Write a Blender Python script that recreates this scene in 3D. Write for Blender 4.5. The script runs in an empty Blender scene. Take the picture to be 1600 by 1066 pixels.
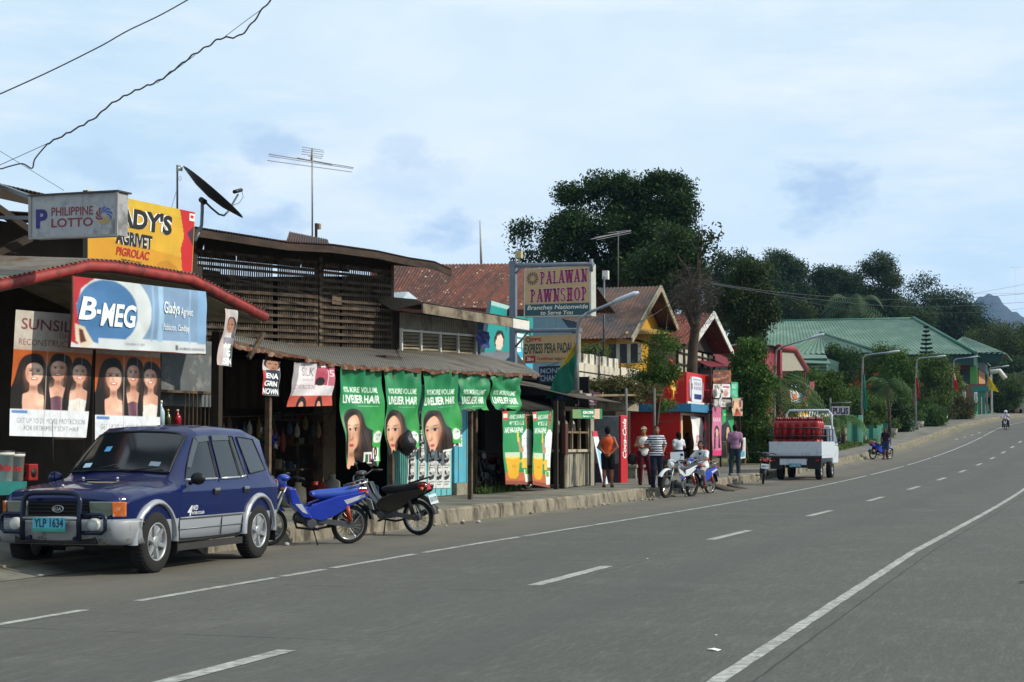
import bpy, bmesh, math, random
import numpy as np
from mathutils import Vector, Matrix
R = math.radians
scene = bpy.context.scene
COL = scene.collection
V = Vector
F_PX, YH, XV, CH = 2700.0, 690.0, 1690.0, 1.5
PITCH = math.atan((YH - 533) / F_PX)
YAW = math.atan((XV - 800) / F_PX * math.cos(PITCH))
_ca, _sa, _cp, _sp = math.cos(YAW), math.sin(YAW), math.cos(PITCH), math.sin(PITCH)
_r = V((_ca, _sa, 0)); _F = V((-_sa * _cp, _ca * _cp, _sp)); _U = V((_sa * _sp, -_ca * _sp, _cp))
EYE = V((0, 0, CH))
def ray(x, y): return _r * ((x - 800) / F_PX) + _F - _U * ((y - 533) / F_PX)
def AX(x, y, X): d = ray(x, y); return EYE + d * (X / d.x)
def AY(x, y, Y): d = ray(x, y); return EYE + d * (Y / d.y)
class Plane:
 def __init__(s, a, b):
  s.a = V((a[0], a[1], 0)); s.d = V((b[0] - a[0], b[1] - a[1], 0)).normalized(); s.n = V((s.d.y, -s.d.x, 0))
  if s.n.dot(-s.a) < 0: s.n = -s.n
 def at(s, x, y, off=0):
  d = ray(x, y); t = (s.n.dot(s.a - EYE) + off) / s.n.dot(d); return EYE + d * t
def zr(Y):
 if Y < 35: return 0.0
 if Y < 130: return 2.24e-4 * (Y - 35) ** 2
 if Y < 175: return 2.0216 + .04256 * (Y - 130)
 return 3.937 + .02 * (Y - 175) if Y < 260 else 5.64
def cx(Y): return .0185 * max(0, Y - 24) + (.0022 * (Y - 135) ** 2 if Y > 135 else 0)
def RP(rel, Y, dz=0): return V((rel + cx(Y), Y, zr(Y) + dz))
KERB = .26
def AG(x, y, dz=0):
 d = ray(x, y); Y = 6.0
 while Y < 500:
  P = EYE + d * (Y / d.y)
  if P.z <= zr(Y) + dz: return P
  Y += .05
 return P
def tag(o, label=None, cat=None, group=None, kind=None):
 if label: o['label'] = label
 if cat: o['category'] = cat
 if group: o['group'] = group
 if kind: o['kind'] = kind
 return o
def thing(name, label, cat, loc=(0, 0, 0), rz=0, group=None):
 o = bpy.data.objects.new(name, None); COL.objects.link(o)
 o.location = loc; o.rotation_euler = (0, 0, rz); o.empty_display_size = .2
 return tag(o, label, cat, group)
def kids(o): return [c for c in bpy.data.objects if c.parent == o]
def copy_tree(o, parent=None):
 c = o.copy(); COL.objects.link(c); c.parent = parent
 for ch in kids(o): copy_tree(ch, c)
 return c
def wmat(o):
 m = Matrix.Translation(o.location) @ o.rotation_euler.to_matrix().to_4x4() @ Matrix.Diagonal((*o.scale, 1))
 return wmat(o.parent) @ m if o.parent else m
def C(h):
 h = h.lstrip('#'); h = ''.join(q * 2 for q in h) if len(h) == 3 else h; c = [int(h[i:i + 2], 16) / 255 for i in (0, 2, 4)]
 return tuple(x / 12.92 if x <= .04045 else ((x + .055) / 1.055) ** 2.4 for x in c)
def _nt(name):
 m = bpy.data.materials.new(name); m.use_nodes = True; nt = m.node_tree
 b = nt.nodes['Principled BSDF']; return m, nt, b
_mc = {}
def M(col, rough=.75, var=.18, sc=5, bump=0, metal=0, spec=.4, stain=None, stainsc=1.2, amt=.5, stretch=None, name=None, coat=0):
 if isinstance(col, str): col = C(col)
 key = (col, rough, var, sc, bump, metal, spec, stain, stainsc, amt, stretch, coat)
 if key in _mc: return _mc[key]
 m, nt, b = _nt(name or 'surface'); N, L = nt.nodes, nt.links
 b.inputs['Roughness'].default_value = rough; b.inputs['Metallic'].default_value = metal
 b.inputs['Specular IOR Level'].default_value = spec; b.inputs['Coat Weight'].default_value = coat
 tc = N.new('ShaderNodeTexCoord'); mp = N.new('ShaderNodeMapping'); L.new(tc.outputs['Object'], mp.inputs[0])
 if stretch: mp.inputs['Scale'].default_value = stretch
 n = N.new('ShaderNodeTexNoise'); n.inputs['Scale'].default_value = sc; n.inputs['Detail'].default_value = 7; n.inputs['Roughness'].default_value = .65
 L.new(mp.outputs[0], n.inputs['Vector'])
 mx = N.new('ShaderNodeMix'); mx.data_type = 'RGBA'
 mx.inputs[6].default_value = (*[c * (1 - var) for c in col], 1); mx.inputs[7].default_value = (*[min(1, c * (1 + var)) for c in col], 1)
 r = N.new('ShaderNodeMapRange'); r.inputs[1].default_value = .3; r.inputs[2].default_value = .7
 L.new(n.outputs[0], r.inputs[0]); L.new(r.outputs[0], mx.inputs[0])
 out = mx.outputs[2]
 if stain:
  if isinstance(stain, str): stain = C(stain)
  n2 = N.new('ShaderNodeTexNoise'); n2.inputs['Scale'].default_value = stainsc; n2.inputs['Detail'].default_value = 8; n2.inputs['Roughness'].default_value = .7
  L.new(mp.outputs[0], n2.inputs['Vector'])
  r2 = N.new('ShaderNodeMapRange'); r2.inputs[1].default_value = .62 - .3 * amt; r2.inputs[2].default_value = .78 - .3 * amt
  L.new(n2.outputs[0], r2.inputs[0])
  m2 = N.new('ShaderNodeMix'); m2.data_type = 'RGBA'; L.new(r2.outputs[0], m2.inputs[0]); L.new(out, m2.inputs[6]); m2.inputs[7].default_value = (*stain, 1)
  out = m2.outputs[2]
 L.new(out, b.inputs['Base Color'])
 if bump:
  n3 = N.new('ShaderNodeTexNoise'); n3.inputs['Scale'].default_value = sc * 5; n3.inputs['Detail'].default_value = 4; L.new(mp.outputs[0], n3.inputs['Vector'])
  bp = N.new('ShaderNodeBump'); bp.inputs['Strength'].default_value = bump; bp.inputs['Distance'].default_value = .02
  L.new(n3.outputs[0], bp.inputs['Height']); L.new(bp.outputs[0], b.inputs['Normal'])
 _mc[key] = m; return m
def glass(col='#0b0f12', rough=.06):
 if isinstance(col, str): col = C(col)
 key = ('g', col, rough)
 if key not in _mc:
  m, nt, b = _nt('tinted_glass'); b.inputs['Base Color'].default_value = (*col, 1); b.inputs['Roughness'].default_value = rough; b.inputs['Specular IOR Level'].default_value = .7
  n = nt.nodes.new('ShaderNodeTexNoise'); n.inputs['Scale'].default_value = 3
  r = nt.nodes.new('ShaderNodeMapRange'); r.inputs[3].default_value = rough; r.inputs[4].default_value = rough + .1
  nt.links.new(n.outputs[0], r.inputs[0]); nt.links.new(r.outputs[0], b.inputs['Roughness'])
  _mc[key] = m
 return _mc[key]
def VC(rough=.6, var=.12, sc=9, name='printed', trans=0, spec=.3, dirt=0):
 """material whose base colour is the mesh's own colour attribute (print, paint, leaf colour)"""
 key = ('vc', rough, var, sc, trans, spec, dirt)
 if key in _mc: return _mc[key]
 m, nt, b = _nt(name); N, L = nt.nodes, nt.links
 a = N.new('ShaderNodeAttribute'); a.attribute_name = 'Col'
 tc = N.new('ShaderNodeTexCoord'); n = N.new('ShaderNodeTexNoise'); n.inputs['Scale'].default_value = sc; n.inputs['Detail'].default_value = 6
 L.new(tc.outputs['Object'], n.inputs['Vector'])
 r = N.new('ShaderNodeMapRange'); r.inputs[1].default_value = .3; r.inputs[2].default_value = .7; r.inputs[3].default_value = 1 - var; r.inputs[4].default_value = 1 + var
 L.new(n.outputs[0], r.inputs[0])
 mx = N.new('ShaderNodeMix'); mx.data_type = 'RGBA'; mx.blend_type = 'MULTIPLY'; mx.inputs[0].default_value = 1
 L.new(a.outputs['Color'], mx.inputs[6]); L.new(r.outputs[0], mx.inputs[7])
 L.new(mx.outputs[2], b.inputs['Base Color']); b.inputs['Roughness'].default_value = rough; b.inputs['Specular IOR Level'].default_value = spec
 if trans:
  t = N.new('ShaderNodeBsdfTranslucent'); L.new(mx.outputs[2], t.inputs['Color'])
  s = N.new('ShaderNodeMixShader'); s.inputs[0].default_value = trans
  L.new(b.outputs[0], s.inputs[1]); L.new(t.outputs[0], s.inputs[2]); L.new(s.outputs[0], N['Material Output'].inputs[0])
 _mc[key] = m; return m
def frame(d):
 d = V(d).normalized(); u = d.cross(V((0, 0, 1)))
 if u.length < 1e-3: u = V((1, 0, 0))
 u.normalize(); return d, u, u.cross(d)
class MB:
 def __init__(s): s.v = []; s.f = []; s.mi = []; s.sm = []
 def add(s, vs, fs, m=0, smooth=False):
  o = len(s.v); s.v += [V(p) for p in vs]
  for f in fs: s.f.append(tuple(i + o for i in f)); s.mi.append(m); s.sm.append(smooth)
  return s
 def quad(s, a, b, c, d, m=0): return s.add((a, b, c, d), ((0, 1, 2, 3),), m)
 def hexa(s, p, m=0): return s.add(p, ((3, 2, 1, 0), (4, 5, 6, 7), (0, 1, 5, 4), (1, 2, 6, 5), (2, 3, 7, 6), (3, 0, 4, 7)), m)
 def bx(s, x0, y0, z0, x1, y1, z1, m=0):
  return s.hexa(((x0, y0, z0), (x1, y0, z0), (x1, y1, z0), (x0, y1, z0), (x0, y0, z1), (x1, y0, z1), (x1, y1, z1), (x0, y1, z1)), m)
 def box(s, c, sz, m=0, rz=0, mat=None):
  c = V(c); h = V(sz) / 2; p = [V((a * h.x, b * h.y, g * h.z)) for g in (-1, 1) for a, b in ((-1, -1), (1, -1), (1, 1), (-1, 1))]
  rot = mat or Matrix.Rotation(rz, 3, 'Z'); return s.hexa([c + rot @ q for q in p], m)
 def slab(s, a, b, c, d, th, m=0):
  a, b, c, d = map(V, (a, b, c, d)); n = (b - a).cross(d - a).normalized() * th
  return s.hexa((a - n, b - n, c - n, d - n, a, b, c, d), m)
 def poly(s, pts, ext, m=0):
  pts = [V(p) for p in pts]; e = V(ext); n = len(pts)
  s.add(pts + [p + e for p in pts], [tuple(range(n))[::-1], tuple(range(n, 2 * n))] + [(i, (i + 1) % n, n + (i + 1) % n, n + i) for i in range(n)], m)
  return s
 def tube(s, pts, r, n=8, m=0, caps=True, flat=None):
  pts = [V(p) for p in pts]; k = len(pts); rs = r if hasattr(r, '__len__') else [r] * k
  vs = []; u = None
  for i, p in enumerate(pts):
   d = (pts[min(i + 1, k - 1)] - pts[max(i - 1, 0)])
   if d.length < 1e-9: d = V((0, 0, 1))
   d.normalize()
   if u is None: u = frame(d)[1]
   u = (u - d * u.dot(d))
   u = u.normalized() if u.length > 1e-6 else frame(d)[1]
   w = d.cross(u)
   for j in range(n):
    t = 2 * math.pi * j / n; vs.append(p + (u * math.cos(t) + w * math.sin(t) * (flat or 1)) * rs[i])
  fs = [(i * n + j, i * n + (j + 1) % n, (i + 1) * n + (j + 1) % n, (i + 1) * n + j) for i in range(k - 1) for j in range(n)]
  s.add(vs, fs, m, n > 4)
  if caps: o = len(s.v) - k * n; s.f += [tuple(o + j for j in range(n))[::-1], tuple(o + (k - 1) * n + j for j in range(n))]; s.mi += [m, m]; s.sm += [False, False]
  return s
 def bar(s, a, b, w, h=None, m=0):
  a, b = V(a), V(b); d, u, w_ = frame(b - a); h = h or w; u = u * w / 2; w_ = w_ * h / 2
  return s.hexa((a - u - w_, a + u - w_, a + u + w_, a - u + w_, b - u - w_, b + u - w_, b + u + w_, b - u + w_), m)
 def lathe(s, c, axis, prof, n=16, m=0, smooth=True, closed=False):
  c = V(c); d, u, w = frame(axis); vs = []
  for r, z in prof:
   for j in range(n):
    t = 2 * math.pi * j / n; vs.append(c + d * z + (u * math.cos(t) + w * math.sin(t)) * r)
  k = len(prof)
  rng = range(k) if closed else range(k - 1)
  s.add(vs, [(i * n + j, i * n + (j + 1) % n, ((i + 1) % k) * n + (j + 1) % n, ((i + 1) % k) * n + j) for i in rng for j in range(n)], m, smooth)
  return s
 def ell(s, c, r, n=12, m=0, rot=None):
  c = V(c); r = V(r) if hasattr(r, '__len__') else V((r, r, r)); vs = []; fs = []; k = max(6, n // 2 + 1)
  for i in range(k + 1):
   a = math.pi * i / k
   for j in range(n):
    t = 2 * math.pi * j / n; q = V((r.x * math.sin(a) * math.cos(t), r.y * math.sin(a) * math.sin(t), r.z * math.cos(a)))
    vs.append(c + (rot @ q if rot else q))
  for i in range(k):
   for j in range(n): fs.append((i * n + j, (i + 1) * n + j, (i + 1) * n + (j + 1) % n, i * n + (j + 1) % n))
  return s.add(vs, fs, m, True)
 def grid(s, fn, nu, nv, m=0, smooth=True):
  vs = [fn(i / nu, j / nv) for j in range(nv + 1) for i in range(nu + 1)]; w = nu + 1
  return s.add(vs, [(j * w + i, j * w + i + 1, (j + 1) * w + i + 1, (j + 1) * w + i) for j in range(nv) for i in range(nu)], m, smooth)
 def corr(s, A, B, Cc, D, pitch=.08, amp=.012, m=0, nv=3, sag=None, jag=0, rng=None):
  """corrugated sheet; ribs run from edge A-B to edge D-C"""
  A, B, Cc, D = map(V, (A, B, Cc, D)); n = max(2, int(max((B - A).length, (Cc - D).length) / pitch)) * 4
  nm = (B - A).cross(D - A).normalized()
  if nm.z < 0: nm = -nm
  jg = [0] * (n + 1)
  if jag:
   g = rng or random.Random(3); w = 0
   for i in range(n + 1):
    if i % 24 == 0: w = g.uniform(-jag, jag)
    jg[i] = w
  def fn(u, v):
   vv = v + (jg[int(u * n + .5)] * (1 - v) if jag else 0)
   p = (A.lerp(B, u)).lerp(D.lerp(Cc, u), vv) + nm * amp * math.sin(u * n / 4 * 2 * math.pi)
   if sag: p = p + V((0, 0, sag(u, v)))
   return p
  return s.grid(fn, n, nv, m)
 def text(s, S, box, string, m=0, bold=0, shear=0, off=.005, spacing=1):
  """lettering laid on the surface S(u,v,off); box = u0,v0,u1,v1 with v downwards"""
  p, tr = glyphs(string, bold, shear, spacing); u0, v0, u1, v1 = box
  s.add([S(u0 + (u1 - u0) * x, v1 - (v1 - v0) * y, off) for x, y in p], [tuple(t) for t in tr], m); return s
 def build(s, name, mats, parent=None, world=False, bevel=0, sub=0, origin=None, subd_smooth=False):
  me = bpy.data.meshes.new(name)
  inv = None
  if parent is not None and world: inv = wmat(parent).inverted()
  vs = s.v
  if inv is not None: vs = [inv @ p for p in vs]
  loc = None
  if parent is None and vs:
   xs = [p.x for p in vs]; ys = [p.y for p in vs]; zs = [p.z for p in vs]
   loc = V(origin) if origin else V(((min(xs) + max(xs)) / 2, (min(ys) + max(ys)) / 2, min(zs))); vs = [p - loc for p in vs]
  me.from_pydata([tuple(p) for p in vs], [], s.f)
  mats = mats if isinstance(mats, (list, tuple)) else [mats]
  for m in mats: me.materials.append(m)
  me.polygons.foreach_set('material_index', s.mi); me.polygons.foreach_set('use_smooth', s.sm); me.update()
  o = bpy.data.objects.new(name, me); COL.objects.link(o)
  if parent is not None: o.parent = parent
  elif loc is not None: o.location = loc
  if bevel:
   b = o.modifiers.new('bevel', 'BEVEL'); b.width = bevel; b.segments = 2; b.limit_method = 'ANGLE'; b.angle_limit = R(40)
  return o
 def one(s, name, mats, label, cat, group=None, kind=None, **k):
  return tag(s.build(name, mats, **k), label, cat, group, kind)
_gc = {}
def glyphs(string, bold=0, shear=0, spacing=1):
 key = (string, bold, shear, spacing)
 if key in _gc: return _gc[key]
 cu = bpy.data.curves.new('glyph', 'FONT'); cu.body = string; cu.offset = bold; cu.shear = shear; cu.resolution_u = 3; cu.space_character = spacing
 cu.fill_mode = 'FRONT'; cu.dimensions = '2D'
 ob = bpy.data.objects.new('glyph', cu); me = ob.to_mesh(); me.calc_loop_triangles()
 p = np.array([v.co[:2] for v in me.vertices]); tr = np.array([t.vertices[:] for t in me.loop_triangles])
 ob.to_mesh_clear(); bpy.data.objects.remove(ob); bpy.data.curves.remove(cu)
 lo, hi = p.min(0), p.max(0); p = (p - lo) / np.maximum(hi - lo, 1e-6)
 _gc[key] = (p, tr); return p, tr
def surf(TL, TR, BR, BL, wrinkle=None):
 TL, TR, BR, BL = map(V, (TL, TR, BR, BL)); n = (BL - TL).cross(TR - TL).normalized()
 if n.dot(EYE - TL) < 0: n = -n
 def S(u, v, off=0):
  p = TL.lerp(TR, u).lerp(BL.lerp(BR, u), v)
  return p + n * (off + (wrinkle(u, v) if wrinkle else 0))
 S.n = n; return S
def inpoly(U, W, pts):
 r = np.zeros(U.shape, bool); n = len(pts)
 for i in range(n):
  x0, y0 = pts[i]; x1, y1 = pts[(i + 1) % n]
  if y0 == y1: continue
  c = (W < y0) != (W < y1)
  r ^= c & (U < (x1 - x0) * (W - y0) / (y1 - y0) + x0)
 return r
def paint(U, W, layers, base, soft=0):
 A = np.empty(U.shape + (3,)); A[:] = C(base) if isinstance(base, str) else base
 for L in layers:
  k = L[0]; col = L[-1]; col = C(col) if isinstance(col, str) else col
  if k == 'rect': m = (U >= L[1]) & (U <= L[3]) & (W >= L[2]) & (W <= L[4])
  elif k == 'ell':
   _, cu, cv, ru, rv, ang = L[:6]; c, s_ = math.cos(ang), math.sin(ang)
   du, dv = U - cu, W - cv; m = ((du * c + dv * s_) / ru) ** 2 + ((-du * s_ + dv * c) / rv) ** 2 <= 1
  elif k == 'soft':
   _, cu, cv, ru, rv, ang, st = L[:7]; c, s_ = math.cos(ang), math.sin(ang); du, dv = U - cu, W - cv; w = st * np.exp(-(((du * c + dv * s_) / ru) ** 2 + ((-du * s_ + dv * c) / rv) ** 2)); A = A * (1 - w[..., None]) + np.array(col) * w[..., None]; continue
  elif k == 'poly': m = inpoly(U, W, L[1])
  elif k == 'noise':
   rs = np.random.RandomState(L[1]); m = np.zeros(U.shape, bool)
   for _ in range(L[2]): 
    a, b = rs.rand(2); m |= ((U - a) / (L[3] * rs.uniform(.4, 1))) ** 2 + ((W - b) / (L[4] * rs.uniform(.4, 1))) ** 2 < 1
  elif k == 'text':
   _, u0, v0, u1, v1, st, bold, sh = L[:8]; p, tr = glyphs(st, bold, sh); m = np.zeros(U.shape, bool)
   P = np.stack([u0 + (u1 - u0) * p[:, 0], v1 - (v1 - v0) * p[:, 1]], 1); us, ws = U[0], W[:, 0]
   for a, b, c in tr:
    q = P[[a, b, c]]; i0, i1 = np.searchsorted(us, [q[:, 0].min() - 1e-9, q[:, 0].max() + 1e-9]); j0, j1 = np.searchsorted(ws, [q[:, 1].min() - 1e-9, q[:, 1].max() + 1e-9])
    if i0 >= i1 or j0 >= j1: continue
    X, Y = np.meshgrid(us[i0:i1], ws[j0:j1])
    d = lambda s_, t: (t[0] - s_[0]) * (Y - s_[1]) - (t[1] - s_[1]) * (X - s_[0])
    e0, e1, e2 = d(q[0], q[1]), d(q[1], q[2]), d(q[2], q[0])
    m[j0:j1, i0:i1] |= ((e0 >= 0) & (e1 >= 0) & (e2 >= 0)) | ((e0 <= 0) & (e1 <= 0) & (e2 <= 0))
  A[m] = col
 if soft:
  for _ in range(soft):
   for ax in (0, 1): A = (A + np.concatenate([np.take(A, [0], ax), np.delete(A, -1, ax)], ax) + np.concatenate([np.delete(A, 0, ax), np.take(A, [-1], ax)], ax)) / 3
 return A
def sheet(name, S, layers, base, nu=80, nv=80, parent=None, mat=None, hole=None, thick=0, soft=0):
 us, ws = np.linspace(0, 1, nu + 1), np.linspace(0, 1, nv + 1); U, W = np.meshgrid(us, ws)
 A = paint(U, W, layers, base, soft).reshape(-1, 3)
 P = [S(u, w) for w in ws for u in us]
 w_ = nu + 1; f = [(j * w_ + i, (j + 1) * w_ + i, (j + 1) * w_ + i + 1, j * w_ + i + 1) for j in range(nv) for i in range(nu) if not (hole and hole((i + .5) / nu, (j + .5) / nv))]
 b = MB(); b.add(P, f, 0, True); o = b.build(name, mat or VC(), parent, world=True)
 at = o.data.color_attributes.new('Col', 'FLOAT_COLOR', 'POINT')
 buf = np.ones((len(P), 4), np.float32); buf[:, :3] = A; at.data.foreach_set('color', buf.ravel())
 if thick: sm = o.modifiers.new('thick', 'SOLIDIFY'); sm.thickness = thick; sm.offset = -1
 return o
def fastmesh(name, P, Q, mats, parent=None, col=None, smooth=False, world=True, vcol=None):
 """P (n,3) points, Q (m,4) quads"""
 P = np.asarray(P, np.float64); loc = None
 if parent is not None and world: inv = np.array(wmat(parent).inverted()); P = P @ inv[:3, :3].T + inv[:3, 3]
 elif parent is None: loc = np.array([P[:, 0].mean(), P[:, 1].mean(), P[:, 2].min()]); P = P - loc
 me = bpy.data.meshes.new(name); n, m = len(P), len(Q); k = Q.shape[1]
 me.vertices.add(n); me.vertices.foreach_set('co', P.astype(np.float32).ravel())
 me.loops.add(m * k); me.loops.foreach_set('vertex_index', Q.astype(np.int32).ravel())
 me.polygons.add(m); me.polygons.foreach_set('loop_start', np.arange(0, m * k, k, dtype=np.int32)); me.polygons.foreach_set('loop_total', np.full(m, k, np.int32))
 if smooth: me.polygons.foreach_set('use_smooth', np.ones(m, bool))
 me.update(calc_edges=True); me.validate()
 for mt in (mats if isinstance(mats, (list, tuple)) else [mats]): me.materials.append(mt)
 if col is not None:
  at = me.color_attributes.new('Col', 'FLOAT_COLOR', 'CORNER'); b = np.ones((m, k, 4), np.float32); b[:, :, :3] = col[:, None, :]; at.data.foreach_set('color', b.ravel())
 if vcol is not None:
  at = me.color_attributes.new('Col', 'FLOAT_COLOR', 'POINT'); b = np.ones((n, 4), np.float32); b[:, :3] = vcol; at.data.foreach_set('color', b.ravel())
 o = bpy.data.objects.new(name, me); COL.objects.link(o)
 if parent is not None: o.parent = parent
 elif loc is not None: o.location = loc
 return o
def sdf(prims, res, cuts=()):
 """smooth union of round cones ('c',a,b,ra,rb,k) and ellipsoids ('e',c,r,k[,rot]) -> points, quads"""
 lo, hi = [], []
 for p in prims:
  if p[0] == 'c':
   r = max(p[3], p[4]); a, b = np.array(p[1]), np.array(p[2]); lo.append(np.minimum(a, b) - r); hi.append(np.maximum(a, b) + r)
  else: c, r = np.array(p[1]), np.max(p[2]); lo.append(c - r); hi.append(c + r)
 lo = np.min(lo, 0) - 4 * res; hi = np.max(hi, 0) + 4 * res
 n = np.ceil((hi - lo) / res).astype(int) + 1; G = np.full(n, .2)
 ax = [lo[i] + res * np.arange(n[i]) for i in range(3)]
 for p in prims:
  k = p[5] if p[0] == 'c' else p[3]
  if p[0] == 'c': a, b = np.array(p[1], float), np.array(p[2], float); r = max(p[3], p[4]); l, h = np.minimum(a, b) - r, np.maximum(a, b) + r
  else: c = np.array(p[1], float); r = np.array(p[2], float) * np.ones(3); l, h = c - r.max(), c + r.max()
  mg = k * 1.5 + 3 * res; i0 = np.clip(np.floor((l - mg - lo) / res).astype(int), 0, n); i1 = np.clip(np.ceil((h + mg - lo) / res).astype(int) + 1, 0, n)
  sl = tuple(slice(i0[i], i1[i]) for i in range(3)); X, Y, Z = np.meshgrid(*[ax[i][sl[i]] for i in range(3)], indexing='ij')
  Pt = np.stack([X, Y, Z], -1)
  if p[0] == 'c':
   ba = b - a; t = np.clip(((Pt - a) @ ba) / max(ba @ ba, 1e-9), 0, 1); d = np.linalg.norm(Pt - a - t[..., None] * ba, axis=-1) - (p[3] + (p[4] - p[3]) * t)
  else:
   q = Pt - c
   if len(p) > 4: q = q @ np.array(p[4])
   k0 = np.linalg.norm(q / r, axis=-1); k1 = np.linalg.norm(q / (r * r), axis=-1); d = k0 * (k0 - 1) / np.maximum(k1, 1e-6)
  g = G[sl]; hh = np.maximum(k - np.abs(g - d), 0) / max(k, 1e-6); G[sl] = np.minimum(g, d) - hh * hh * k * .25
 if cuts:
  X, Y, Z = np.meshgrid(*ax, indexing='ij')
  for nv, d in cuts: G = np.maximum(G, nv[0] * X + nv[1] * Y + nv[2] * Z - d)
 S = G < 0
 cs = [(i, j, k) for i in (0, 1) for j in (0, 1) for k in (0, 1)]; m = n - 1
 sub = lambda A, o: A[o[0]:o[0] + m[0], o[1]:o[1] + m[1], o[2]:o[2] + m[2]]
 cnt = sum(sub(S, o).astype(np.int8) for o in cs); act = (cnt > 0) & (cnt < 8); I = np.full(m, -1); I[act] = np.arange(act.sum())
 base = np.argwhere(act); acc = np.zeros((len(base), 3)); num = np.zeros(len(base))
 for o in cs:
  for axs in range(3):
   if o[axs]: continue
   o2 = list(o); o2[axs] = 1
   ga = G[tuple((base + o).T)]; gb = G[tuple((base + o2).T)]; x = (ga < 0) != (gb < 0)
   t = np.where(x, ga / np.where(x, ga - gb, 1), 0); p = base + np.array(o, float); p[:, axs] += t
   acc[x] += p[x]; num[x] += 1
 Pv = lo + res * acc / num[:, None]; Q = []
 for axs in range(3):
  a1, a2 = (axs + 1) % 3, (axs + 2) % 3
  s0 = [slice(1, -1)] * 3; s0[axs] = slice(0, -1); s1 = [slice(1, -1)] * 3; s1[axs] = slice(1, None)
  A, B = S[tuple(s0)], S[tuple(s1)]; e = np.argwhere(A != B); off = np.ones(3, int); off[axs] = 0; e = e + off
  flip = S[tuple(e.T)]; d1 = np.zeros(3, int); d1[a1] = 1; d2 = np.zeros(3, int); d2[a2] = 1
  q = np.stack([I[tuple((e - d1 - d2).T)], I[tuple((e - d2).T)], I[tuple(e.T)], I[tuple((e - d1).T)]], 1)
  q[~flip] = q[~flip][:, ::-1]; Q.append(q)
 Q = np.concatenate(Q); return Pv, Q[(Q >= 0).all(1)]
def catm(pts, n=8):
 out = []
 for i in range(len(pts) - 1):
  p0, p1, p2, p3 = [V((*pts[min(max(j, 0), len(pts) - 1)], 0)) for j in (i - 1, i, i + 1, i + 2)]
  for k in range(n): t = k / n; q = .5 * ((2 * p1) + (p2 - p0) * t + (2 * p0 - 5 * p1 + 4 * p2 - p3) * t * t + (-p0 + 3 * p1 - 3 * p2 + p3) * t ** 3); out.append((q.x, q.y))
 return out + [pts[-1]]
cam = bpy.data.cameras.new('camera'); cam.sensor_width = 36; cam.lens = F_PX / 1600 * 36; cam.clip_end = 20000; cam.clip_start = .1
co = bpy.data.objects.new('camera', cam); COL.objects.link(co); co.location = EYE; co.rotation_euler = (R(90) + PITCH, 0, YAW); scene.camera = co
SUN_EL, SUN_AZ = R(36), R(12)
sd = V((math.cos(SUN_EL) * math.cos(SUN_AZ), math.cos(SUN_EL) * math.sin(SUN_AZ), math.sin(SUN_EL)))
sun = bpy.data.lights.new('sun', 'SUN'); sun.energy = 4.4; sun.angle = R(.5); sun.color = (1, .93, .80)
so = bpy.data.objects.new('sun', sun); COL.objects.link(so); so.rotation_euler = sd.to_track_quat('Z', 'Y').to_euler(); so.location = (60, 20, 60)
w = bpy.data.worlds.new('World'); scene.world = w; w.use_nodes = True; nt = w.node_tree; N, L = nt.nodes, nt.links
bg = N['Background']; bg.inputs[1].default_value = .105
sky = N.new('ShaderNodeTexSky'); sky.sky_type = 'NISHITA'; sky.sun_disc = False; sky.sun_elevation = SUN_EL; sky.sun_rotation = math.atan2(sd.x, sd.y); sky.air_density = 1.0; sky.dust_density = 1.2
tc = N.new('ShaderNodeTexCoord')
def wnoise(scale, det, stretch=(1, 1, 1)):
 mp = N.new('ShaderNodeMapping'); mp.inputs['Scale'].default_value = stretch; L.new(tc.outputs['Generated'], mp.inputs[0])
 n = N.new('ShaderNodeTexNoise'); n.inputs['Scale'].default_value = scale; n.inputs['Detail'].default_value = det; n.inputs['Roughness'].default_value = .6; L.new(mp.outputs[0], n.inputs['Vector']); return n
def wmix(fac, a, b):
 m = N.new('ShaderNodeMix'); m.data_type = 'RGBA'; L.new(fac, m.inputs[0]); L.new(a, m.inputs[6])
 if isinstance(b, tuple): m.inputs[7].default_value = (*b, 1)
 else: L.new(b, m.inputs[7])
 return m.outputs[2]
def wrange(x, a, b, c, d):
 r = N.new('ShaderNodeMapRange'); L.new(x, r.inputs[0])
 for i, q in enumerate((a, b, c, d)): r.inputs[i + 1].default_value = q
 return r.outputs[0]
veil = wrange(wnoise(2.2, 5, (1, 1, 2.2)).outputs[0], .32, .64, .25, 1)
wv = N.new('ShaderNodeSeparateXYZ'); L.new(tc.outputs['Generated'], wv.inputs[0])
bn = N.new('ShaderNodeMix'); bn.data_type = 'RGBA'; L.new(wrange(wv.outputs[2], .02, .40, 0, 1), bn.inputs[0]); bn.inputs[6].default_value = (4.7, 7.4, 9.9, 1); bn.inputs[7].default_value = (5.6, 8.2, 10.2, 1); blu = bn.outputs[2]
mx0 = N.new('ShaderNodeMix'); mx0.data_type = 'RGBA'; mx0.inputs[0].default_value = .8; L.new(sky.outputs[0], mx0.inputs[6]); L.new(blu, mx0.inputs[7])
skyc = wmix(veil, mx0.outputs[2], (7.75, 9.05, 10.0))
streak = wrange(wnoise(6, 7, (1, 1, 4.5)).outputs[0], .48, .70, 0, .75); skyc = wmix(streak, skyc, (8.7, 9.5, 10.1))
nz = wnoise(26, 8, (1, 1, 1.8))
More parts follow.
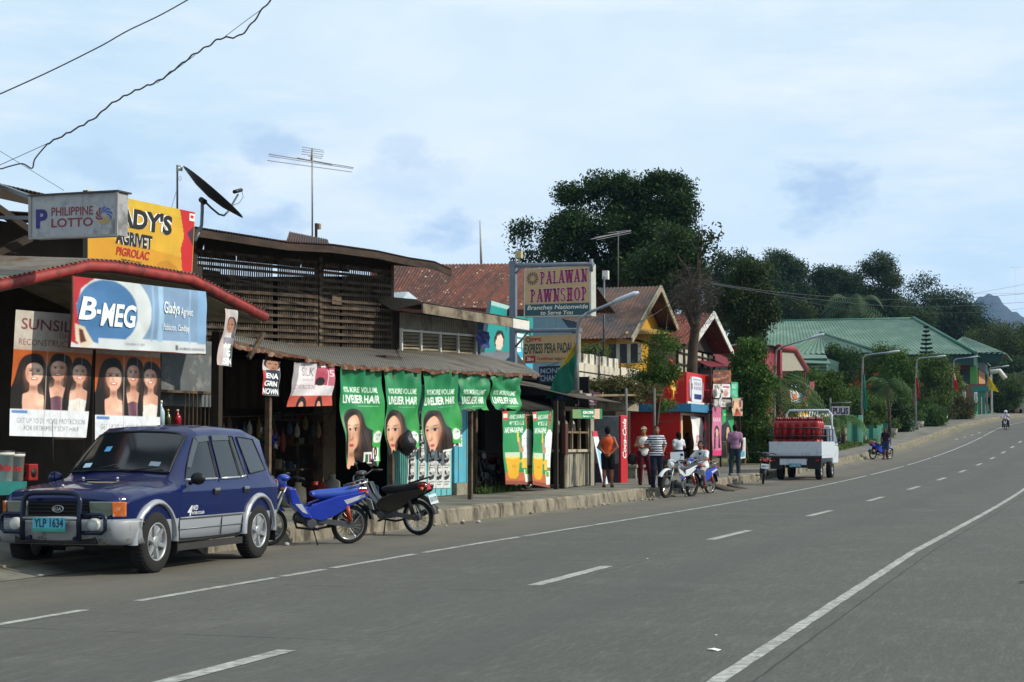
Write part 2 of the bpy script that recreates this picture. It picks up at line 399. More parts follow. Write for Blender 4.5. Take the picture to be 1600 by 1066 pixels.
for (px, py, rad, amt) in ((1275, 312, .030, .75), (695, 352, .022, .7), (433, 230, .018, .6), (405, 350, .020, .65), (150, 258, .024, .45), (625, 232, .018, .3), (640, 292, .034, .25), (330, 300, .03, .35)):
 d = ray(px, py).normalized()
 vs = N.new('ShaderNodeVectorMath'); vs.operation = 'SUBTRACT'; L.new(tc.outputs['Generated'], vs.inputs[0]); vs.inputs[1].default_value = d
 sc_ = N.new('ShaderNodeVectorMath'); sc_.operation = 'MULTIPLY'; sc_.inputs[1].default_value = (.75, .75, 1.35); L.new(vs.outputs[0], sc_.inputs[0])
 ln = N.new('ShaderNodeVectorMath'); ln.operation = 'LENGTH'; L.new(sc_.outputs[0], ln.inputs[0])
 ad = N.new('ShaderNodeMath'); ad.operation = 'MULTIPLY_ADD'; L.new(nz.outputs[0], ad.inputs[0]); ad.inputs[1].default_value = rad * 3.0; L.new(ln.outputs['Value'], ad.inputs[2])
 mk = wrange(ad.outputs[0], rad * 1.75, rad * 2.4, min(1, amt * 1.25), 0)
 skyc = wmix(mk, skyc, (4.7, 6.4, 8.7))
L.new(skyc, bg.inputs[0])
scene.view_settings.view_transform = 'Standard'; scene.view_settings.look = 'None'; scene.view_settings.exposure = 0; scene.view_settings.gamma = 1
def strip_pts(rel, Y, dz): return RP(rel, Y, dz)
def ribbon(name, rels, dzs, Ys, mat, uv=True, kind='structure', parent=None, label=None):
 b = MB(); nr = len(rels)
 vs = [RP(r, Y, (d(Y) if callable(d) else d)) for Y in Ys for r, d in zip(rels, dzs)]
 b.add(vs, [(j * nr + i, j * nr + i + 1, (j + 1) * nr + i + 1, (j + 1) * nr + i) for j in range(len(Ys) - 1) for i in range(nr - 1)], 0, True)
 o = b.build(name, mat, parent, world=True, origin=(0, 0, 0))
 if kind and not parent: o['kind'] = kind
 if uv:
  l = o.data.uv_layers.new(name='UVMap'); ii = [(r, Y) for Y in Ys for r in rels]
  for lp, d in zip(o.data.loops, l.data): d.uv = ii[lp.vertex_index]
 return o
YS = [-60, -20, 0, 5, 10, 15, 20, 25, 30] + list(np.arange(33, 200, 3)) + list(range(200, 420, 15)) + [500, 700, 1000, 1600, 2600, 4000]
def ridge(a, b, h):
 return lambda Y: h
ribbon('ground', [-3000, -900, -300, -120, -60, -30, -11.45, -11.40, 4.6, 4.7, 60, 300, 1500], [lambda Y: 0.1, .1, .1, .1, .1, .12, .12, -.03, -.03, .02, .02, .02, .02], YS,
  M('#6b6350', .95, .3, .8, .5, stain='#4d5a30', stainsc=.25, amt=.5, name='dry_earth'), uv=False)
m, nt2, b = _nt('worn_concrete_road'); N2, L2 = nt2.nodes, nt2.links
uvn = N2.new('ShaderNodeUVMap'); sx = N2.new('ShaderNodeSeparateXYZ'); L2.new(uvn.outputs[0], sx.inputs[0])
def nz2(scale, det=6, stretch=None, rough=.6):
 mp = N2.new('ShaderNodeMapping'); L2.new(uvn.outputs[0], mp.inputs[0])
 if stretch: mp.inputs['Scale'].default_value = stretch
 n = N2.new('ShaderNodeTexNoise'); n.inputs['Scale'].default_value = scale; n.inputs['Detail'].default_value = det; n.inputs['Roughness'].default_value = rough; L2.new(mp.outputs[0], n.inputs['Vector']); return n.outputs[0]
def mr(x, a, b_, c, d):
 r = N2.new('ShaderNodeMapRange'); L2.new(x, r.inputs[0])
 for i, q in enumerate((a, b_, c, d)): r.inputs[i + 1].default_value = q
 return r.outputs[0]
def mth(op, a, b_):
 n = N2.new('ShaderNodeMath'); n.operation = op
 for i, q in enumerate((a, b_)):
  if q is None: continue
  if hasattr(q, 'node'): L2.new(q, n.inputs[i])
  else: n.inputs[i].default_value = q
 return n.outputs[0]
def mixc(f, a, b_, blend='MIX'):
 n = N2.new('ShaderNodeMix'); n.data_type = 'RGBA'; n.blend_type = blend
 if hasattr(f, 'node'): L2.new(f, n.inputs[0])
 else: n.inputs[0].default_value = f
 for i, q in ((6, a), (7, b_)):
  if hasattr(q, 'node'): L2.new(q, n.inputs[i])
  else: n.inputs[i].default_value = (*q, 1)
 return n.outputs[2]
big = nz2(.35, 5, (1, .35, 1)); fine = nz2(14, 8, None, .75); med = nz2(2.2, 6, (1.6, .5, 1)); grit = nz2(70, 3, None, .8)
col = mixc(mr(big, .35, .65, 0, 1), (.090, .087, .072), (.115, .111, .093))
col = mixc(mr(med, .38, .68, 0, .5), col, (.112, .111, .100))
col = mixc(mr(fine, .35, .7, 0, .55), col, (.064, .064, .058))
col = mixc(mr(grit, .54, .70, 0, .85), col, (.165, .16, .148))
col = mixc(mr(grit, .46, .32, 0, .85), col, (.034, .034, .031))
spk = nz2(7, 4, (1.2, .8, 1), .8); col = mixc(mr(spk, .62, .74, 0, .5), col, (.05, .05, .045)); oil = mth('MULTIPLY', mr(mth('ABSOLUTE', mth('ADD', sx.outputs[0], 3.75), None), .1, .8, 1, 0), mr(nz2(.5, 5, (2, .4, 1)), .45, .66, 0, .55)); col = mixc(oil, col, (.058, .057, .052)); oil2 = mth('MULTIPLY', mr(mth('ABSOLUTE', mth('ADD', sx.outputs[0], 7.0), None), .1, .8, 1, 0), mr(nz2(.5, 5, (2, .4, 1)), .45, .66, 0, .45)); col = mixc(oil2, col, (.058, .057, .052))
col = mixc(mr(nz2(.9, 6, (.7, .7, 1), .7), .52, .62, 0, .35), col, (.135, .131, .115))
g1 = nz2(1, 3, (46, 5.2, 1), .7); g2 = nz2(1, 4, (15, 1.3, 1), .7); col = mixc(mr(g1, .36, .64, .34, 0), col, (.035, .035, .031)); col = mixc(mr(g1, .58, .78, 0, .4), col, (.19, .185, .168)); col = mixc(mr(g2, .38, .62, .28, 0), col, (.045, .045, .04)); col = mixc(mr(g2, .56, .76, 0, .3), col, (.165, .16, .145))
dust = mth('MULTIPLY', mr(sx.outputs[0], -8.35, -9.6, 0, 1), mr(nz2(1.1, 7, (1.3, .5, 1)), .3, .62, .35, 1))
col = mixc(mth('MULTIPLY', dust, .85), col, (.128, .114, .088))
sand = mth('MULTIPLY', mr(sx.outputs[0], -10.5, -11.1, 0, 1), mr(nz2(1.6, 7, (1, .6, 1), .7), .42, .62, 0, .9)); col = mixc(sand, col, (.21, .185, .14))
tyre = mth('MULTIPLY', mr(mth('ABSOLUTE', mth('ADD', sx.outputs[0], 6.0), None), .0, .55, 1, 0), mr(med, .3, .6, .2, .5))
tyre2 = mth('MULTIPLY', mr(mth('ABSOLUTE', mth('ADD', sx.outputs[0], 4.3), None), .0, .6, 1, 0), mr(med, .3, .6, .2, .6))
col = mixc(mth('MAXIMUM', tyre, tyre2), col, (.064, .064, .059))
wob = mth('MULTIPLY', mth('SUBTRACT', nz2(1.3, 4), .5), .10)
fr = mth('ABSOLUTE', mth('SUBTRACT', mth('FRACT', mth('ADD', mth('DIVIDE', mth('ADD', sx.outputs[1], wob), 4.5), .311 + .5), None), .5), None)
j = mr(fr, .0022, .0036, 1, 0)
j = mth('MULTIPLY', j, mr(sx.outputs[0], -5.45, -5.35, 1, .12)); j = mth('MULTIPLY', j, mr(sx.outputs[0], -11.3, -8.4, .25, 1)); j = mth('MULTIPLY', j, mr(nz2(1.7, 3), .38, .5, .25, 1))
lj = mr(mth('ABSOLUTE', mth('ADD', mth('ADD', sx.outputs[0], 1.98), mth('MULTIPLY', wob, .4)), None), .006, .014, .75, 0)
lj2 = mth('MULTIPLY', mr(mth('ABSOLUTE', mth('ADD', mth('ADD', sx.outputs[0], 5.26), mth('MULTIPLY', wob, .4)), None), .006, .014, .5, 0), mr(nz2(.9, 3), .45, .55, 0, 1))
col = mixc(mth('MAXIMUM', mth('MAXIMUM', j, lj), lj2), col, (.022, .021, .019))
L2.new(col, b.inputs['Base Color']); b.inputs['Roughness'].default_value = .85; b.inputs['Specular IOR Level'].default_value = .25
bp = N2.new('ShaderNodeBump'); bp.inputs['Strength'].default_value = .45; bp.inputs['Distance'].default_value = .01; L2.new(mth('ADD', fine, grit), bp.inputs['Height']); L2.new(bp.outputs[0], b.inputs['Normal'])
MROAD = m
road = ribbon('road', list(np.linspace(-11.46, 4.65, 17)), [0] * 17, YS, MROAD)
m, nt2, b = _nt('worn_road_paint'); N2, L2 = nt2.nodes, nt2.links
uvn = N2.new('ShaderNodeTexCoord'); _mp = N2.new('ShaderNodeMapping'); L2.new(uvn.outputs['Object'], _mp.inputs[0]); uvn = _mp
n1 = nz2(9, 8, None, .75); n2 = nz2(1.3, 4)
wear = mr(mth('ADD', n1, mth('MULTIPLY', n2, .35)), .52, .80, 0, .9)
L2.new(mixc(wear, (.42, .415, .38), (.115, .114, .102)), b.inputs['Base Color']); b.inputs['Roughness'].default_value = .8
MPAINT = m
rg = random.Random(5)
def mark(name, r0, r1, y0, y1, dz=.004, jit=0):
 n = max(2, int((y1 - y0) / (.25 if jit else 1.5))); b = MB(); vs = []
 for i in range(n + 1):
  Y = y0 + (y1 - y0) * i / n; vs += [RP(r0 + rg.uniform(-jit, jit), Y, dz), RP(r1 + rg.uniform(-jit, jit), Y, dz)]
 b.add(vs, [(2 * i, 2 * i + 1, 2 * i + 3, 2 * i + 2) for i in range(n)]); return b.build(name, MPAINT, road, world=True)
for i in range(0, 18):
 y0 = 17.3 + (i - 1) * 8.85; mark('lane_dash', -5.53, -5.38, y0, y0 + 2.95)
segs = [(3, 13.55), (14.45, 17.4), (17.55, 18.7), (18.9, 21.6), (21.9, 26.0), (26.2, 30), (30.1, 36), (36.1, 44), (44.1, 59), (59.2, 66), (67, 78), (79, 90), (91, 125), (126, 190)]
for a, c in segs: mark('edge_line', -8.52, -8.41, a, c, jit=.008)
mark('edge_line', -2.255, -2.145, 3, 190, jit=.006)
for y0 in (120, 124, 128, 132): mark('bay_line', -9.9 + (y0 - 120) * .05, -9.75 + (y0 - 120) * .05, y0, y0 + 1.6)
def KR(Y): return -11.2 - min(.4, max(0, Y - 40) * .008)
YK = list(np.arange(20.6, 30, 1.0)) + list(np.arange(30, 62, .8)) + list(np.arange(62, 175, 2.0))
b = MB(); rk = random.Random(9); vs = []
for Y in YK:
 jx, jz = rk.uniform(-.008, .008), rk.uniform(-.008, .006); k0 = KR(Y)
 vs += [RP(k0 + .03 + jx * .5, Y, -.02), RP(k0 + jx, Y, KERB - .03 + jz), RP(k0 - .03 + jx, Y, KERB + .006 + jz * .4), RP(k0 - .3, Y, KERB + .006)]
b.add(vs, [(j * 4 + i, (j + 1) * 4 + i, (j + 1) * 4 + i + 1, j * 4 + i + 1) for j in range(len(YK) - 1) for i in range(3)])
tag(b.build('kerb', M('#7c7464', .95, .3, 3.5, .7, stain='#3d372d', stainsc=3.2, amt=.5, stretch=(1, 1, .4), name='stained_kerb_concrete')), kind='structure')
b = MB(); vs = []
YW = sorted([y for y in YS if -25 < y <= 180] + [20.5, 20.6])
for Y in YW:
 k0 = KR(Y); lo_ = Y < 20.55; vs += [RP(-11.0 if lo_ else k0 - .28, Y, .006 if lo_ else KERB), RP(-12.3 if lo_ else -14 if Y > 62 else -15, Y, KERB + .01), RP(-15.1 if Y > 62 else -26, Y, KERB + .02)]
b.add(vs, [(j * 3 + i, j * 3 + i + 1, (j + 1) * 3 + i + 1, (j + 1) * 3 + i) for j in range(len(YW) - 1) for i in range(2)][:], 0, False)
tag(b.build('pavement', M('#6b695f', .92, .25, 2.2, .5, stain='#4a463c', stainsc=.9, amt=.5, name='pavement_concrete'), origin=(0, 0, 0)), kind='structure')
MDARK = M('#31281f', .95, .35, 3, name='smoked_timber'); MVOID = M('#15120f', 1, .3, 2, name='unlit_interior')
MWOOD = M('#5c4b38', .9, .35, 4, .4, stain='#2e261e', stainsc=3, amt=.5, name='weathered_timber')
MWOOD2 = M('#7a6a52', .9, .3, 5, .4, stain='#40362a', stainsc=2.5, amt=.45, name='grey_timber')
MZINC = M('#6d675d', .7, .3, 2, .2, stain='#55391f', stainsc=.9, amt=.42, name='dull_zinc_sheet')
MRUST = M('#6a2f1c', .85, .4, 2.2, .3, stain='#8a5a36', stainsc=1.6, amt=.38, name='rusted_sheet')
MWHITE = M('#c9c7c0', .7, .12, 4, stain='#7d786c', stainsc=2.2, amt=.3, name='dirty_white_paint')
MSTEEL = M('#5f6468', .5, .2, 6, metal=.6, name='grey_steel'); MBLK = M('#0c0c0d', .5, .2, 8, name='black_plastic')
MCONC = M('#86806f', .95, .25, 2, .5, stain='#4a453a', stainsc=1.6, amt=.4, name='old_concrete')
TW = M('#e4e4e0', .6, .05, 9, name='white_print'); TB = M('#15130f', .6, .05, 9, name='black_print'); TR_ = M('#a3191c', .6, .08, 9, name='red_print')
TG = M('#67605a', .6, .05, 9, name='grey_print')
def flat(S, off=0): return lambda u, v, o=0: S(u, v, o + off)
def ripple(a, fu, fv, ph=0, top=0):
 def f(u, v):
  w = a * (math.sin(fu * u * 6.28 + ph + 1.7 * math.sin(v * fv * 6.28 + ph)) * .6 + .4 * math.sin(fv * v * 6.28 + 2.3 * u + 2 * ph))
  if top: w += top * math.exp(-v * 6) * math.sin(u * 25 + ph) 
  return w
 return f
PA = Plane((-12.6, 18.14), (-12.0, 24.2))
bk = lambda p, t, dz=0: p - PA.n * t + V((0, 0, dz))
gb = (PA.at(0, 445).x, PA.at(0, 445).y)
store = thing('feed_store', 'dark feed store with a red guttered gable canopy behind the blue car', 'shop', (-14.5, 21, KERB))
gp = [PA.at(-160, 482), PA.at(0, 446), PA.at(138, 416), PA.at(180, 418), PA.at(300, 438), PA.at(414, 496)]
b = MB(); b.tube(gp, .075, 10); b.tube([p + PA.n * .02 + V((0, 0, .075)) for p in gp], .02, 6)
b.build('gutter', M('#8a2c26', .6, .25, 5, .1, stain='#4a1a14', stainsc=3, amt=.45, name='faded_red_gutter'), store, world=True)
b = MB()
for i in range(len(gp) - 1):
 a, c = gp[i] + V((0, 0, .09)), gp[i + 1] + V((0, 0, .09)); b.corr(a + PA.n * .05, c + PA.n * .05, bk(c, 3.6, .25), bk(a, 3.6, .25), .09, .012)
b.build('canopy_roof', MZINC, store, world=True)
b = MB()
for i in range(len(gp) - 1):
 a, c = gp[i] - V((0, 0, .07)), gp[i + 1] - V((0, 0, .07)); b.slab(bk(a, .06), bk(c, .06), bk(c, 3.4, .2), bk(a, 3.4, .2), .02)
b.build('soffit', M('#8d8570', .85, .25, 2, stain='#5a4a36', stainsc=1.3, amt=.5, name='stained_plywood'), store, world=True)
b = MB()
PW = lambda x, y, t=3.4: PA.at(x, y, -t)
w0, w1 = PA.at(-200, 690, -3.4), PA.at(306, 690, -3.4); w0.z = w1.z = KERB
b.slab(w0, w1, w1 + V((0, 0, 4.6)), w0 + V((0, 0, 4.6)), .15)
for q in (w0, w1): b.slab(q, q + V((0, 0, 4.4)), q - PA.n * 7 + V((0, 0, 4.4)), q - PA.n * 7, .15)
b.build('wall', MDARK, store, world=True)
b = MB()
e0, e1, e2 = PA.at(-120, 266, -2.4), PA.at(0, 288, -2.4), PA.at(66, 303, -2.4); e3 = PA.at(292, 354, -2.4)
for a, c in ((e0, e1), (e1, e2), (e2, e3)): b.corr(a, c, c - PA.n * 6 + V((0, 0, 1.1)), a - PA.n * 6 + V((0, 0, 1.1)), .09, .014)
b.build('hall_roof', M('#3a342e', .8, .3, 2, .2, stain='#4a2a18', stainsc=1, amt=.4, name='old_dark_sheet'), store, world=True)
b = MB()
for a, c in ((e0, e1), (e1, e2), (e2, e3)): b.slab(a - V((0, 0, .2)), c - V((0, 0, .2)), c - V((0, 0, .03)), a - V((0, 0, .03)), .03)
b.bar(PA.at(-20, 315, -2.3), PA.at(60, 372, -2.3), .12, .1); b.bar(PA.at(-60, 420, -2.6), PA.at(140, 330, -2.6), .1, .1)
b.build('eave_board', MDARK, store, world=True)
for px in (-60, 142, 338): b = MB(); q = PA.at(px, 690, -.45 if px == 142 else -.7); b.bar((q.x, q.y, 0), (q.x, q.y, 3.2), .13, .13); b.build('post', MDARK, store, world=True)
q0, q1 = PA.at(252, 600, -1.3), PA.at(338, 600, -1.3); b = MB()
for z0, z1, m_ in ((2.05, 3.1, 0),): b.slab(V((q0.x, q0.y, z0)), V((q1.x, q1.y, z0)), V((q1.x, q1.y, z1)), V((q0.x, q0.y, z1)), .05, m_)
b.build('partition', [M('#55595a', .8, .25, 2, stain='#8d8d88', stainsc=2.5, amt=.3, name='scuffed_grey_board'), MDARK], store, world=True)
b = MB(); s0, s1 = PA.at(228, 662, -.95), PA.at(345, 662, -.95)
for z in (1.70, 2.28, 1.2): b.slab(V((s0.x, s0.y, z)), V((s1.x, s1.y, z)), V((s1.x, s1.y, z)) - PA.n * .5, V((s0.x, s0.y, z)) - PA.n * .5, .04)
for k in range(9):
 q = s0.lerp(s1, .5 + k * .055); b.bar(V((q.x, q.y, 1.72)), V((q.x, q.y, 2.25)), .012, .012)
b.build('shelf', MWOOD, store, world=True)
def bottle(px, h, r, col, cap, label, neck=.35):
 q = PA.at(px, 662, -1.1); t = thing('bottle', label, 'bottle', (q.x, q.y, 1.72), 0, 'bottles on the store shelf')
 b = MB(); b.lathe((0, 0, 0), (0, 0, 1), [(0, 0), (r, 0), (r, h * .55), (r * .9, h * .62), (r * neck, h * .78), (r * neck, h * .93), (0, h * .93)], 14); b.build('bottle_body', M(col, .15, .1, 6, spec=.6), t)
 b = MB(); b.lathe((0, 0, 0), (0, 0, 1), [(0, h), (r * neck * 1.25, h), (r * neck * 1.25, h * .9), (0, h * .9)], 12); b.build('bottle_cap', M(cap, .4, .1), t)
bottle(241, .33, .055, '#9fb6c4', '#2f6fb5', 'clear water bottle, leftmost on the shelf above the car roof')
bottle(251, .40, .06, '#a9c0cb', '#d8d8d8', 'taller clear water bottle next to the oil bottle')
bottle(262, .27, .05, '#3d4418', '#b09a2c', 'slim dark green oil bottle with yellow cap')
bottle(277, .27, .06, '#9c1520', '#d9c9c0', 'squat red sauce bottle with pale neck', .3)
def blob(pts, n=6): return ('poly', catm(list(pts) + [pts[0]], n))
def woman(u, v, s, side=1, skin='#d9a888', hair='#140d0b', asp=1.0, top='#d8c9c0', wide=1.0):
 """long haired head-and-shoulders portrait; s = face height in v, asp = width of one v in u units"""
 a = s * asp; p = lambda x, y: (u + x * a * side, v + y * s); L_ = []
 L_.append(blob([p(-.55, -.1), p(-.3, -.72), p(.2, -.78), p(.62, -.45), p(.8 * wide, .6), p(1.15 * wide, 1.6), p(1.0 * wide, 2.75), p(-.5, 2.75), p(-.78, 1.6), p(-.66, .6)]) + (hair,))
 L_.append(('soft', *p(.62, .9), .10 * a, .9 * s, 0, .55, '#4a2c20'))
 L_.append(blob([p(-.16, .3), p(.2, .3), p(.2, .85), p(.55, 1.08), p(.72, 1.6), p(.7, 2.75), p(-.7, 2.75), p(-.72, 1.6), p(-.48, 1.08), p(-.18, .9)]) + (skin,))
 L_.append(('soft', *p(-.4, 1.5), .35 * a, .5 * s, 0, .6, '#f0cdb6')); L_.append(('soft', *p(.03, .72), .25 * a, .16 * s, 0, .75, '#7d4c38'))
 L_.append(blob([p(-.66, 1.5), p(-.3, 1.52), p(0, 1.42), p(.35, 1.5), p(.68, 1.5), p(.75, 2.75), p(-.75, 2.75)]) + (top,)); L_.append(blob([p(-.4, -.1), p(-.62, .5), p(-.8, 1.5), p(-.74, 2.3), p(-.5, 2.2), p(-.46, 1.2), p(-.36, .4)]) + (hair,)); L_.append(('soft', *p(-.55, 1.0), .07 * a, .7 * s, 0, .5, '#4a2e22'))
 L_.append(blob([p(.36, -.1), p(.66, .5), p(.95 * wide, 1.5), p(.85 * wide, 2.75), p(.42, 2.75), p(.46, 1.2)]) + (hair,))
 L_.append(('ell', u, v + .04 * s, .385 * a, .57 * s, 0, skin)); L_.append(('soft', *p(-.14, -.1), .22 * a, .32 * s, 0, .7, '#f2d3bd')); L_.append(('soft', *p(.33, .15), .12 * a, .4 * s, 0, .6, '#93604a'))
 L_.append(blob([p(-.42, -.05), p(-.36, -.5), p(.0, -.7), p(.36, -.5), p(.43, -.05), p(.28, -.3), p(-.02, -.4), p(-.28, -.3)]) + (hair,))
 for e in (-1, 1): L_.append(('ell', u + e * .16 * a, v - .04 * s, .08 * a, .035 * s, 0, '#1f120e')); L_.append(('soft', u + e * .16 * a, v - .12 * s, .13 * a, .03 * s, 0, .8, '#3a241c'))
 L_.append(('soft', *p(.05, .13), .05 * a, .08 * s, 0, .6, '#9a6048')); L_.append(('ell', u, v + .31 * s, .16 * a, .07 * s, 0, '#a83a40')); L_.append(('ell', u, v + .30 * s, .115 * a, .032 * s, 0, '#f6f0ea'))
 return L_
def hairposter(TLp, TRp, BRp, BLp, off, label, seed):
 S = surf(PA.at(*TLp, off), PA.at(*TRp, off), PA.at(*BRp, off), PA.at(*BLp, off), ripple(.012, 1.5, .8, seed)); asp = 1.62
 L_ = [('rect', 0, 0, 1, .315, '#b9b2a6'), ('text', .08, .06, .82, .15, 'SUNSILK', .01, 0, '#7b3038'), ('text', .55, .165, .86, .205, 'DAMAGE', .0, 0, '#9a6068'), ('text', .06, .225, .86, .275, 'RECONSTRUCTION', .0, 0, '#6e2a33'),
   ('rect', .80, .12, 1, .26, '#4a2a20'), ('rect', 0, .315, 1, .785, '#b85a1c'), ('soft', .75, .45, .25, .15, 0, .7, '#d9792c'), ('soft', .1, .4, .2, .12, 0, .6, '#8a3f14')]
 L_ += woman(.57, .45, .155, 1, '#c48d74', asp=asp, top='#5a3048', wide=.9) + woman(.84, .47, .15, 1, '#c8947c', asp=asp, top='#d8d4cc', wide=1.3) + woman(.27, .485, .18, -1, '#dcaa90', asp=asp, top='#d9a894', wide=1.1)
 L_ += [('rect', 0, .785, 1, 1, '#d5d8dc'), ('rect', .02, .795, .2, .82, '#5a7fb5'), ('text', .08, .855, .95, .895, 'GET UP TO 2X MORE PROTECTION', .0, 0, '#6a6a72'), ('text', .17, .915, .88, .955, 'FOR EXTREMELY SOFT HAIR', .0, 0, '#6a6a72')]
 for x in (.42, .63, .86): L_.append(('rect', x, .2, x + .006, 1, '#b0a59a'))
 o = sheet('poster', S, L_, '#b85c1c', 240, 330, None, VC(.55, .14), soft=1); tag(o, label, 'poster', 'hair care posters under the canopy')
hairposter((24, 484), (150, 494), (135, 684), (14, 681), -.35, 'orange hair poster with three women, lower text fully in view, left of the post', 1)
hairposter((150, 488), (252, 498), (249, 694), (149, 692), -.35, 'orange hair poster with three women, its foot hidden by the car roof', 4)
S = surf(PA.at(112, 431, .1), PA.at(322, 456, .1), PA.at(322, 554, .1), PA.at(107, 543, .1), ripple(.014, 2, 1, 2))
L_ = [('poly', [(.42, 0), (1, 0), (1, .82), (.42, .82)], '#7892ae'), ('rect', .62, 0, .66, .84, '#93b2cc'), ('rect', .57, 0, .585, .84, '#8aaac8'), ('rect', .86, 0, .872, .84, '#8aaac8'), ('rect', .93, 0, 1, .84, '#7c9fc2'),
  ('ell', .28, .44, .285, .62, 0, '#c3c9c9'), ('ell', .25, .47, .215, .47, 0, '#426f9c'), ('poly', [(0, 0), (.16, 0), (.07, .16), (.035, .4), (.05, .62), (.12, .86), (.06, .95), (0, .9)], '#a8262a'),
  ('poly', [(.03, .66), (.10, .7), (.17, .92), (.1, 1), (.05, .9)], '#cdbfa6'), ('poly', [(.06, .72), (.09, .74), (.12, .9), (.08, .93)], '#5a2a1e'), ('rect', .2, .84, 1, 1, '#bfc6c8'),
  ('rect', .755, .88, .775, .96, '#555')]
ban = thing('feed_banner', 'large blue and white feed banner hung from the red canopy gutter', 'banner', PA.at(215, 500, .1))
sheet('banner_cloth', S, L_, '#c3c9c9', 260, 130, ban, VC(.5, .12, 3), soft=1)
b = MB(); b.text(S, (.045, .27, .165, .60), 'B', 0, .03, .2, .016); b.text(S, (.168, .44, .196, .50), '-', 0, .05, 0, .016); b.text(S, (.20, .33, .45, .67), 'MEG', 0, .03, .2, .016); b.text(S, (.655, .22, .78, .46), 'Gladys', 0, .015, .08, .016); b.text(S, (.79, .29, .885, .45), 'Agrivet', 0, .008, 0, .016); b.text(S, (.655, .56, .86, .69), 'Poblacion, Candijay', 0, .005, 0, .016); b.text(S, (.38, .885, .52, .925), 'Tel: (032) 511 254', 1, 0, 0, .016); b.text(S, (.78, .91, .985, .945), 'SAN MIGUEL CORPORATION', 1, .01, 0, .016); b.build('lettering', [M('#d8dedd', .6, .05), TG], ban, world=True)
b = MB(); b.tube([S(0, 0, .02), S(0, .5, .03), S(.0, 1, .02)], .018, 8); b.tube([S(0, 1.0, 0), S(.5, 1.0, 0), S(1, 1.0, 0)], .012, 6); b.build('pole', M('#5a2a20', .7, .3, 5), ban, world=True)
ys = thing('shop_sign', 'yellow shop board with black lettering standing on the red canopy', 'sign', PA.at(220, 410, -.45))
S = surf(PA.at(137, 297, -.45), PA.at(305, 332, -.45), PA.at(300, 432, -.45), PA.at(137, 404, -.45))
b = MB(); b.slab(S(0, 1, -.01), S(1, 1, -.01), S(1, 0, -.01), S(0, 0, -.01), .07); b.build('frame', M('#3b3a36', .6), ys, world=True)
sheet('panel', S, [('rect', 0, 0, 1, .12, '#c9a62e'), ('poly', [(0, .62), (1, .75), (1, 1), (0, 1)], '#c08a20'), ('poly', [(.845, 0), (1, 0), (1, 1), (.9, 1), (.87, .6), (.90, .4)], '#b8201f'), ('poly', [(.93, .35), (1, .2), (1, .55)], '#3a2436'), ('rect', .945, .03, .995, .15, '#f0e6e0'), ('rect', .955, .06, .985, .10, '#b8201f'),
     ('poly', [(.62, 1), (.66, .86), (.75, .82), (.84, .9), (.86, 1)], '#b07818')], '#c89c2a', 120, 80, ys, VC(.4, .1, 3))
for off, bold, mt in ((.006, .085, TW), (.011, .04, TB)):
 b = MB(); f = surf(*[S(u, v) for u, v in ((0, 0), (1, 0), (1, 1), (0, 1))])
 g = .004 if bold > .03 else 0
 b.text(f, (.05 - g, .13 - g, .765 + g, .43 + g), "GLADY'S", 0, bold, .05, off); b.text(f, (.25 - g, .50 - g, .58 + g, .70 + g), 'AGRIVET', 0, bold, 0, off)
 b.build('lettering', mt, ys, world=True)
b = MB(); b.text(S, (.25, .745, .565, .875), 'PIGROLAC', 0, .03, .2, .006); b.text(S, (.30, .915, .49, .94), 'PREMIUM HOG FEEDS', 1, .01, 0, .006); b.build('lettering', [TR_, TB], ys, world=True)
PLo = Plane((-13.4, 18.75), (-11.6, 18.62))
ls = thing('lotto_sign', 'grey projecting lotto sign box in front of the yellow board', 'sign', PLo.at(115, 370))
S = surf(PLo.at(47, 306), PLo.at(184, 300.5), PLo.at(183, 367), PLo.at(47, 372.5))
b = MB(); b.slab(S(0, 1), S(1, 1), S(1, 0), S(0, 0), .22, 0); b.slab(S(-.015, -.02, .03), S(1.02, -.05, .03), S(1.02, -.05, -.26), S(-.015, -.02, -.26), .02, 1)
for q in ((-.01, .985, 1.01, 1.03), (-.01, -.01, .02, 1.0), (.985, -.01, 1.01, 1.0)): b.slab(S(q[0], q[3], .02), S(q[2], q[3], .02), S(q[2], q[1], .02), S(q[0], q[1], .02), .02, 2)
b.build('sign_box', [M('#9a9b9e', .6, .15, 3, stain='#6b6a68', stainsc=2.5, amt=.4), M('#3c3a3a', .6), M('#8d8a86', .6, .2)], ls, world=True)
b = MB()
for s_, bx_, m_, bo in (('P', (.07, .33, .205, .78), 0, .04), ('PHILIPPINE', (.25, .30, .725, .50), 1, .012), ('LOTTO', (.25, .56, .725, .77), 1, .015)): b.text(S, bx_, s_, m_, bo, 0, .004)
cu, cv, ru, rv = .85, .53, .095, .21
for k in range(10):
 a0 = k * .628; pts = []
 for t in (0, .33, .66, 1): a = a0 + t * .9; r_ = .35 + .65 * t; pts.append((cu + ru * r_ * math.cos(a), cv + rv * r_ * math.sin(a)))
 for t in (1, .66, .33, 0): a = a0 + .38 + t * .9; r_ = .35 + .65 * t; pts.append((cu + ru * r_ * math.cos(a), cv + rv * r_ * math.sin(a)))
 n_ = 4; b.add([S(u, v, .004) for u, v in pts], [(i, i + 1, 2 * n_ - 2 - i, 2 * n_ - 1 - i) for i in range(3)], 2 if k < 3 else (1 if k < 6 else 3))
b.build('lettering', [M('#27276b', .6, .1), M('#7a2b33', .6, .2, 9), M('#b5922c', .6), M('#3a5aa8', .6)], ls, world=True)
b = MB(); b.bar(S(0, .05, -.1), PA.at(0, 290, -2.2), .05, .05); b.bar(S(0, .5, -.1), PA.at(-10, 340, -2.6), .05, .05); b.build('bracket', MSTEEL, ls, world=True)
